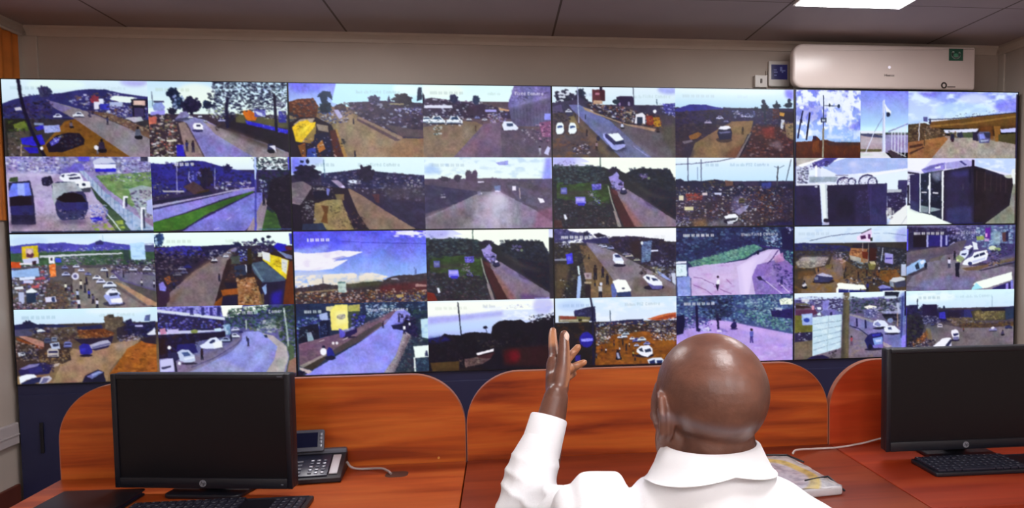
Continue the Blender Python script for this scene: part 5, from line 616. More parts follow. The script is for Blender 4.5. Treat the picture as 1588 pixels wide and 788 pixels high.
def f32(s):
    s.G('#1d2a4c', '#2a3448'); s.N('0,1 40,2 40,12 0,12', ['#1c2450', '#2a3c60', '#14183c'], 50); s.N('70,0 146,0 146,16 70,18', ['#34507c', '#1e2c4c', '#5c7ca8', '#16203c', '#88a8c8', '#284050'], 170, .7, 1.9); s.N('120,10 146,8 146,50 132,36', ['#243a40', '#1a2a38', '#34504c', '#16203a'], 110, .8, 2.2)
    s.P('#20305c', '2,14 24,12 34,10 36,38 2,44'); s.N('0,16 36,12 36,28 0,40', ['#4a64a8', '#8cb0d8', '#1a1c48', '#5a54c8', '#a8c0e8', '#26405c', '#342c90'], 110, .8, 2); s.P('#a8b8ec', '25,12 34,10 35,19 26,18'); s.P('#161a30', '3,26 24,22 25,40 2,44'); s.N('4,26 22,25 22,40 4,42', ['#2a3448', '#6a7c94', '#12141f'], 30); s.P('#8aa0b8', '11,32 16,31 19,41 12,43'); s.P('#141a38', '25,20 36,18 36,36 26,37'); s.N('26,22 35,21 35,35 26,36', ['#2c3c78', '#54689c'], 16, .6, 1.2)
    s.P('#d8d0a0', '33,4 56,2 56,8 38,10 33,8'); s.P('#f2e87c', '37,9 43,2 56.5,2 56.5,30 38,30'); s.P('#fcf8b0', '43,10 56,9 56,22 44,24', .7); s.E('#b8ac98', 49, 15.4, 4.6, 3); s.N('45,13 53,13 53,18 45,18', ['#6a6488', '#d8d0c8'], 14, .5, 1); s.P('#a8a458', '57,3 70,2 70,9 57,10'); s.P('#3a4438', '57,10 70,9 64,24 57,28')
    s.N('60,12 76,14 74,26 60,28', ['#1c1a60', '#2c2a98', '#5454d0', '#14143c', '#8c94e4'], 60, .7, 1.7); s.N('76,4 110,2 108,14 80,18', ['#6c88b4', '#a8c4e4', '#2c4468', '#1a243c', '#c8dcf0'], 90, .7, 1.7)
    s.P('#6a5068', '2,44 36,36 60,30 90,20 108,8 112,10 96,26 70,42 30,62 2,68'); s.C('2,44 60,30 108,8 96,26 30,62 2,68', '#8a6c7c', 9, .47, .3, .8); s.P('#4a4048', '28,58 60,40 92,22 96,24 66,44 30,62'); s.P('#8c7c84', '50,34 84,24 76,30 54,40', .6)
    s.P('#8d8ef0', '110,10 118,8 126,14 124,30 112,58 98,79 6,79 34,63 70,43 98,24'); s.C('110,10 126,14 112,58 98,79 6,79 70,43', '#9ca0fa', 15, .5, .4, .6); s.P('#a4a8f0', '40,70 96,64 90,79 20,79', .4); s.P('#9c94a0', '118,34 124,34 126,38 112,66 106,79 94,79 108,60'); s.N('118,34 126,38 112,70 104,79 96,79 110,58', ['#b0a4a4', '#7c7078', '#c0b8bc', '#6a5c68'], 70, .6, 1.4); s.P('#3c303c', '122,38 126,38 112,68 106,79 104,79 112,62', .8)
    s.N('126,36 140,36 130,79 106,79 116,62', ['#2c3c48', '#4a5c64', '#1e2838', '#6a7480', '#3c2c40'], 100, .7, 1.8); s.P('#1c1c44', '104,26 126,22 134,30 130,40 118,32 106,30'); s.N('112,14 132,16 134,40 124,36', ['#201c4c', '#141434', '#3a2c58', '#100f28'], 70, .8, 2); s.P('#5c5cb8', '108,24 118,22 118,24 108,26', .7); s.man(113, 23, 8, '#26265c'); s.man(118.5, 36, 11, '#f4f4ff', '#201c3c'); s.man(124.5, 30, 8, '#dcdcf4', '#14142c'); s.man(95, 29, 8, '#2a1c38')
    s.P('#5c50c8', '46,28 52,30 54,38 47,38'); s.P('#231a4c', '54,31 66,28 66,33 56,38 52,38'); s.P('#a49ce4', '48,30 62,27 64,29 54,32', .6); s.E('#26203c', 58, 38, 8, 1.2); s.L('#d8c8d0', '24,42 30,40', .7); s.L('#c8b8c0', '50,41 56,38', .8)
    s.P('#3c3430', '6,70 28,58 32,60 18,72 14,72'); s.P('#a89c98', '2,68 30,55 32,57 6,70', .8); s.P('#c4b4b8', '2,69 16,74 12,77 2,72'); s.P('#16142c', '0,73 8,74 5,79 0,79')
    s.E('#1c1a34', 29, 48, 1.8, 2); s.E('#f4f4ff', 28.5, 53, 3.6, 4); s.P('#26268c', '32,52 35,48 38,50 41,57 38,60 33,60'); s.E('#1c1a34', 36, 60, 6, 2.6); s.E('#f0e8f0', 39.5, 44, 1.6, 1.6); s.E('#e8e4f0', 43.6, 44, 1.6, 1.6)
    s.P('#c4e4f4', '137,20 146,19 146,42 138,40'); s.C('137,20 146,19 146,42 138,40', '#a4c8f0', 6, .5, .3); s.P('#eefcf8', '128,50 146,49 146,62 130,63'); s.L('#eaf4f4', '129,62 129.6,78', 1.8); s.P('#24344c', '131,64 146,63 146,79 131,79'); s.N('131,64 146,63 146,79 131,79', ['#3c5c6c', '#1a2438', '#54748c'], 30); s.P('#2c3454', '142,55 143.6,55 145,61 141,61')
    stamp(s, '#f4f8ff', .8, 9, 7.4, (4, 2, 2)); words(s, 79, 7, (6,), 'Fixed Camera', '#f4f4ff', .85); s.R('#2c1c20', 0, 78, 146, 79, .8)

def f33(s):
    s.G('#f0fbff', '#a8b8fa', 0, 44); s.P('#fafff8', '0,2 142,2 142,8 116,12 80,12 60,14 40,16 0,18'); s.C('60,8 142,4 142,26 84,22', '#eef6ff', 9, .45, .25, .9); s.E('#a8a8f4', 130, 8, 12, 10, .6); s.P('#9c98f0', '0,18 30,17 60,15 84,13 84,18 40,22 0,27', .7); s.P('#c0dcff', '0,26 60,24 76,22 70,32 0,36', .6); s.N('84,6 116,6 116,11 88,11', ['#8890c0', '#b0b8d8'], 14, .4, 1); words(s, 62, 5.4, (3, 4), '', '#8894b0', .5); stamp(s, '#d0d8cc', .5)
    s.P('#15131e', '0,42 14,40 18,37 22,38 36,39 40,37 50,35.6 62,36.6 70,38 72,30 78,25 86,23.4 96,24 104,23 110,27 118,25 126,22 142,19 142,79 0,79'); s.P('#24248c', '0,41 18,40 26,44 12,46 0,46', .8); s.N('0,42 142,34 142,60 0,68', ['#17151c', '#1f1a24', '#141218', '#251c28', '#1c1c26'], 160, 1, 2.6); s.tree(64, 31, 2.6, 2, ['#141830', '#1c2240'], 12); s.L('#2c3450', '65,32 66,38', .7); s.N('112,20 142,16 140,24 116,27', ['#1a1826', '#2c2c48', '#e4e8ff', '#201c34'], 44, .6, 1.5)
    s.L('#1c2030', '34,2 35,14 37,40', 1.3); s.P('#4a3820', '2,69 34,68 34,79 4,79'); s.P('#5a4448', '40,66 60,63 72,60 70,66 60,72 40,75'); s.N('34,66 64,64 62,72 36,78', ['#7a5c54', '#3a2a2c', '#8a746c', '#4a3434'], 40, .6, 1.5); s.P('#fbf6ff', '53.5,59.6 73,55 73,58 54,62'); s.P('#3a1c24', '54,62 74,59 70,66 56,65', .8); s.L('#15121a', '39,60 39.6,79', 1.6)
    s.P('#34181a', '82,56 142,52 142,79 84,74', .7); s.E('#7a1022', 96, 64, 6, 6, .8); s.E('#5a1018', 94, 64, 10, 9, .5); s.N('50,46 92,46 88,54 60,54', ['#4a4438', '#38343c', '#2c2834'], 16, .6, 1.6); s.P('#2c1c16', '8,76 60,76 60,79 8,79', .7)

def f34(s):
    s.G('#d4ecff', '#dfeaff', 0, 30); s.C('44,2 138,2 138,26 46,28', '#eef6ff', 14, .45, .3, .8); s.E('#b4ccfa', 18, 9, 16, 6, .6); stamp(s, '#98b4e0', .6); words(s, 79, 7, (7,), 'PTZ Camera', '#9cb4c4', .6)
    s.G('#2c2428', '#5a3820', 28); s.P('#26264c', '46,30 60,28 84,26 100,26 100,32 60,32 46,34'); s.N('44,30 100,28 138,30 138,44 46,46', CROWD+['#8a6a58', '#b07a50'], 260, .6, 1.6)
    s.P('#7a461a', '44,46 100,40 138,46 138,79 44,79'); s.C('44,44 100,40 138,44 138,79 44,79', '#9c5c20', 8, .47, .25, .8); s.C('44,46 138,46 138,79 44,79', '#4a2c1c', 6, .58, .2, .7)
    s.P('#c8683c', '104,26 118,22 128,20 138,19 138,26 116,28'); s.P('#8a3018', '106,28 120,24 138,21 138,24 118,27', .7); s.N('106,28 138,25 138,52 110,50', ['#26203a', '#3a3048', '#8a7c88', '#5a4438', '#e0dce8', '#1c1830', '#4a4a7c'], 210, .6, 1.5); s.P('#9a5c20', '112,54 124,51 136,52 132,60 114,60', .8)
    s.N('44,38 62,36 62,52 44,56', ['#c8c8d4', '#3a3440', '#8a8478', '#241e30', '#6a644c', '#e8e4f4'], 90, .7, 1.7)
    s.P('#1e1a1e', '0,28 44,28 46,54 44,79 0,79'); s.N('0,30 44,30 44,79 0,79', ['#2a201c', '#161420', '#3a2c20', '#201c28', '#4a2c1c', '#1a2024'], 150, .8, 2.2); s.P('#26264c', '21,15 36,11 45,10 46,28 22,22'); s.N('22,15 45,11 45,26 24,22', ['#34386a', '#1c1c3c', '#4a4c74'], 30, .8, 1.7); s.P('#6a6440', '4,20 40,22 38,28 4,27'); s.P('#8a3830', '5,20 24,21 24,24 6,24', .8); s.P('#b8b0a0', '5,24 38,25 38,27 5,26.4', .8); s.R('#2a2620', 26, 24, 30, 27); s.L('#1a1a38', '40,0 42,12 43,79', 2); s.L('#4c586c', '62,15 62.4,30', 1); s.L('#2a2830', '62,30 62.6,46', 1)
    s.E('#24208c', 35, 48, 8, 9); s.P('#8888f0', '29,47 42,46 42,49.6 29,50.4'); s.N('30,47 41,46.6 41,49 30,50', ['#c4c4ff', '#5c5cd8'], 12, .4, .8); s.P('#2c2890', '22,66 28,65 28,72 22,72')
    for x, y, w, c in ((74, 38, 6, '#c8d0e8'), (77, 45, 9, '#e4ecfa'), (80, 42, 8, '#c4d4e0'), (87, 48, 7, '#f0f0f8'), (92, 50, 10, '#5c64b4'), (98, 49, 10, '#dce8f0'), (104, 54, 8, '#8c94d8'), (73, 46, 6, '#e8ecff'), (92, 56, 6, '#d8dcff')): s.car(x, y, w, c)
    s.E('#241c2c', 101, 68, 11, 2.4); s.P('#f0f2ff', '92,61 96,57 106,56 110,60 110.6,66 104,70 98,68 92,64'); s.P('#26304c', '94,60.6 98,59 100,64 96,63'); s.P('#26304c', '101,61 108,60 109,63.6 102,64.6'); s.P('#dfe8f8', '104,73 110,71 120,71 124,75 122,78 106,78'); s.P('#1e2a58', '106,75 113,73 113,78 108,78'); s.P('#1e2a58', '115,74 122,74 121,77.6 115,78')
    for x, y, h, c in ((56.6, 64, 6, '#e8dcec'), (70, 72, 12, '#1c1a24'), (72.5, 63, 6, '#d8d0d8'), (66, 56, 7, '#6a3c30'), (80, 62, 8, '#2a2024'), (88, 69, 7, '#b8a860'), (83.6, 58, 6, '#e4c8b8'), (46, 70, 7, '#4a4a5c'), (52, 62, 6, '#7a3424'), (112, 46, 5, '#f0e8f0'), (121, 51, 5, '#e4e0f4'), (125, 52, 5, '#f4d8dc'), (116, 50, 5, '#dcd8ec'), (76, 56, 8, '#3a2420'), (90, 74, 8, '#6a3c2c')): s.man(x, y, h, c)
    s.bike(71, 72, 11, '#26263c'); s.P('#b8c0d8', '69,64 71,64 73,71 70,71', .8); s.N('106,40 138,38 138,52 108,50', ['#f0ecf4', '#1c1a34', '#8a6a60'], 50, .5, 1.2); s.P('#241418', '0,77.4 138,77.4 138,79 0,79')

def f35(s):
    s.G('#34447c', '#4c5c90'); s.N('0,0 136,0 136,44 90,36 50,30 0,34', ['#26345c', '#5c7ca4', '#8cb0c4', '#1c2450', '#46648c', '#2c4464', '#7498a8', '#1a1c44', '#a4c0d8'], 520, .7, 2.1); s.N('26,2 66,2 64,26 40,28 30,20', ['#171c38', '#1e2c48', '#26284c', '#101430'], 150, .8, 2.2); s.N('64,16 100,22 136,32 136,46 100,38', ['#4c8484', '#6cA494', '#38686c', '#8cbcb0', '#2c4c60'], 170, .6, 1.7); s.N('80,6 118,6 118,26 84,24', ['#8cb0c4', '#b8d4dc', '#5c84a0', '#3c5c7c'], 110, .7, 1.8)
    s.P('#231c54', '110,20 136,18 136,30 112,27'); s.N('110,18 134,18 134,30 112,28', ['#1c1648', '#2c2468', '#14143c'], 40); s.P('#f0f8e8', '120,7 128,5 136,6 136,13 122,13'); s.N('120,6 136,6 136,14 122,13', ['#c8d8b0', '#5c7468', '#fbfff4'], 20, .6, 1.3); s.P('#e4ecff', '114,16 124,17 123,20 116,19', .7)
    s.P('#b89ce8', '0,44 20,38 40,29 60,31 90,38 136,48 136,79 0,79'); s.C('0,44 40,29 136,48 136,79 0,79', '#a48ce4', 12, .47, .35, .8); s.P('#d0b0f0', '40,29 60,31 100,41 136,50 136,56 80,42 40,34', .7); s.P('#c8a8e8', '70,60 136,64 136,79 80,79', .4); s.C('90,62 136,60 136,79 96,79', '#d4c4fc', 8, .5, .3, .7); s.P('#a88ce0', '0,40 30,31 40,36 20,48 0,50', .7)
    s.N('0,28 30,22 40,30 24,38 0,44', ['#241c5c', '#6a5cb0', '#a48cd8', '#1c1444', '#c8b4e8'], 80, .8, 2); s.P('#141438', '0,24 9,22 10,32 8,44 0,46'); s.P('#16143c', '22,12 25,12 26,40 23,42'); s.E('#14143c', 26, 40.4, 2.4, 2); s.L('#201c48', '47.6,22 48.6,40', 2.6); s.R('#1c1840', 46, 27, 52, 30); s.N('28,30 42,32 40,42 28,42', ['#c8d4f8', '#8c84d8', '#2c2c78', '#e4ecff'], 30, .7, 1.6); s.P('#5c4cb0', '50,38 58,41 60,44 50,42', .4)
    s.E('#241c5c', 67, 40, 4.4, 1.2, .8); s.E('#1c1648', 66.6, 36.6, 3.6, 3.4); s.P('#241f60', '64,34 67,31.6 69.6,33 69,38 64,38'); s.E('#1a1440', 67.2, 30, 1.2, 1.3); s.man(87.5, 57, 17, '#5c58b8', '#3c2f80'); s.P('#e8dcff', '47,41 52,41 52.6,43.6 47,43.4', .8)
    stamp(s, '#f4f4ff', .75, 9, 8); words(s, 80, 7.4, (5, 4), '', '#d8ecf4', .5)

def f36(s):
    s.G('#dff4ff', '#b4c0ec', 0, 14); s.G('#5a5488', '#807080', 8); s.N('0,3 58,4 58,26 0,22', ['#34346c', '#8c90d0', '#b4c0ec', '#26264c', '#5c5c9c', '#dce8fa', '#46467c'], 170, .7, 2); s.P('#e4f4ff', '0,0 58,0 58,5 40,6 20,4 0,6'); s.P('#2c1d20', '2,14 18,16 22,18 2,19'); s.P('#5c584c', '2,12 14,12 20,15 2,14'); s.P('#562c50', '2,19 24,18 28,24 20,28 2,26'); s.P('#6c6070', '2,18 22,17 22,20 2,20', .5); s.R('#e0a0b4', 21, 15, 24, 20); s.P('#e4ecff', '27,17 32,17 32,20 28,20'); s.P('#8c88d8', '34,10 42,9 40,22 34,22', .8); s.N('42,8 56,7 55,20 44,20', ['#1e1c40', '#3a3464', '#c8d0f4', '#2a2448'], 50, .8, 1.8); s.P('#6c68b0', '32,22 46,20 58,24 58,28 36,28'); s.E('#20204c', 44, 25, 1.4, 2.2); s.P('#dcf4fc', '27,25 31,23 32,27 28,27')
    s.P('#66662c', '1,26 22,28 22,46 1,47'); s.C('1,26 22,28 22,46 1,47', '#7c7434', 7, .5, .25, .8); s.P('#9cb0e8', '9,25 22,24 22,38 10,38'); s.E('#2c40a0', 15, 32, 3.6, 2.4); s.R('#b4ccf4', 11, 26, 20, 29); s.P('#2a2448', '1,47 22,46 22,56 1,58'); s.N('4,47 22,47 22,57 6,57', ['#14142c', '#c8ccf0', '#3a3464', '#26264c'], 34, .7, 1.6); s.P('#6c6054', '1,58 22,56 24,79 1,79'); s.C('1,58 22,56 24,79 1,79', '#80705c', 7, .5, .3, .7)
    s.N('64,6 108,6 112,26 66,26', ['#20303c', '#1c2434', '#34485c', '#5c7084', '#16182c', '#3c443c'], 150, .8, 2); s.P('#e8fbff', '68,0 108,0 106,6 84,8 66,4'); s.P('#7a78d0', '82,7 108,6 108,9 84,10', .6); s.P('#fbf8ec', '83,18 90,16 98,17.6 98.6,19.6 88,21'); s.P('#5c5c90', '82,21 100,21 98,32 84,30'); s.N('82,20 104,19 102,32 84,30', ['#8c8cb8', '#34386a', '#b0b4dc', '#5c5c8c'], 50, .6, 1.6)
    s.N('102,8 134,8 134,40 104,26', ['#1f2634', '#4a5c74', '#2c3850', '#8c98b4', '#181a2c', '#3a4438', '#b4bccc'], 180, .8, 2.1); s.P('#1a2034', '108,0 126,1 124,7 108,7'); s.R('#dcecff', 108, 5.4, 122, 9, .8); s.P('#a8b0dc', '102,24 126,23 128,27 108,27', .7); s.P('#17182c', '104,27 130,28 130,34 112,36'); s.N('106,30 130,30 130,46 118,42', ['#26263c', '#46465c', '#15152a', '#5c5444'], 50)
    s.P('#7c78b4', '66,27 76,30 96,36 114,44 131,52 131,70 110,66 86,52 66,40'); s.P('#9c98a0', '66,26 76,28 96,35 94,37 76,31 66,28', .8); s.C('66,27 131,52 131,70 66,40', '#6a66a4', 12, .5, .4, .5); s.L('#1c1c3c', '66,40 76,43 88,52', 1); s.P('#7c7088', '66,42 80,47 88,53 84,60 106,68 106,79 66,79'); s.C('66,56 84,58 106,70 106,79 66,79', '#94827c', 9, .48, .35, .8); s.P('#b4a8b4', '106,60 118,66 112,68 106,64'); s.P('#5c68a4', '108,52 131,54 131,68 118,66', .6)
    for x, y in ((74.6, 36), (85, 38)): s.P('#1c1c4c', [(x-1, y-5), (x+1, y-4), (x+1.6, y+5.6), (x-.6, y+5.4)])
    s.P('#e0e8ff', '95,36 100,33.6 108,35 113,40 110,43 100,43 94,40'); s.P('#6c70a8', '96,38 100,36 104,40 102,42 96,40', .8); s.E('#1c1c34', 104, 44, 10, 1.6); s.P('#eaf0ff', '107,44 113,41 121,41.6 124,45 128,48 126,50.6 116,51 108,48'); s.P('#303c74', '112,43.4 116,43 117,46 113,46'); s.E('#1a1a34', 118, 51, 10, 1.2); s.L('#b49890', '123.6,26 124,42', 1); s.P('#b4b8d8', '122,14 127,14 126,20 128,27 124,27'); s.E('#8a98c8', 115, 35, 3.6, 3)
    s.P('#20205c', '84,58 88,52 92,50 104,49 107,52 106,66 96,70 88,68'); s.P('#2c2ca0', '93,51 104,50 103,53 94,54'); s.P('#88a4e8', '94,56 106,54 106,63 96,64'); s.P('#c4d4ff', '97,58 104,57 104,60 98,61'); s.P('#7c70d0', '94,64 107,63 106,68 95,68'); s.E('#26203c', 95, 69, 11, 1.6); s.E('#15142c', 91, 66, 2.4, 3.6)
    s.P('#c4def0', '22,29 57,26 56,66 22,75'); s.C('22,29 57,26 56,66 22,75', '#dcf0fa', 8, .45, .3, .8)
    for k in range(5): s.L('#7c94ac', '23,%g 38,%g 56.5,%g' % (37.5+k*7.6, 35.6+k*7, 33.5+k*6.2), .8, .8)
    s.L('#8ca4b4', '41,28 39.6,70', .7, .7); s.N('25,32 54,29 54,62 25,70', ['#a8c4d4', '#f0fbff'], 40, .4, 1)
    s.P('#5c5140', '58.6,0 65.6,0 65.4,40 65,79 56,79 57.6,40'); s.P('#7c7058', '62,0 65,0 64,79 61,79', .7); s.P('#34303c', '58.6,0 60.6,0 59,79 56,79', .7); s.N('59,4 68,4 68,12 59,10', ['#c8d8e8', '#5c647c'], 10, .8, 1.4)
    s.man(68.5, 64, 12, '#9c4454', '#5c4464'); s.P('#1c1848', '14,79 22,75 34,74 42,77 42,79'); s.N('42,70 50,69 49,79 42,79', ['#2c2434', '#4c4444'], 14); s.P('#6c80d4', '127,4 134,0 134,79 127,66', .8); s.L('#3c448c', '130,6 128.6,56', 2.4); s.P('#8c84f0', '129,54 133.6,53 133.6,70 129,68'); s.P('#16143a', '132,0 134,0 134,30 132,30'); s.R('#ffffff', 9, 7, 18, 10.4, .7); s.R('#3c2c30', 0, 77.6, 134, 79, .7)

def f37(s):
    s.G('#dcfaff', '#cfe2ff', 0, 28); s.E('#f4ffff', 30, 8, 30, 6, .7); s.C('0,0 131,0 131,24 0,24', '#c0e0f4', 12, .55, .25, .5); stamp(s, '#a0b8c8', .6, 15, 7, (2, 2, 2, 2, 2)); words(s, 65, 6.4, (3, 5, 3), 'Camera', '#a8c4d4', .6); s.L('#8ca4c0', '104,9 104,24', .7)
    s.G('#3a3244', '#6c6068', 22); s.P('#22204c', '0,19 4,17 14,17 15,24 19,24 20,16 24,17 37,17 38,24 44,25 48,24 60,25 70,24 90,25 100,23 112,23 131,21 131,34 0,40'); s.N('0,18 14,18 38,18 48,26 60,26 60,40 20,40 0,50', ['#1c1a40', '#28264c', '#16142f', '#34305a'], 140, .8, 2.2); s.P('#20183c', '20,17 37,17 38,32 20,32'); s.L('#26304c', '13.8,10 14,20', 1.2); s.E('#1c2448', 45.6, 21, 1.3, 2); s.P('#2c2c68', '70,24 82,25 82,36 70,36'); s.P('#20182c', '50,25 66,25 66,38 48,38', .8)
    s.P('#3c36c0', '40,27 47,26 48,35 40,34'); s.P('#26243c', '0,30 14,26 24,36 20,52 8,70 0,70'); s.N('0,28 20,32 22,46 16,60 2,68', ['#1b1a2c', '#2c3028', '#241a34', '#3a3c30', '#15131f'], 150, .8, 2.3); s.N('18,30 40,32 42,42 22,42', ['#4a4a7c', '#8c88b0', '#26264c', '#b0b0d4', '#3a344c'], 80, .6, 1.6)
    s.P('#5c5048', '48,34 82,34 84,44 60,44'); s.N('48,32 100,36 100,46 56,44', ['#6a5c48', '#3c3038', '#26202c', '#7c6c5c', '#544430', '#8c8498'], 120, .7, 1.8); s.P('#34302c', '78,26 92,24 100,22.6 112,22.6 121,25 121,38 82,38'); s.P('#77683f', '82,27 120,26 119,37 84,37', .7); s.N('82,27 120,27 118,37 84,37', ['#8a7a50', '#5a4c34', '#423838', '#a09468'], 70, .7, 1.6); s.P('#1f1a30', '90,24 100,22 112,22.4 121,25 121,26.6 92,26.6'); s.P('#26304c', '120,24 131,22 131,36 121,38'); s.P('#4c3a30', '64,42 84,41 112,42 131,40 131,45 98,47 66,47'); s.N('64,41 131,40 131,46 66,46', ['#5c3c28', '#3c2c2c', '#6c5c34', '#2c2434'], 70, .7, 1.8)
    s.P('#6f6570', '24,44 50,42 64,46 98,47 131,46 131,70 34,70 26,56'); s.C('24,44 64,46 131,46 131,70 34,70', '#7c6e74', 14, .5, .4, .6); s.P('#5c5058', '60,46 90,60 120,68 100,69 70,58', .4); s.P('#5c5a68', '20,42 44,42 56,50 34,52', .7)
    s.P('#7a4a2c', '8,64 20,54 26,47 27,54 20,62 10,68'); s.N('8,62 27,48 28,58 12,68', ['#a0623c', '#5c3420', '#c07c50', '#3c2420'], 50, .6, 1.5); s.N('4,62 36,60 36,70 4,70', ['#1c1a2c', '#5c4c50', '#26264c', '#c8c4d4', '#34282c'], 90, .7, 1.7); s.P('#7c6c3c', '24,46 30,46 32,60 26,58', .5)
    s.van(41, 43, 6, '#d0c8d8'); s.car(32, 41, 5, '#4a4a7c'); s.car(105.6, 49, 10, '#8c88b8', '#3a3450'); s.P('#e8e4f8', '103,47 106,45.4 108,48 104,49'); s.car(125, 46.6, 9, '#30305c'); s.bike(117.6, 57, 7, '#3a3454'); s.man(69.6, 51, 5, '#6c2c20')
    s.E('#241c3c', 60, 61, 5.6, 1.4); s.P('#f0eefc', '55,49 60,47.6 63,49.6 65,55 64,60 57.6,60 54.6,52'); s.P('#26285c', '57,53 63.6,52.6 64,55 58,56'); s.P('#5c58a0', '57,57 64,56.6 64,60.4 58,61', .8); s.P('#f4f4ff', '33,67.6 44,58.6 50,57.6 54,58 55,61 47,69.4 34,69.4'); s.P('#26264c', '48,67 54,59.6 55.6,62 51,69'); s.P('#c8c4e4', '51,69.4 55.4,63 55.6,69.4')
    s.P('#3c38c0', '0,20 1.4,20 1.4,70 0,70', .8); s.P('#2c2430', '0,70 131,70 131,79 0,79')
    s.R('#6c606c', 0, 70, 131, 79)

FEEDS = {}
for _r, _row in enumerate(((f00, f01, f02, f03, f04, f05, None, f07), (f10, f11, f12, f13, f14, f15, f16, f17),
                           (f20, f21, f22, f23, f24, f25, f26, f27), (f30, f31, f32, f33, f34, f35, f36, f37))):
    for _c, _f in enumerate(_row): FEEDS[_r, _c] = _f
FW = {(0, 0): 147.8, (0, 1): 148.2, (0, 2): 142.5, (0, 3): 140.7, (0, 4): 136.1, (0, 5): 134.3, (0, 6): 130.8, (0, 7): 130.8,
      (1, 0): 150.9, (1, 1): 146.7, (1, 2): 144.4, (1, 3): 140.6, (1, 4): 136.6, (1, 5): 134.8, (1, 6): 131.3, (1, 7): 130.1,
      (2, 0): 150.3, (2, 1): 146.6, (2, 2): 143, (2, 3): 141.8, (2, 4): 137.9, (2, 5): 136.6, (2, 6): 132.6, (2, 7): 130.6,
      (3, 0): 152.8, (3, 1): 148.5, (3, 2): 145.5, (3, 3): 142.4, (3, 4): 138.5, (3, 5): 136.6, (3, 6): 134.4, (3, 7): 131.1}
# ------------------------------------------------------------------------------------------------
#  Helpers
# ------------------------------------------------------------------------------------------------
S = bpy.context.scene
COL = S.collection
PI = math.pi

def srgb(r, g, b):
    f = lambda c: (c/255/12.92) if c/255 <= .04045 else ((c/255+.055)/1.055)**2.4
    return (f(r), f(g), f(b), 1)

def mat(name, col, rough=.5, metal=0, spec=.5, emit=None, es=0, var=0, vscale=8, bump=0, bscale=40, coat=0):
    m = bpy.data.materials.new(name); m.use_nodes = True
    nt = m.node_tree; p = nt.nodes['Principled BSDF']
    p.inputs['Base Color'].default_value = col; p.inputs['Roughness'].default_value = rough
    p.inputs['Metallic'].default_value = metal; p.inputs['Specular IOR Level'].default_value = spec
    p.inputs['Coat Weight'].default_value = coat; p.inputs['Coat Roughness'].default_value = .15
    if emit: p.inputs['Emission Color'].default_value = emit; p.inputs['Emission Strength'].default_value = es
    if var or bump:
        tc = nt.nodes.new('ShaderNodeTexCoord')
    if var:
        n = nt.nodes.new('ShaderNodeTexNoise'); n.inputs['Scale'].default_value = vscale; n.inputs['Detail'].default_value = 5
        r = nt.nodes.new('ShaderNodeValToRGB')
        a, b = [c*(1-var) for c in col[:3]], [min(1, c*(1+var)) for c in col[:3]]
        r.color_ramp.elements[0].color = (*a, 1); r.color_ramp.elements[1].color = (*b, 1)
        r.color_ramp.elements[0].position = .3; r.color_ramp.elements[1].position = .7
        nt.links.new(tc.outputs['Object'], n.inputs['Vector']); nt.links.new(n.outputs['Fac'], r.inputs['Fac'])
        nt.links.new(r.outputs['Color'], p.inputs['Base Color'])
    if bump:
        n2 = nt.nodes.new('ShaderNodeTexNoise'); n2.inputs['Scale'].default_value = bscale; n2.inputs['Detail'].default_value = 4
        bp = nt.nodes.new('ShaderNodeBump'); bp.inputs['Strength'].default_value = bump; bp.inputs['Distance'].default_value = .01
        nt.links.new(tc.outputs['Object'], n2.inputs['Vector']); nt.links.new(n2.outputs['Fac'], bp.inputs['Height'])
        nt.links.new(bp.outputs['Normal'], p.inputs['Normal'])
    return m

def wood(name, dark, mid, light, seed):
    m = bpy.data.materials.new(name); m.use_nodes = True
    nt = m.node_tree; p = nt.nodes['Principled BSDF']; N = nt.nodes.new; L = nt.links.new
    tc = N('ShaderNodeTexCoord'); mp = N('ShaderNodeMapping'); mp.inputs['Scale'].default_value = (1.1, 9, 13); mp.inputs['Location'].default_value = (seed, seed*2, 0)
    n = N('ShaderNodeTexNoise'); n.inputs['Scale'].default_value = 1.6; n.inputs['Detail'].default_value = 6; n.inputs['Distortion'].default_value = .6
    r = N('ShaderNodeValToRGB'); e = r.color_ramp.elements
    e[0].position = .32; e[0].color = dark; e[1].position = .68; e[1].color = light
    k = e.new(.5); k.color = mid
    mp2 = N('ShaderNodeMapping'); mp2.inputs['Scale'].default_value = (5, 90, 130); mp2.inputs['Location'].default_value = (seed, 0, seed)
    n2 = N('ShaderNodeTexNoise'); n2.inputs['Scale'].default_value = 1.5; n2.inputs['Detail'].default_value = 3
    mx = N('ShaderNodeMix'); mx.data_type = 'RGBA'; mx.blend_type = 'MULTIPLY'; mx.inputs['Factor'].default_value = .22
    L(tc.outputs['Object'], mp.inputs['Vector']); L(mp.outputs[0], n.inputs['Vector']); L(n.outputs['Fac'], r.inputs['Fac'])
    L(tc.outputs['Object'], mp2.inputs['Vector']); L(mp2.outputs[0], n2.inputs['Vector'])
    L(r.outputs['Color'], mx.inputs['A']); L(n2.outputs['Color'], mx.inputs['B']); L(mx.outputs['Result'], p.inputs['Base Color'])
    p.inputs['Roughness'].default_value = .38; p.inputs['Specular IOR Level'].default_value = .4
    return m

def tag(o, label=None, cat=None, group=None, kind=None):
    if label: o['label'] = label
    if cat: o['category'] = cat
    if group: o['group'] = group
    if kind: o['kind'] = kind
    return o

def empty(name, loc=(0, 0, 0), rz=0, label=None, cat=None, group=None):
    o = bpy.data.objects.new(name, None); COL.objects.link(o); o.empty_display_size = .05
    o.location = loc; o.rotation_euler = (0, 0, rz)
    return tag(o, label, cat, group)

def link(name, me, m, parent=None, loc=None, rot=None):
    o = bpy.data.objects.new(name, me); COL.objects.link(o)
    if m: me.materials.append(m)
    if parent: o.parent = parent
    if loc: o.location = loc
    if rot: o.rotation_euler = rot
    return o

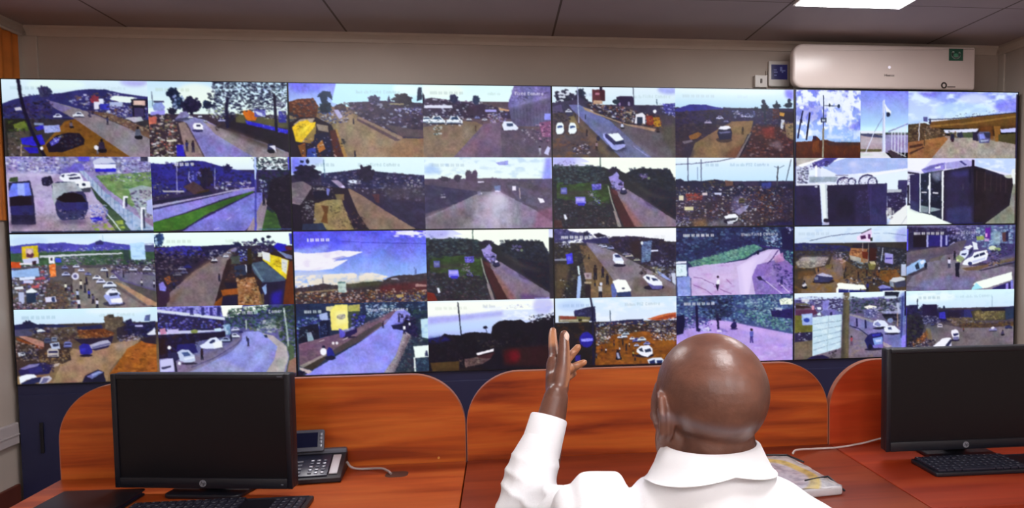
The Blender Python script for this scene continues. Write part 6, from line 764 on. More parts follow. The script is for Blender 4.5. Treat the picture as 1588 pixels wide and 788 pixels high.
class MB:                                                  # gathers shapes into one mesh
    def __init__(s): s.b = bmesh.new()
    def merge(s, b, M=None):
        if M: b.transform(M)
        me = bpy.data.meshes.new('t'); b.to_mesh(me); b.free(); s.b.from_mesh(me); bpy.data.meshes.remove(me)
        return s
    def box(s, x0, x1, y0, y1, z0, z1, bev=0, seg=2, M=None):
        b = bmesh.new(); bmesh.ops.create_cube(b, size=1)
        b.transform(Matrix.Translation(((x0+x1)/2, (y0+y1)/2, (z0+z1)/2)) @ Matrix.Diagonal((x1-x0, y1-y0, z1-z0, 1)))
        if bev: bmesh.ops.bevel(b, geom=b.edges[:], offset=bev, segments=seg, affect='EDGES', profile=.5)
        return s.merge(b, M)
    def prism(s, P, d0, d1, axis='Y', bev=0, M=None):       # outline (a,b) extruded along an axis
        b = bmesh.new()
        f3 = {'Y': lambda a, c, d: (a, d, c), 'Z': lambda a, c, d: (a, c, d), 'X': lambda a, c, d: (d, a, c)}[axis]
        lo = [b.verts.new(f3(a, c, d0)) for a, c in P]; hi = [b.verts.new(f3(a, c, d1)) for a, c in P]
        n = len(P); f0 = b.faces.new(lo); f1 = b.faces.new(hi)
        for i in range(n): b.faces.new((lo[i], lo[(i+1) % n], hi[(i+1) % n], hi[i]))
        bmesh.ops.recalc_face_normals(b, faces=b.faces[:])
        if bev:
            es = [e for e in b.edges if all(v in lo for v in e.verts) or all(v in hi for v in e.verts)]
            bmesh.ops.bevel(b, geom=es, offset=bev, segments=3, affect='EDGES', profile=.5)
        return s.merge(b, M)
    def cyl(s, p0, p1, r0, r1=None, n=24):
        p0, p1 = Vector(p0), Vector(p1); d = p1-p0
        b = bmesh.new(); bmesh.ops.create_cone(b, cap_ends=True, segments=n, radius1=r0, radius2=r0 if r1 is None else r1, depth=d.length)
        return s.merge(b, Matrix.Translation((p0+p1)/2) @ d.to_track_quat('Z', 'Y').to_matrix().to_4x4())
    def ball(s, c, r, M=None, n=24):
        b = bmesh.new(); bmesh.ops.create_uvsphere(b, u_segments=n, v_segments=n//2, radius=1)
        r = r if isinstance(r, (tuple, list)) else (r, r, r)
        T = Matrix.Translation(c) @ (M or Matrix.Identity(4)) @ Matrix.Diagonal((*r, 1))
        return s.merge(b, T)
    def cap(s, p0, p1, r0, r1):                            # tapered capsule
        b = bmesh.new(); n = 90
        for p, r in ((Vector(p0), r0), (Vector(p1), r1)):
            for i in range(n):
                z = 1-2*(i+.5)/n; t = 2.39996*i; q = math.sqrt(1-z*z)
                b.verts.new(p+Vector((q*math.cos(t), q*math.sin(t), z))*r)
        res = bmesh.ops.convex_hull(b, input=b.verts[:])
        bmesh.ops.delete(b, geom=list({v for v in res['geom_interior'] if isinstance(v, bmesh.types.BMVert)}), context='VERTS')
        return s.merge(b)
    def chain(s, P, R):
        for a, b, r, q in zip(P, P[1:], R, R[1:]): s.cap(a, b, r, q)
        return s
    def tube(s, P, r, n=10):                               # smooth tube through points
        C = catmull(P); rings = []
        b = bmesh.new(); up = Vector((0, 0, 1))
        for i, p in enumerate(C):
            t = (C[min(i+1, len(C)-1)]-C[max(i-1, 0)]).normalized()
            u = t.cross(up); u = u.normalized() if u.length > 1e-4 else Vector((1, 0, 0)); v = t.cross(u)
            rings.append([b.verts.new(p+(u*math.cos(k*2*PI/n)+v*math.sin(k*2*PI/n))*r) for k in range(n)])
        for a, c in zip(rings, rings[1:]):
            for k in range(n): b.faces.new((a[k], a[(k+1) % n], c[(k+1) % n], c[k]))
        b.faces.new(rings[0]); b.faces.new(rings[-1][::-1])
        bmesh.ops.recalc_face_normals(b, faces=b.faces[:])
        return s.merge(b)
    def build(s, name, m, parent=None, smooth=True, loc=None, rot=None, angle=.6):
        me = bpy.data.meshes.new(name); s.b.to_mesh(me); s.b.free()
        if smooth:
            me.polygons.foreach_set('use_smooth', [True]*len(me.polygons))
            try: me.set_sharp_from_angle(angle=angle)
            except Exception: pass
        return link(name, me, m, parent, loc, rot)

def catmull(P, k=8):
    P = [Vector(p) for p in P]; Q = [P[0]*2-P[1]]+P+[P[-1]*2-P[-2]]; out = []
    for i in range(1, len(Q)-2):
        a, b, c, d = Q[i-1:i+3]
        for j in range(k):
            t = j/k
            out.append(.5*(2*b+(c-a)*t+(2*a-5*b+4*c-d)*t*t+(3*b-a-3*c+d)*t**3))
    return out+[P[-1]]

def rrect(x0, x1, z0, z1, r, n=8):                         # rounded outline; r = radius at each corner (bl, br, tr, tl)
    r = r if isinstance(r, (tuple, list)) else (r,)*4; out = []
    for (cx, cz, a), q in zip(((x0, z0, PI), (x1, z0, 1.5*PI), (x1, z1, 0), (x0, z1, .5*PI)), r):
        sx = 1 if cx == x0 else -1; sz = 1 if cz == z0 else -1
        if q <= 0: out.append((cx, cz)); continue
        for i in range(n+1):
            t = a+i/n*PI/2; out.append((cx+sx*q+q*math.cos(t), cz+sz*q+q*math.sin(t)))
    return out

def text(name, body, size, m, parent, M, depth=.0006, shear=0):
    cu = bpy.data.curves.new(name, 'FONT'); cu.body = body; cu.size = size; cu.extrude = depth; cu.shear = shear
    cu.align_x = 'CENTER'; cu.align_y = 'CENTER'; cu.resolution_u = 4
    t = bpy.data.objects.new('t', cu); COL.objects.link(t)
    dg = bpy.context.evaluated_depsgraph_get(); dg.update()
    me = bpy.data.meshes.new_from_object(t.evaluated_get(dg)); bpy.data.objects.remove(t); bpy.data.curves.remove(cu)
    me.transform(M); me.name = name
    return link(name, me, m, parent)

def remesh(mb, vox, it=6, fac=.5):                         # fuse overlapping shapes into one smooth skin
    me = bpy.data.meshes.new('raw'); mb.b.to_mesh(me); mb.b.free()
    o = bpy.data.objects.new('raw', me); COL.objects.link(o)
    r = o.modifiers.new('r', 'REMESH'); r.mode = 'VOXEL'; r.voxel_size = vox
    q = o.modifiers.new('s', 'SMOOTH'); q.iterations = it; q.factor = fac
    dg = bpy.context.evaluated_depsgraph_get(); dg.update()
    out = bpy.data.meshes.new_from_object(o.evaluated_get(dg)); bpy.data.objects.remove(o); bpy.data.meshes.remove(me)
    out.polygons.foreach_set('use_smooth', [True]*len(out.polygons))
    return out

FACE = Matrix.Rotation(PI/2, 4, 'X')                       # flat text stood upright, facing the room

# ------------------------------------------------------------------------------------------------
#  Materials
# ------------------------------------------------------------------------------------------------
M_wall = mat('wall_paint', srgb(190, 177, 166), .75, var=.05, vscale=3, bump=.05, bscale=60)
M_trim = mat('cornice_paint', srgb(200, 188, 176), .6, var=.04)
M_floor = mat('floor_tile', srgb(120, 95, 80), .4, var=.12, vscale=5)
M_skirt = mat('skirting_wood', srgb(96, 46, 34), .45, var=.15)
M_navy = mat('navy_laminate', srgb(38, 41, 78), .5, var=.08)
M_bezel = mat('bezel_black', srgb(16, 17, 26), .4)
M_steel = mat('painted_steel', srgb(60, 62, 70), .45, .4, var=.05)
M_curtain = mat('orange_curtain', srgb(214, 124, 48), .8, var=.15, vscale=14)
M_wood = [wood('cherry_veneer', srgb(150, 58, 18), srgb(204, 96, 32), srgb(228, 124, 50), 0),
          wood('cherry_veneer_wavy', srgb(134, 46, 14), srgb(192, 84, 26), srgb(218, 112, 42), 7.3),
          wood('cherry_veneer_red', srgb(178, 58, 24), srgb(196, 68, 30), srgb(214, 88, 42), 3.7)]
M_top = [wood('cherry_desktop', srgb(150, 56, 18), srgb(186, 82, 30), srgb(204, 104, 46), 11),  # shade on the desktops put into their colour, deepest on the middle one
         wood('cherry_desktop_shaded', srgb(112, 36, 12), srgb(138, 50, 18), srgb(156, 66, 28), 5.1),
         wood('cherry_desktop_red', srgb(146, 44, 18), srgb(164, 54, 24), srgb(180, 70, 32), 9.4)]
M_edge = mat('pale_edging', srgb(170, 104, 78), .4, var=.08)
M_plastic = mat('black_plastic', srgb(22, 22, 32), .42, var=.05)
M_matte = mat('dark_display_glass', srgb(16, 14, 20), .32, spec=.35)
M_key = mat('black_keycap', srgb(34, 35, 52), .45)
M_logo = mat('silver_badge', srgb(176, 178, 190), .3, .6)
M_ac = mat('white_gloss_plastic', srgb(222, 208, 202), .24, var=.015)
M_white = mat('white_plastic', srgb(222, 216, 210), .4, var=.02)
M_grey = mat('grey_phone_plastic', srgb(96, 98, 112), .4, var=.04)
M_print = mat('dark_print', srgb(96, 84, 80), .5)
M_cable = mat('grey_cable', srgb(168, 152, 150), .5)
M_cable2 = mat('pale_cable', srgb(214, 200, 196), .5)

def ceiling_material():
    m = bpy.data.materials.new('ceiling_board'); m.use_nodes = True
    nt = m.node_tree; p = nt.nodes['Principled BSDF']; N = nt.nodes.new; L = nt.links.new
    tc = N('ShaderNodeTexCoord'); sp = N('ShaderNodeSeparateXYZ'); L(tc.outputs['Object'], sp.inputs[0])
    def line(sock, off, step, w):
        a = N('ShaderNodeMath'); a.operation = 'SUBTRACT'; a.inputs[1].default_value = off; L(sock, a.inputs[0])
        b = N('ShaderNodeMath'); b.operation = 'PINGPONG'; b.inputs[1].default_value = step/2; L(a.outputs[0], b.inputs[0])
        c = N('ShaderNodeMath'); c.operation = 'LESS_THAN'; c.inputs[1].default_value = w; L(b.outputs[0], c.inputs[0])
        return c.outputs[0]
    mx = N('ShaderNodeMath'); mx.operation = 'MAXIMUM'
    L(line(sp.outputs['X'], .455, .993, .005), mx.inputs[0]); L(line(sp.outputs['Y'], -.47, 1.22, .003), mx.inputs[1])
    n = N('ShaderNodeTexNoise'); n.inputs['Scale'].default_value = 2.5; n.inputs['Detail'].default_value = 4; L(tc.outputs['Object'], n.inputs['Vector'])
    r = N('ShaderNodeValToRGB'); r.color_ramp.elements[0].color = srgb(158, 146, 148); r.color_ramp.elements[1].color = srgb(176, 163, 162); L(n.outputs['Fac'], r.inputs['Fac'])
    q = N('ShaderNodeMix'); q.data_type = 'RGBA'; L(mx.outputs[0], q.inputs['Factor']); L(r.outputs['Color'], q.inputs['A']); q.inputs['B'].default_value = srgb(92, 78, 70)
    L(q.outputs['Result'], p.inputs['Base Color']); p.inputs['Roughness'].default_value = .7
    return m
M_ceil = ceiling_material()

def picture_material():
    m = bpy.data.materials.new('lit_picture'); m.use_nodes = True
    nt = m.node_tree; p = nt.nodes['Principled BSDF']
    a = nt.nodes.new('ShaderNodeAttribute'); a.attribute_name = 'picture'
    p.inputs['Base Color'].default_value = (.004, .004, .006, 1); p.inputs['Roughness'].default_value = .35; p.inputs['Specular IOR Level'].default_value = .25
    nt.links.new(a.outputs['Color'], p.inputs['Emission Color']); p.inputs['Emission Strength'].default_value = 1.0
    return m
M_pic = picture_material()

def skin_material():
    m = bpy.data.materials.new('dark_skin'); m.use_nodes = True
    nt = m.node_tree; p = nt.nodes['Principled BSDF']; N = nt.nodes.new; L = nt.links.new
    tc = N('ShaderNodeTexCoord'); n = N('ShaderNodeTexNoise'); n.inputs['Scale'].default_value = 26; n.inputs['Detail'].default_value = 5
    L(tc.outputs['Object'], n.inputs['Vector'])
    r = N('ShaderNodeValToRGB'); r.color_ramp.elements[0].color = srgb(100, 64, 53); r.color_ramp.elements[1].color = srgb(130, 86, 70)
    r.color_ramp.elements[0].position = .3; r.color_ramp.elements[1].position = .7; L(n.outputs['Fac'], r.inputs['Fac'])
    a = N('ShaderNodeAttribute'); a.attribute_name = 'stubble'
    q = N('ShaderNodeMix'); q.data_type = 'RGBA'; L(a.outputs['Fac'], q.inputs['Factor']); L(r.outputs['Color'], q.inputs['A']); q.inputs['B'].default_value = srgb(126, 110, 116)
    a2 = N('ShaderNodeAttribute'); a2.attribute_name = 'palm'
    q2 = N('ShaderNodeMix'); q2.data_type = 'RGBA'; L(a2.outputs['Fac'], q2.inputs['Factor']); L(q.outputs['Result'], q2.inputs['A']); q2.inputs['B'].default_value = srgb(206, 142, 100)
    L(q2.outputs['Result'], p.inputs['Base Color'])
    n2 = N('ShaderNodeTexNoise'); n2.inputs['Scale'].default_value = 160; L(tc.outputs['Object'], n2.inputs['Vector'])
    b = N('ShaderNodeBump'); b.inputs['Strength'].default_value = .12; b.inputs['Distance'].default_value = .004; L(n2.outputs['Fac'], b.inputs['Height']); L(b.outputs['Normal'], p.inputs['Normal'])
    p.inputs['Roughness'].default_value = .37; p.inputs['Specular IOR Level'].default_value = .65
    p.inputs['Subsurface Weight'].default_value = .06; p.inputs['Subsurface Radius'].default_value = (.01, .004, .002); p.inputs['Subsurface Scale'].default_value = .5
    return m
M_skin = skin_material()
M_shirt = mat('white_cotton', srgb(252, 251, 254), .85, spec=.2, bump=.06, bscale=220)
M_trouser = mat('charcoal_trousers', srgb(40, 40, 48), .8, var=.1, vscale=30)
M_shoe = mat('black_leather', srgb(20, 18, 18), .3)
M_nail = mat('fingernail', srgb(232, 196, 180), .25)

# ------------------------------------------------------------------------------------------------
#  The room
# ------------------------------------------------------------------------------------------------
XL, XR, YB, YF, ZT = -.02, 4.87, .2, -6.2, 2.43
def struct(name, mb, m, smooth=False): return tag(mb.build(name, m, smooth=smooth), kind='structure')
struct('floor', MB().box(XL-.1, XR+.1, YF-.1, YB+.1, -.1, 0), M_floor)
struct('ceiling', MB().box(XL-.1, XR+.1, YF-.1, YB+.1, ZT, ZT+.1), M_ceil)
struct('wall_back', MB().box(XL-.1, XR+.1, YB, YB+.1, 0, ZT), M_wall)
struct('wall_left', MB().box(XL-.1, XL, YF, YB, 0, ZT), M_wall)
struct('wall_right', MB().box(XR, XR+.1, YF, YB, 0, ZT), M_wall)
struct('wall_front', MB().box(XL-.1, XR+.1, YF-.1, YF, 0, ZT), M_wall)
COR = [(0, 0), (0, -.045), (.008, -.045), (.012, -.03), (.022, -.018), (.03, -.012), (.03, 0)]
struct('trim_1', MB().prism([(YB-a, ZT+b) for a, b in COR], XL+.03, XR-.03, 'X'), M_trim)          # cornices
struct('trim_2', MB().prism([(XL+a, ZT+b) for a, b in COR], YF, YB, 'Y'), M_trim)
struct('trim_3', MB().prism([(XR-a, ZT+b) for a, b in COR], YF, YB, 'Y'), M_trim)
struct('trim_4', MB().box(XL, XL+.075, YB-.014, YB, 0, ZT-.045, .003).box(XL, XL+.012, YB-.05, YB-.014, 0, ZT-.045, .003), M_trim)    # corner strips
struct('trim_5', MB().box(XR-.012, XR, YB-.05, YB, 0, ZT-.045, .003), M_trim)
struct('trim_6', MB().box(XL, XL+.022, YF, -.002, .53, .625, .004).box(XL, XL+.026, YF, -.002, .57, .575), mat('trunking_plastic', srgb(188, 178, 178), .5))   # cable trunking along the left wall
struct('baseboard_left', MB().box(XL, XL+.016, YF, -.002, 0, .345, .004), M_skirt)
struct('baseboard_right', MB().box(XR-.016, XR, YF, YB, 0, .12, .004), M_skirt)

# orange curtain by the back corner
cur = empty('curtain', (XL, .0, 1.5), 0, 'orange curtain hanging on the left wall beside the top of the screens', 'curtain')
P = [(-.9+i*.01, .012+.007*math.sin(i*.9)+.004*math.sin(i*.37)) for i in range(106)]
mb = MB(); b = bmesh.new()
for (y, x), (y2, x2) in zip(P, P[1:]):
    q = [b.verts.new(v) for v in ((x, y, .03), (x2, y2, .03), (x2, y2, .88), (x, y, .88))]; b.faces.new(q)
bmesh.ops.remove_doubles(b, verts=b.verts[:], dist=1e-5)
bmesh.ops.solidify(b, geom=b.faces[:], thickness=.004); mb.merge(b)
mb.build('fabric', M_curtain, cur)
MB().cyl((.02, -.92, .885), (.02, .165, .885), .008).build('rail', M_trim, cur)

# ceiling lights: flat square panels, some unseen and added for brightness
M_lamp = mat('lamp_diffuser', (1, 1, 1, 1), .5, emit=(1, .985, 1, 1), es=1)
M_lamp.node_tree.nodes['Principled BSDF'].inputs['Emission Strength'].default_value = 19
LAMPS = [((1.4, -.85), 'unseen flat white ceiling light panel added between the screens and the gap of left and middle desks'),  # unseen, added to brighten the upper left corner and wall
         ((3.687, -.79), 'flat white ceiling light panel above the air conditioner end of the room'),
         ((2.62, -2.9), 'flat white ceiling light panel just above the seated man')]
for _y, _w in ((-4.65, 'second row from the back'), (-5.7, 'row farthest from the screens')):  # unseen rows added to throw frontal light on upright surfaces
    for _x, _s in ((1.15, 'left'), (2.55, 'middle'), (3.95, 'right')): LAMPS.append(((_x, _y), 'unseen flat white ceiling light panel added in the %s, %s of three' % (_w, _s)))
for (x, y), lab in LAMPS:
    t = empty('ceiling_light', (x, y, ZT), 0, lab, 'ceiling light', 'ceiling light panels')
    MB().prism(rrect(-.25, .25, -.325, .325, .004), -.014, 0, 'Z').build('frame', M_white, t, False)
    MB().box(-.237, .237, -.312, .312, -.017, -.0135).build('diffuser', M_lamp, t, False)

# ------------------------------------------------------------------------------------------------
#  The video wall
# ------------------------------------------------------------------------------------------------
DW, DH, DZ = 1.21, .6806, 2.152
base = empty('video_wall_stand', (2.42, 0, 0), 0, 'dark navy cabinet base and frame carrying the wall of screens', 'stand')
z0 = DZ-2*DH
MB().box(-2.42, 2.42, .004, .19, 0, z0, .003).build('cabinet', M_navy, base, False)
for i in range(4):
    MB().box(-2.415+i*1.21, -1.215+i*1.21, -.004, .004, .09, z0-.045, .002).build('door_panel', M_navy, base, False)
    d = MB().box(-2.33+i*1.21, -2.315+i*1.21, -.012, -.003, .48, .62, .003).build('handle', M_bezel, base, False)
for i in range(5):
    MB().box(max(-2.42, -2.44+i*1.21), min(2.42, -2.4+i*1.21), .1, .19, z0, DZ-.05).build('upright', M_steel, base, False)

def picture_mesh(a, w, h):                                 # a lit rectangle, its colours row by row from the top
    rows, cols = a.shape[:2]
    X, Z = np.meshgrid(np.linspace(0, w, cols), -np.linspace(0, h, rows))
    co = np.zeros((rows*cols, 3)); co[:, 0] = X.ravel(); co[:, 2] = Z.ravel()
    i = np.arange(rows*cols).reshape(rows, cols)
    F = np.stack([i[:-1, :-1], i[1:, :-1], i[1:, 1:], i[:-1, 1:]], -1).reshape(-1, 4)
    me = bpy.data.meshes.new('picture'); n = len(F)
    me.vertices.add(rows*cols); me.vertices.foreach_set('co', co.ravel())
    me.loops.add(n*4); me.loops.foreach_set('vertex_index', F.ravel().astype(np.int32))
    me.polygons.add(n); me.polygons.foreach_set('loop_start', np.arange(0, n*4, 4, dtype=np.int32))
    me.update(calc_edges=True)
    lin = np.where(a <= .04045, a/12.92, ((a+.055)/1.055)**2.4)
    c = np.ones((rows*cols, 4), np.float32); c[:, :3] = lin.reshape(-1, 3)
    at = me.color_attributes.new('picture', 'FLOAT_COLOR', 'POINT'); at.data.foreach_set('color', c.ravel())
    return me

PL = {(0, 0): 'dirt roadside with black pickup and blue tarpaulins', (0, 1): 'road lined with dark trees and a white car', (0, 2): 'wide dirt junction with a yellow signboard',
 (0, 3): 'white minibuses parked by a dusty road', (0, 4): 'road with a white and blue van and two parked cars', (0, 5): 'dirt road with a dark minibus below hills',
 (0, 6): 'camera pole under a cloudy sky', (0, 7): 'flyover crossing a highway', (1, 0): 'two canvas-topped trucks in a yard', (1, 1): 'dual carriageway with a green strip',
 (1, 2): 'dirt road beside a sandy yard', (1, 3): 'hazy road with sun glare', (1, 4): 'sloping red road beside blue notices', (1, 5): 'crowded street market',
 (1, 6): 'equipment room with dark cabinets', (1, 7): 'row of black cabinets with glass doors', (2, 0): 'busy street with taxis and two billboards', (2, 1): 'dirt road beside a yellow shop front',
 (2, 2): 'town below a deep blue sky', (2, 3): 'the same sloping road and blue notices again', (2, 4): 'street with a white minibus and saloon', (2, 5): 'pink dirt road under dark trees',
 (2, 6): 'dirt square with a white bus roof', (2, 7): 'police pickup and white cars on a corner', (3, 0): 'dirt road with a blue truck and an orange bank', (3, 1): 'bend in a road with parked cars',
 (3, 2): 'blue-grey road beside a yellow building', (3, 3): 'black silhouettes under a pale sky', (3, 4): 'orange dirt street full of minibuses', (3, 5): 'lilac road with one walker',
 (3, 6): 'white signboard beside a pole', (3, 7): 'wide junction at dusk'}
DL = {(0, 0): 'leftmost screen of the upper row, showing parked trucks and a green road strip', (0, 1): 'second screen from left in the upper row, showing a yellow sign and sun glare',
 (0, 2): 'third screen from left in the upper row, showing a van and a crowded market', (0, 3): 'rightmost upper screen below the air conditioner, showing a flyover and cabinets',
 (1, 0): 'leftmost screen of the lower row, above the left monitor, showing taxis and an orange bank', (1, 1): 'second lower screen from left, with deep blue sky and a yellow building',
 (1, 2): 'lower screen behind the raised hand and bald head, with pink dirt roads', (1, 3): 'rightmost lower screen above the right monitor, with a white signboard and buses'}
BZ = .0035
for R in range(2):
    for Cc in range(4):
        t = empty('video_wall_display', (Cc*DW, 0, DZ-R*DH), 0, DL[R, Cc], 'display', 'video wall displays')
        MB().box(.004, DW-.004, .012, .09, -DH+.004, -.004, .004).build('housing', M_bezel, t, False)
        f = MB()
        f.box(0, DW, -.003, .012, -BZ, 0).box(0, DW, -.003, .012, -DH, -DH+BZ).box(0, BZ, -.003, .012, -DH+BZ, -BZ).box(DW-BZ, DW, -.003, .012, -DH+BZ, -BZ)
        f.build('bezel', M_bezel, t, False)
        g = MB().box(BZ, DW-BZ, .002, .012, -DH+BZ, -BZ).build('screen', M_bezel, t, False)
        pw, ph = (DW-2*BZ)/2, (DH-2*BZ)/2
        for r in range(2):
            for c in range(2):
                k = (R*2+r, Cc*2+c); x, z = BZ+c*pw, -BZ-r*ph
                if k == (0, 6):
                    s1, s2 = Pic(76, 6), Pic(131, 60); f06(s1); f06b(s2)
                    for im, x2, w2, lab in ((s1.done(), x, pw*.575, PL[k]), (s2.done()[:, int(CW/2*.578):], x+pw*.575, pw*.425, 'white mast and railing under a clear sky')):
                        tag(link('camera_picture', picture_mesh(im, w2, ph), M_pic, g, (x2, .001, z)), 'camera picture: '+lab)
                    continue
                s = Pic(FW[k], k[0]*8+k[1]+1); FEEDS[k](s)
                tag(link('camera_picture', picture_mesh(s.done(), pw, ph), M_pic, g, (x, .001, z)), 'camera picture: '+PL[k])

# ------------------------------------------------------------------------------------------------
#  On the back wall: air conditioner, thermostat, switch
# ------------------------------------------------------------------------------------------------
ac = empty('air_conditioner', (4.118, YB, 2.159), 0, 'white wall-mounted air conditioner above the right end of the screens', 'air conditioner')
MB().prism(rrect(-.42, .47, .0, .222, (.045, .03, .03, .05)), -.15, 0, 'Y', .012).build('body', M_white, ac)
MB().prism(rrect(-.494, .482, .0, .219, (.05, .015, .012, .055)), -.2, -.145, 'Y', .014).build('front_panel', M_ac, ac)
MB().box(-.40, .44, -.14, -.08, -.005, .004, .002).build('air_flap', M_white, ac)
MB().cyl((.012, -.199, .108), (.012, -.2015, .108), .007, n=20).build('status_light', mat('status_lamp', srgb(236, 226, 240), .3, emit=(.9, .85, 1, 1), es=.5), ac)
text('brand_lettering', 'Hisense', .017, M_print, ac, Matrix.Translation((.012, -.2012, .068)) @ FACE)
stk = MB().box(.333, .41, -.2018, -.1995, .147, .207).build('sticker', mat('green_sticker', srgb(34, 84, 66), .4), ac, False)
mb = MB()
for i in range(22):
    t = 2.4+i*.21; mb.box(.371+.021*math.cos(t)-.004, .371+.021*math.cos(t)+.004, -.2028, -.2017, .178+.018*math.sin(t)-.004, .178+.018*math.sin(t)+.004)
mb.build('swirl', mat('sticker_white', srgb(196, 214, 206), .5), stk, False)
MB().ball((.371, -.2018, .172), (.011, .0012, .012)).build('leaf', mat('sticker_leaf', srgb(74, 140, 110), .5), stk)
mb = MB()
for i in range(24):
    t = i*.2618; mb.cyl((.308+.0125*math.cos(t), -.1995, .022+.0125*math.sin(t)), (.308+.0125*math.cos(t), -.2013, .022+.0125*math.sin(t)), .004, n=8)
mb.box(.326, .37, -.2013, -.1995, .012, .017)
mb.build('energy_mark', M_print, ac, False)

th = empty('thermostat', (3.618, YB, 2.265), 0, 'white thermostat with a small dark screen left of the air conditioner', 'thermostat')
MB().prism(rrect(-.056, .056, -.066, .066, .008), -.022, 0, 'Y', .004).build('housing', M_white, th)
sc = MB().box(-.043, .043, -.0235, -.0215, -.03, .046).build('screen', mat('thermostat_screen', srgb(24, 24, 44), .25, emit=srgb(40, 36, 84), es=.5), th, False)
M_read = mat('thermostat_readout', srgb(70, 70, 110), .4, emit=srgb(90, 92, 130), es=.5)
for P_ in (((-.03, .016, .016, .005), (-.03, .004, .02, .006), (-.028, -.012, .014, .006)), ((.004, .012, .012, .022), (.013, .012, .02, .006), (.013, .004, .008, .012))):
    mb = MB()
    for x, z, w, h in P_: mb.box(x, x+w, -.0242, -.0233, z, z+h)
    mb.build('readout', M_read, sc, False)
sw = empty('wall_switch', (3.519, YB, 2.224), 0, 'small white switch box just left of and below the thermostat', 'switch')
MB().prism(rrect(-.033, .033, -.031, .031, .004), -.03, 0, 'Y', .003).build('box', M_white, sw)
MB().box(-.005, .005, -.034, -.03, -.01, .012, .0015).build('button', M_print, sw)
MB().box(.034, .0385, -.012, 0, -.06, .06, .001).build('conduit', M_trim, sw, False)

# ------------------------------------------------------------------------------------------------
#  Desks and partitions
# ------------------------------------------------------------------------------------------------
DX = [.905, 2.052, 3.205, 4.352]; YP, YD, DT = -1.39, -2.003, .75
names = ['left', 'middle', 'right']
DLAB = ['cherry-wood desk at the left, carrying a black monitor, phone and folder', 'cherry-wood desk in the middle, where the man in white sits', 'cherry-wood desk at the right, carrying a monitor and full keyboard']
PLAB = ['round-cornered cherry-wood partition behind the left monitor and desk phone', 'round-cornered cherry-wood partition behind the raised arm and bald head', 'round-cornered cherry-wood partition behind the right monitor']
for i in range(3):
    x0, x1 = DX[i]+.0015, DX[i+1]-.0015; w = (x1-x0)/2
    d = empty('desk', ((x0+x1)/2, (YP+YD)/2, 0), 0, DLAB[i], 'desk', 'workstation desks'); hd = (YP-YD)/2
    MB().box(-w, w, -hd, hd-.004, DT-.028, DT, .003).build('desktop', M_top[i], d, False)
    for q in (-1, 1): MB().box(min(q*w, q*(w-.025)), max(q*w, q*(w-.025)), -hd+.05, hd-.004, 0, DT-.028, .002).build('end_panel', M_wood[i], d, False)
    MB().box(-w+.025, w-.025, hd-.03, hd-.012, .25, DT-.028).build('modesty_panel', M_wood[i], d, False)
    if i == 0:
        g = MB().prism(rrect(1.826-(x0+x1)/2, 1.89-(x0+x1)/2, -1.528-(YP+YD)/2, -1.472-(YP+YD)/2, .02), DT-.003, DT+.0003, 'Z').build('cable_outlet', mat('brown_grommet', srgb(74, 44, 36), .5), d)
    p = empty('desk_partition', ((x0+x1)/2, YP, 0), 0, PLAB[i], 'partition', 'desk partitions')
    o = rrect(-w, w, 0, 1.019, (0, 0, .16, .16), 14)
    ins = rrect(-w+.0022, w-.0022, 0, 1.0168, (0, 0, .1578, .1578), 14)
    MB().prism(ins, .0, .022, 'Y').build('panel', M_wood[i], p, False)
    b = bmesh.new()                                        # pale edge banding round the rim
    A = [[b.verts.new((a, y, c)) for a, c in o] for y in (-.0008, .0228)]; B = [[b.verts.new((a, y, c)) for a, c in ins] for y in (-.0008, .0228)]
    n = len(o)
    for j in range(n):
        k = (j+1) % n
        if o[j][1] < 1e-6 and o[k][1] < 1e-6: continue
        b.faces.new((A[0][j], A[0][k], A[1][k], A[1][j])); b.faces.new((A[0][j], A[0][k], B[0][k], B[0][j])); b.faces.new((A[1][j], A[1][k], B[1][k], B[1][j])); b.faces.new((B[0][j], B[0][k], B[1][k], B[1][j]))
    bmesh.ops.recalc_face_normals(b, faces=b.faces[:])
    MB().merge(b).build('edge_band', M_edge, p, False)
    if i == 0:
        c = 1.968-(x0+x1)/2
        MB().cyl((c, .001, .762), (c, -.003, .762), .0035, n=12).build('screw', mat('brass', srgb(224, 176, 92), .3, .8), p)

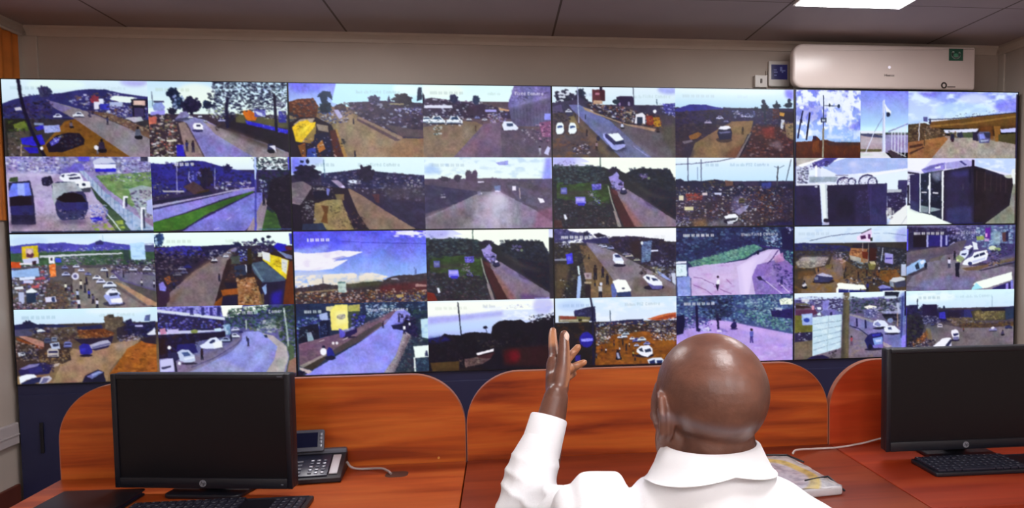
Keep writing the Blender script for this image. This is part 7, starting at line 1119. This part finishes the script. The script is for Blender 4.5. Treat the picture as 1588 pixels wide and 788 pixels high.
# ------------------------------------------------------------------------------------------------
#  Monitors, keyboards, phone and papers
# ------------------------------------------------------------------------------------------------
def monitor(loc, rz, w, h, zb, label, tilt=0):
    t = empty('monitor', loc, rz, label, 'monitor', 'black desk monitors')
    W = w/2; bz, bb = .014, .028
    MB().prism(rrect(-W, W, zb, zb+h, .006), .004, .032, 'Y', .003).box(-W*.62, W*.62, .03, .055, zb+.05, zb+h-.05, .012).build('housing', M_plastic, t)
    f = MB(); y0, y1 = -.005, .004
    f.box(-W, -W+bz, y0, y1, zb, zb+h, .002).box(W-bz, W, y0, y1, zb, zb+h, .002).box(-W+bz, W-bz, y0, y1, zb+h-bz, zb+h, .002).box(-W+bz, W-bz, y0, y1, zb, zb+bb, .002)
    fr = f.build('bezel', M_plastic, t)
    MB().box(-W+bz-.001, W-bz+.001, -.001, .0035, zb+bb-.001, zb+h-bz+.001).build('screen', M_matte, t, False)
    lg = MB().cyl((0, -.0045, zb+bb/2), (0, -.0065, zb+bb/2), .0092, n=32).build('logo_badge', M_logo, fr)
    text('logo_lettering', 'hp', .0135, M_plastic, lg, Matrix.Translation((.0005, -.0066, zb+bb/2+.0003)) @ FACE, .0004, .25)
    MB().box(W-.03, W-.024, -.0058, -.0045, zb+.011, zb+.0135).build('power_light', M_logo, fr, False)
    MB().box(W-.032, W-.018, -.0056, -.0045, zb+h-.008, zb+h-.005).build('model_mark', M_grey, fr, False)
    MB().prism(rrect(-.035, .035, .012, zb+.12, .006), .055, .075, 'Y', .003).box(-.03, .03, .03, .057, zb+.06, zb+.11).build('stand_neck', M_plastic, t)
    MB().prism(rrect(-.105, .105, -.02, .135, .02), 0, .012, 'Z', .004).build('stand_base', M_plastic, t)
    return t
monitor((1.378, -1.62, DT), -.19, .484, .304, .024, 'black switched-off monitor on the left desk beside the phone')
monitor((3.532, -1.62, DT), -.03, .496, .306, .03, 'black switched-off monitor on the right desk behind the keyboard')

KEYS = []
for r in range(6):
    y = .056-r*.0215-(0 if r else -.004)
    n = 13 if r == 0 else (8 if r == 5 else 14)
    if r == 5: ws = [.024, .02, .02, .098, .02, .02, .02, .024]
    else: ws = [.27/n-.0024]*n
    x = -.212
    for w_ in ws: KEYS.append((x, y, w_)); x += w_+.0024
for r in range(4):
    for c in range(4): KEYS.append((.136+c*.0192, .034-r*.0215, .0168))
for c in range(3): KEYS.append((.068+c*.0192, -.0515, .0168))
KEYS.append((.0872, -.030, .0168))
kmesh = {}
def keyboard(loc, rz, label):
    t = empty('keyboard', loc, rz, label, 'keyboard', 'black computer keyboards')
    b = MB().prism(rrect(-.222, .222, -.068, .076, .008), .0, .012, 'Z', .003)
    b.build('case', M_plastic, t)
    MB().box(-.21, .21, .066, .072, .012, .0135).build('trim_strip', M_key, t, False)
    for x, y, w_ in KEYS:
        k = round(w_, 4)
        if k not in kmesh:
            ob = MB().prism(rrect(0, w_, -.0095, .0095, .002), .012, .0185, 'Z', .0015).build('key', M_key, t)
            kmesh[k] = ob.data; o = ob
        else:
            o = bpy.data.objects.new('key', kmesh[k]); COL.objects.link(o); o.parent = t
        o.location = (x, y, 0)
    lm = MB()
    rr = random.Random(4)
    for x, y, w_ in KEYS: lm.box(x+.003, x+.003+rr.uniform(.003, .007), y+.0005, y+.0055, .0185, .0187)
    lm.build('key_legends', M_logo, t, False)
    return t
keyboard((3.572, -1.712, DT), -.02, 'full-size black keyboard in front of the right monitor')
keyboard((1.452, -1.765, DT), .0, 'black keyboard in front of the left monitor, mostly below the picture edge')

fo = empty('folder', (1.103, -1.72, DT), -.05, 'black flat folder lying on the left desk in front of the monitor', 'folder')
MB().prism(rrect(-.103, .103, -.15, .15, .008), .0, .006, 'Z', .002).build('back_cover', M_plastic, fo)
MB().prism(rrect(-.098, .098, -.145, .145, .004), .006, .013, 'Z').build('pages', M_navy, fo, False)
MB().prism(rrect(-.104, .104, -.151, .151, .008), .013, .018, 'Z', .002).build('front_cover', M_plastic, fo)

# desk phone: wedge base, tilted display, keypad, handset
ph = empty('desk_phone', (1.608, -1.48, DT), .06, 'grey and black desk phone half hidden behind the left monitor', 'phone')
wedge = [(-.078, .004), (-.074, 0), (.075, 0), (.078, .004), (.078, .046), (.062, .05), (-.078, .014)]
MB().prism(wedge, -.1, .1, 'X', .002).build('base', M_plastic, ph)
slope = math.atan2(.036, .14)
T = Matrix.Translation((0, -.008, .0325)) @ Matrix.Rotation(slope, 4, 'X')
MB().box(-.045, .062, -.06, .054, 0, .0035, .001, M=T).build('keypad_plate', mat('phone_face', srgb(44, 46, 66), .35), ph)
MB().box(.066, .088, -.052, .05, 0, .004, .001, M=T).build('name_strip', mat('label_card', srgb(206, 200, 206), .5), ph)
for r in range(5):
    for c in range(3):
        x, y = .008+c*.017, -.05+r*.0165
        MB().box(x, x+.01, y, y+.007, .0035, .0065, .001, M=T).build('key', M_logo if (r+c) % 3 else M_grey, ph)
for r in range(4):
    x, y = -.036, -.048+r*.02; MB().box(x, x+.024, y, y+.009, .0035, .0065, .001, M=T).build('line_key', M_grey, ph)
MB().box(-.1, .1, .058, .078, .03, .062, .006).build('rear_bar', M_grey, ph)
T2 = Matrix.Translation((-.024, .052, .056)) @ Matrix.Rotation(1.12, 4, 'X')
MB().prism(rrect(-.062, .062, 0, .064, .006), 0, .012, 'Z', .002, M=T2).build('display_housing', M_grey, ph)
MB().box(-.034, .044, .012, .055, .0118, .0135, M=T2).build('display', mat('phone_display', srgb(24, 26, 58), .2), ph, False)
for k in range(4): MB().box(.049, .056, .012+k*.011, .02+k*.011, .0118, .0145, .001, M=T2).build('soft_key', M_logo, ph)
MB().cap((-.078, -.055, .045), (-.078, .05, .068), .014, .014).cap((-.078, -.06, .036), (-.078, -.045, .04), .02, .02).cap((-.078, .04, .058), (-.078, .055, .064), .02, .02).build('handset', M_plastic, ph)
tag(MB().tube([(1.708, -1.437, .775), (1.722, -1.452, .764), (1.742, -1.447, .756), (1.775, -1.446, .7545), (1.81, -1.462, .758), (1.832, -1.488, .757), (1.842, -1.502, .7535)], .0035).build('phone_cable', M_cable), 'grey cable running from the desk phone to the desk outlet', 'cable')
tag(MB().tube([(3.012, -1.580, .779), (3.03, -1.55, .778), (3.07, -1.505, .768), (3.13, -1.468, .757), (3.21, -1.452, .7535), (3.30, -1.434, .758), (3.40, -1.41, .768), (3.47, -1.43, .775)], .003).build('monitor_cable', M_cable2), 'thin pale cable from the printed pack to the right monitor', 'cable')

def cover_material():
    m = bpy.data.materials.new('printed_cover'); m.use_nodes = True
    nt = m.node_tree; p = nt.nodes['Principled BSDF']; N = nt.nodes.new; L = nt.links.new
    tc = N('ShaderNodeTexCoord'); mp = N('ShaderNodeMapping'); mp.inputs['Scale'].default_value = (1, .8, 0); mp.inputs['Location'].default_value = (.035, .02, 0)
    ln = N('ShaderNodeVectorMath'); ln.operation = 'LENGTH'
    L(tc.outputs['Object'], mp.inputs['Vector']); L(mp.outputs[0], ln.inputs[0])
    r = N('ShaderNodeValToRGB'); r.color_ramp.interpolation = 'EASE'; e = r.color_ramp.elements
    e[0].position = 0; e[0].color = srgb(186, 182, 196); e[1].position = 1; e[1].color = srgb(206, 200, 196)
    for q, c in ((.085, srgb(198, 194, 208)), (.108, srgb(206, 202, 214)), (.118, srgb(212, 190, 128)), (.136, srgb(216, 192, 112)), (.145, srgb(204, 200, 200))): k = e.new(q); k.color = c
    L(ln.outputs['Value'], r.inputs['Fac'])
    n = N('ShaderNodeTexNoise'); n.inputs['Scale'].default_value = 38; n.inputs['Detail'].default_value = 6; L(tc.outputs['Object'], n.inputs['Vector'])
    r2 = N('ShaderNodeValToRGB'); r2.color_ramp.elements[0].position = .38; r2.color_ramp.elements[0].color = (.55, .55, .6, 1); r2.color_ramp.elements[1].position = .55; L(n.outputs['Fac'], r2.inputs['Fac'])
    x = N('ShaderNodeMix'); x.data_type = 'RGBA'; x.blend_type = 'MULTIPLY'; x.inputs['Factor'].default_value = .7; L(r.outputs['Color'], x.inputs['A']); L(r2.outputs['Color'], x.inputs['B'])
    L(x.outputs['Result'], p.inputs['Base Color']); p.inputs['Roughness'].default_value = .25; p.inputs['Coat Weight'].default_value = .4
    return m
pk = empty('printed_pack', (2.888, -1.735, DT), .12, 'grey and yellow printed pack lying on the middle desk right of the man', 'pack')
mb = MB().prism(rrect(-.13, .13, -.155, .155, .012), 0, .022, 'Z', .006)
for v in mb.b.verts: v.co.z += .004*math.sin(v.co.x*40)*math.cos(v.co.y*30) if v.co.z > .012 else 0
mb.build('pages', mat('pack_paper', srgb(206, 202, 206), .5, var=.06, vscale=40), pk)
b = bmesh.new(); bmesh.ops.create_grid(b, x_segments=26, y_segments=30, size=.5)
for v in b.verts:
    x, y = v.co.x*.252, v.co.y*.302
    q = max(abs(v.co.x), abs(v.co.y))*2
    v.co = (x+.003*math.sin(y*70), y+.003*math.sin(x*60), .0262+.0026*math.sin(x*45+1)*math.cos(y*38)-.004*max(0, q-.85)/.15)
bmesh.ops.solidify(b, geom=b.faces[:], thickness=-.001)
MB().merge(b).build('cover', cover_material(), pk)
mb = MB()
for a, c in (((.118, .13, .0285), (.06, .148, .0285)), ((.118, .13, .0285), (.132, .06, .0265)), ((.122, -.085, .0285), (.05, -.1, .0285)), ((.125, -.085, .0285), (.134, -.15, .01))): mb.cap(a, c, .0028, .0028)
mb.build('strap', M_plastic, pk)

# ------------------------------------------------------------------------------------------------
#  The man at the middle desk
# ------------------------------------------------------------------------------------------------
man = empty('person', (2.485, -2.62, 0), 0, 'bald man in white shirt seated at the middle desk, left arm raised', 'person')
OFF = Vector((2.485, -2.62, 0))
V = Vector
YAW = math.radians(20)
HC = V((2.480, -2.585, 1.156))
HM = Matrix.Translation(HC) @ Matrix.Rotation(YAW, 4, 'Z')  # head frame: +Y the way he faces, +X his right, +Z up
def hp(x, y, z): return HM @ V((x, y, z))
HR = Matrix.Rotation(YAW, 4, 'Z')

sk = MB()
sk.ball(hp(0, -.014, .028), (.0805, .098, .089), HR, 40)                # cranium
sk.ball(hp(0, -.046, .022), (.070, .060, .062), HR, 32)                  # occiput
sk.ball(hp(0, .036, -.005), (.0715, .062, .08), HR, 32)                 # face
sk.ball(hp(0, .046, -.062), (.058, .046, .05), HR, 32)                  # jaw
sk.ball(hp(0, .084, -.1), (.026, .02, .018), HR)                        # chin
for q in (-1, 1):
    sk.ball(hp(q*.056, .012, -.05), (.023, .036, .046), HR)            # jaw corner
    sk.ball(hp(q*.036, .070, -.022), (.022, .022, .018), HR)            # cheekbone
    sk.cap(hp(q*.012, .102, .022), hp(q*.036, .086, .022), .008, .007)  # brow
    for a, b_, r in (((.079, .004, .027), (.088, -.014, .024), .0056), ((.088, -.014, .024), (.092, -.024, .002), .006), ((.092, -.024, .002), (.089, -.020, -.026), .006),
                     ((.089, -.020, -.026), (.080, -.002, -.045), .0066), ((.078, .004, .002), (.080, -.001, -.036), .0062), ((.077, -.001, .022), (.076, .006, -.004), .005)):
        e_ = 1.05 if q < 0 else .6                                # the left ear stands out more
        sk.cap(hp(q*(.077+(a[0]-.077)*e_), a[1]+.006, a[2]), hp(q*(.077+(b_[0]-.077)*e_), b_[1]+.006, b_[2]), r, r)
    sk.ball(hp(q*.077, -.006, -.011), (.006, .021, .033), HR)
sk.chain([hp(0, .104, .014), hp(0, .116, -.012), hp(0, .119, -.028)], [.008, .010, .0125])     # nose
for q in (-1, 1): sk.ball(hp(q*.013, .112, -.031), (.011, .011, .009), HR)
sk.cap(hp(-.018, .098, -.056), hp(.018, .098, -.056), .0085, .0085).cap(hp(-.014, .096, -.068), hp(.014, .096, -.068), .009, .009)   # lips
sk.chain([hp(0, -.022, -.05), hp(.004, -.025, -.1), V((2.483, -2.602, 1.0))], [.062, .059, .054])       # neck
sk.ball((2.487, -2.60, .86), (.15, .095, .17)).ball((2.487, -2.6, .68), (.14, .115, .16)).ball((2.487, -2.645, .565), (.15, .11, .09))
SHL, ELL, WRL = V((2.305, -2.575, .978)), V((2.208, -2.35, .912)), V((2.267, -2.262, 1.112))
SHR, ELR, WRR = V((2.668, -2.63, .93)), V((2.755, -2.575, .70)), V((2.655, -2.37, .66))
sk.chain([V((2.44, -2.59, .96)), V((2.32, -2.575, .965)), ELL, V((2.235, -2.305, 1.0)), WRL], [.045, .034, .036, .036, .0245])
sk.chain([V((2.53, -2.6, .98)), SHR, ELR, WRR], [.05, .046, .037, .024])
for q, x in ((-1, 2.40), (1, 2.575)):
    sk.chain([V((x, -2.63, .565)), V((x+q*.03, -2.2, .565)), V((x+q*.02, -2.13, .12))], [.068, .05, .038])
# left hand: index finger and thumb up, the other fingers fanned to the right
FING = {'index': ([(2.2692, -2.2062, 1.1757), (2.2691, -2.1746, 1.1987), (2.2695, -2.1535, 1.2159), (2.2714, -2.1368, 1.2287)], [.0115, .0105, .0096, .0078]),
        'thumb': ([(2.2736, -2.2601, 1.126), (2.283, -2.2437, 1.1684), (2.2867, -2.2272, 1.2003), (2.2889, -2.2127, 1.2293)], [.0165, .0145, .0122, .0095]),
        'middle': ([(2.2853, -2.1985, 1.1701), (2.3011, -2.1679, 1.1754), (2.313, -2.1567, 1.1855), (2.3216, -2.1592, 1.1957)], [.0105, .0093, .0085, .0074]),
        'ring': ([(2.2892, -2.196, 1.1525), (2.3064, -2.1658, 1.1535), (2.3218, -2.1594, 1.1587), (2.3334, -2.1645, 1.1645)], [.0103, .0090, .0082, .0070]),
        'little': ([(2.2876, -2.1967, 1.1369), (2.2989, -2.1719, 1.136), (2.3063, -2.1646, 1.1385), (2.3116, -2.1651, 1.1411)], [.0095, .008, .0073, .0064])}
hand = MB()
wr = WRL
for k, (P_, R_) in FING.items():
    Q = [V(p) for p in P_]; hand.chain(Q, R_)
    if k != 'thumb': hand.cap(wr, Q[0], .0205, .0135)
    else: hand.cap(wr+V((0, -.004, .01)), Q[0], .019, .0155)
Q0, Q1 = V(FING['index'][0][0]), V(FING['little'][0][0])
hand.cap(Q0, Q1, .0150, .0135).cap((wr+Q0)/2, (wr+Q1)/2, .0195, .0185).cap(V((2.2661, -2.241, 1.1251)), V((2.2651, -2.2081, 1.1684)), .0185, .0135).cap(V((2.2747, -2.2311, 1.1409)), V((2.2819, -2.21, 1.1733)), .019, .014)
hand.cap(V((2.235, -2.305, 1.0)), wr, .036, .0245)
# right hand resting on his thigh
d = (V((2.60, -2.24, .655))-WRR); px_ = V((.8, .5, 0)).normalized()
for k, (o_, ln) in enumerate(((-.032, .06), (-.011, .072), (.011, .068), (.03, .052))):
    a = WRR+V((-.045, .08, 0))+V((.87, .49, 0))*o_; u = V((-.49, .87, 0))
    hand.cap(WRR, a, .021, .014).chain([a, a+u*ln*.5+V((0, 0, .004)), a+u*ln*.8-V((0, 0, .004)), a+u*ln-V((0, 0, .012))], [.0105, .0093, .0085, .0074])
hand.chain([WRR+V((-.005, .02, 0)), WRR+V((-.055, .045, 0)), WRR+V((-.075, .075, -.004)), WRR+V((-.082, .1, -.008))], [.018, .0125, .011, .009])
hme = bpy.data.meshes.new('h'); hand.b.to_mesh(hme); hand.b.free(); sk.b.from_mesh(hme); bpy.data.meshes.remove(hme)
body = remesh(sk, .0029, 5, .5)
n = len(body.vertices); co = np.empty(n*3); body.vertices.foreach_get('co', co); co = co.reshape(-1, 3)
HI = np.array(HM.inverted()); L_ = co @ HI[:3, :3].T+HI[:3, 3]
ang = np.abs(np.arctan2(L_[:, 0], -L_[:, 1]))              # 0 at the nape
line = -.014+.014*np.clip((ang-.3)/1.2, 0, 1)
st = np.exp(-((L_[:, 2]-line)/.0068)**2)*(ang < 1.75)*(np.hypot(L_[:, 0], L_[:, 1]) < .12)*.65
bl = body.attributes.new('stubble', 'FLOAT', 'POINT'); bl.data.foreach_set('value', st.astype(np.float32))
nr = np.empty(n*3); body.vertices.foreach_get('normal', nr); nr = nr.reshape(-1, 3)
# the inner, paler side of the left fingers
palm_n = np.array((.93, .35, .1)); tip = (co[:, 2] > 1.135) & (co[:, 0] < 2.36) & (co[:, 1] > -2.32) & (co[:, 1] < -2.0)
pl = np.clip((nr @ palm_n)*1.6-.25, 0, 1)*tip
idx = np.array([V((2.269, -2.1767, 1.1977)), V((2.2714, -2.1368, 1.2287))]); dd = np.linalg.norm(co-(idx[0]*.5+idx[1]*.5), axis=1)
pl = np.maximum(pl, np.clip((.035-dd)/.015, 0, 1)*(nr[:, 0] < .6)*(co[:, 1] > -2.19)*.75)
for k in ('middle', 'ring'):
    c_ = np.array(FING[k][0][3]); dd = np.linalg.norm(co-c_, axis=1); pl = np.maximum(pl, np.clip((.03-dd)/.02, 0, 1)*.8)
pa = body.attributes.new('palm', 'FLOAT', 'POINT'); pa.data.foreach_set('value', pl.astype(np.float32))
body.transform(Matrix.Translation(-OFF)); body.name = 'body'
link('body', body, M_skin, man)
for q in (-1, 1):
    e = MB().ball(tuple(hp(q*.031, .090, .004)-OFF), .0125).build('eye', mat('eye_white', srgb(226, 220, 214), .2), man)
    MB().ball(tuple(hp(q*.032, .1005, .004)-OFF), (.005, .005, .005)).build('iris', mat('iris_brown', srgb(40, 24, 16), .15), e)
tq = (V((2.2895, -2.2129, 1.228))-V((2.2871, -2.2295, 1.1968))).normalized()
NM = tq.to_track_quat('Y', 'Z').to_matrix().to_4x4()
tn = V((2.2897, -2.2146, 1.2244))+V((.001, -.0066, .001))
MB().ball(tuple(tn-OFF), (.0078, .0115, .0042), tq.to_track_quat('Y', 'Z').to_matrix().to_4x4()).build('thumbnail', M_nail, man)

# shirt
sh = MB()
sh.ball((2.487, -2.6, .865), (.192, .128, .185), None, 36).ball((2.487, -2.59, .70), (.178, .15, .19), None, 36).ball((2.487, -2.635, .565), (.185, .14, .075), None, 36)
sh.ball((2.487, -2.612, .952), (.165, .1, .092), None, 32)
sh.chain([V((2.480, -2.609, 1.008)), V((2.41, -2.60, 1.0)), V((2.355, -2.585, .99))], [.088, .058, .052])
sh.chain([V((2.480, -2.609, 1.008)), V((2.58, -2.61, .988)), SHR], [.088, .060, .06])
sh.cap(V((2.335, -2.58, 1.002)), V((2.292, -2.578, 1.0)), .055, .06)
sh.chain([SHL, V((2.25, -2.45, .945)), ELL+V((-.006, 0, 0)), V((2.212, -2.325, .975)), V((2.2295, -2.308, 1.020)), V((2.2410, -2.296, 1.045))], [.06, .058, .058, .052, .042, .036])
sh.chain([SHR, V((2.71, -2.61, .81)), ELR, V((2.69, -2.44, .672))], [.06, .058, .055, .038])
shirt = remesh(sh, .005, 8, .5)
from mathutils import noise
arm_ax = (V((2.2545, -2.281, 1.083))-ELL)
vn = np.empty(len(shirt.vertices)*3); shirt.vertices.foreach_get('normal', vn); vn = vn.reshape(-1, 3)
vc = np.empty(len(shirt.vertices)*3); shirt.vertices.foreach_get('co', vc); vc = vc.reshape(-1, 3)
n1 = 2.2593; n2 = 2.3594
for i in range(len(vc)):
    p = V(vc[i]); nn = V(vn[i])
    t = (p-ELL).dot(arm_ax)/arm_ax.length_squared
    if p.x < 2.33 and p.y > -2.5 and -.6 < t < .92:        # folds round the bent elbow
        k = noise.noise(V((p.x*9, p.y*9, p.z*9)))
        w_ = math.sin(t*15+p.x*42+k*3.6)
        p += nn*((1-2*abs(w_)**.6)*.0027*max(0, 1-abs(t-.15)/.85)+noise.noise(p*22)*.003*max(0, min(1, (1-t)*3)))
    else:
        p += nn*(noise.noise(V((p.x*11, p.y*11, p.z*5)))*.005+noise.noise(p*26)*.0018)
        up = max(0, min(1, (p.z-.95)/.04))
        p.z -= (.022*math.exp(-((p.x-n2)/.011)**2)+.010*math.exp(-((p.x-(n1+.006))/.012)**2))*up
    vc[i] = p
shirt.vertices.foreach_set('co', vc.ravel()); shirt.update()
shirt.transform(Matrix.Translation(-OFF)); shirt.name = 'shirt'
so = link('shirt', shirt, M_shirt, man)
# turned-down collar: a stand and a flared fall, open at the throat
b = bmesh.new(); rows = []
CT = V((2.480, -2.602, 1.078)); NA = 56; CY = math.radians(8)
for i in range(NA+1):
    a = -PI*.5-PI*.86+i/NA*PI*1.72                         # around the back from side to side
    ca, sa = math.cos(a+CY), math.sin(a+CY)
    side = abs(math.cos(a)); front = max(0, math.sin(a))
    ring = []
    for r, z in ((.0655, -.05), (.066, -.02), (.0675, .022), (.0710, .0275), (.0755, .0245), (.0815, .016), (.0885, .006), (.0930, -.0005)):
        drop = -.03*front*(1 if z < .02 else .5)
        rr = r*(1+.10*side*max(0, (r-.07)/.02))
        ring.append(b.verts.new((CT.x+ca*rr*1.0, CT.y+sa*rr*.98, CT.z+z+drop-.02*side*(r > .0755)*min(1, (r-.0755)/.012))))
    rows.append(ring)
for A, B in zip(rows, rows[1:]):
    for j in range(len(A)-1): b.faces.new((A[j], A[j+1], B[j+1], B[j]))
bmesh.ops.recalc_face_normals(b, faces=b.faces[:])
bmesh.ops.solidify(b, geom=b.faces[:], thickness=.0022)
b.transform(Matrix.Translation(-OFF))
MB().merge(b).build('collar', M_shirt, so, angle=1.2)
cd = (V((2.2545, -2.281, 1.083))-V((2.240, -2.297, 1.04))).normalized()
b = bmesh.new(); c0 = V((2.2415, -2.2955, 1.047)); ux = cd.orthogonal().normalized(); uy = cd.cross(ux)
rings = []
for r, l in ((.0395, -.035), (.0375, .0), (.036, .034), (.0345, .0365), (.0325, .034), (.0315, .0)):
    rings.append([b.verts.new(c0+cd*l+(ux*math.cos(k*2*PI/40)+uy*math.sin(k*2*PI/40))*r*(1+.02*math.sin(3*k*2*PI/40))) for k in range(40)])
for A, B in zip(rings, rings[1:]):
    for k in range(40): b.faces.new((A[k], A[(k+1) % 40], B[(k+1) % 40], B[k]))
bmesh.ops.recalc_face_normals(b, faces=b.faces[:]); b.transform(Matrix.Translation(-OFF))
MB().merge(b).build('cuff', M_shirt, so, angle=1.2)
# trousers and shoes
tr = MB().ball((2.487, -2.64, .555), (.178, .14, .085), None, 32)
for q, x in ((-1, 2.40), (1, 2.575)):
    tr.chain([V((x, -2.62, .558)), V((x+q*.03, -2.2, .56)), V((x+q*.02, -2.13, .1))], [.082, .068, .056])
trm = remesh(tr, .007, 6); trm.transform(Matrix.Translation(-OFF)); trm.name = 'trousers'; link('trousers', trm, M_trouser, man)
for q, x in ((-1, 2.38), (1, 2.595)):
    s_ = MB().chain([V((x, -2.15, .06)), V((x, -2.07, .045)), V((x-q*.0, -1.97, .036))], [.042, .04, .036]).box(x-.042, x+.042, -2.19, -1.94, 0, .03, .012)
    sm = remesh(s_, .006, 5); sm.transform(Matrix.Translation(-OFF)); sm.name = 'shoe'; link('shoe', sm, M_shoe, man)

# the office chair he sits on
ch = empty('office_chair', (2.487, -2.62, 0), 0, 'low-backed black office chair under the seated man', 'chair')
MB().prism(rrect(-.24, .24, -.23, .23, .07), .40, .455, 'Z', .02).build('seat', M_trouser, ch)
MB().prism(rrect(-.21, .21, .56, .82, .07), -.27, -.225, 'Y', .016).build('backrest', M_trouser, ch)
MB().box(-.03, .03, -.30, -.272, .40, .75, .006).box(-.03, .03, -.30, -.1, .385, .41, .006).build('back_bar', M_plastic, ch)
MB().cyl((0, 0, .09), (0, 0, .41), .028).build('column', M_steel, ch)
for k in range(5):
    a = k*2*PI/5+.3; c, s_ = math.cos(a), math.sin(a)
    l = MB().cap((0, 0, .09), (.27*c, .27*s_, .07), .024, .018).build('leg', M_plastic, ch)
    MB().cyl((.27*c-.012*s_, .27*s_+.012*c, .03), (.27*c+.012*s_, .27*s_-.012*c, .03), .03).cyl((.27*c, .27*s_, .03), (.27*c, .27*s_, .07), .008).build('castor', M_plastic, l)

# ------------------------------------------------------------------------------------------------
#  Camera, world, view
# ------------------------------------------------------------------------------------------------
cd_ = bpy.data.cameras.new('camera'); cam = bpy.data.objects.new('camera', cd_); COL.objects.link(cam); S.camera = cam
rx, dn, fw = V((.991877, -.126688, -.011394)), V((-.018496, -.055022, -.998314)), V((.125847, .990416, -.056918))
cam.matrix_world = Matrix(((rx.x, -dn.x, -fw.x, 2.166577), (rx.y, -dn.y, -fw.y, -3.746162), (rx.z, -dn.z, -fw.z, 1.42), (0, 0, 0, 1)))
cd_.sensor_width = 36; cd_.lens = 1200/1588*36; cd_.shift_x = (794-929.948)/1588; cd_.shift_y = (438.441-394)/1588; cd_.clip_start = .05
w = bpy.data.worlds.new('world'); S.world = w; w.use_nodes = True
w.node_tree.nodes['Background'].inputs['Color'].default_value = (.5, .5, .55, 1); w.node_tree.nodes['Background'].inputs['Strength'].default_value = .02
S.view_settings.view_transform = 'Standard'; S.view_settings.look = 'None'; S.view_settings.gamma = 1
S.view_settings.exposure = 0; S.view_settings.use_curve_mapping = False
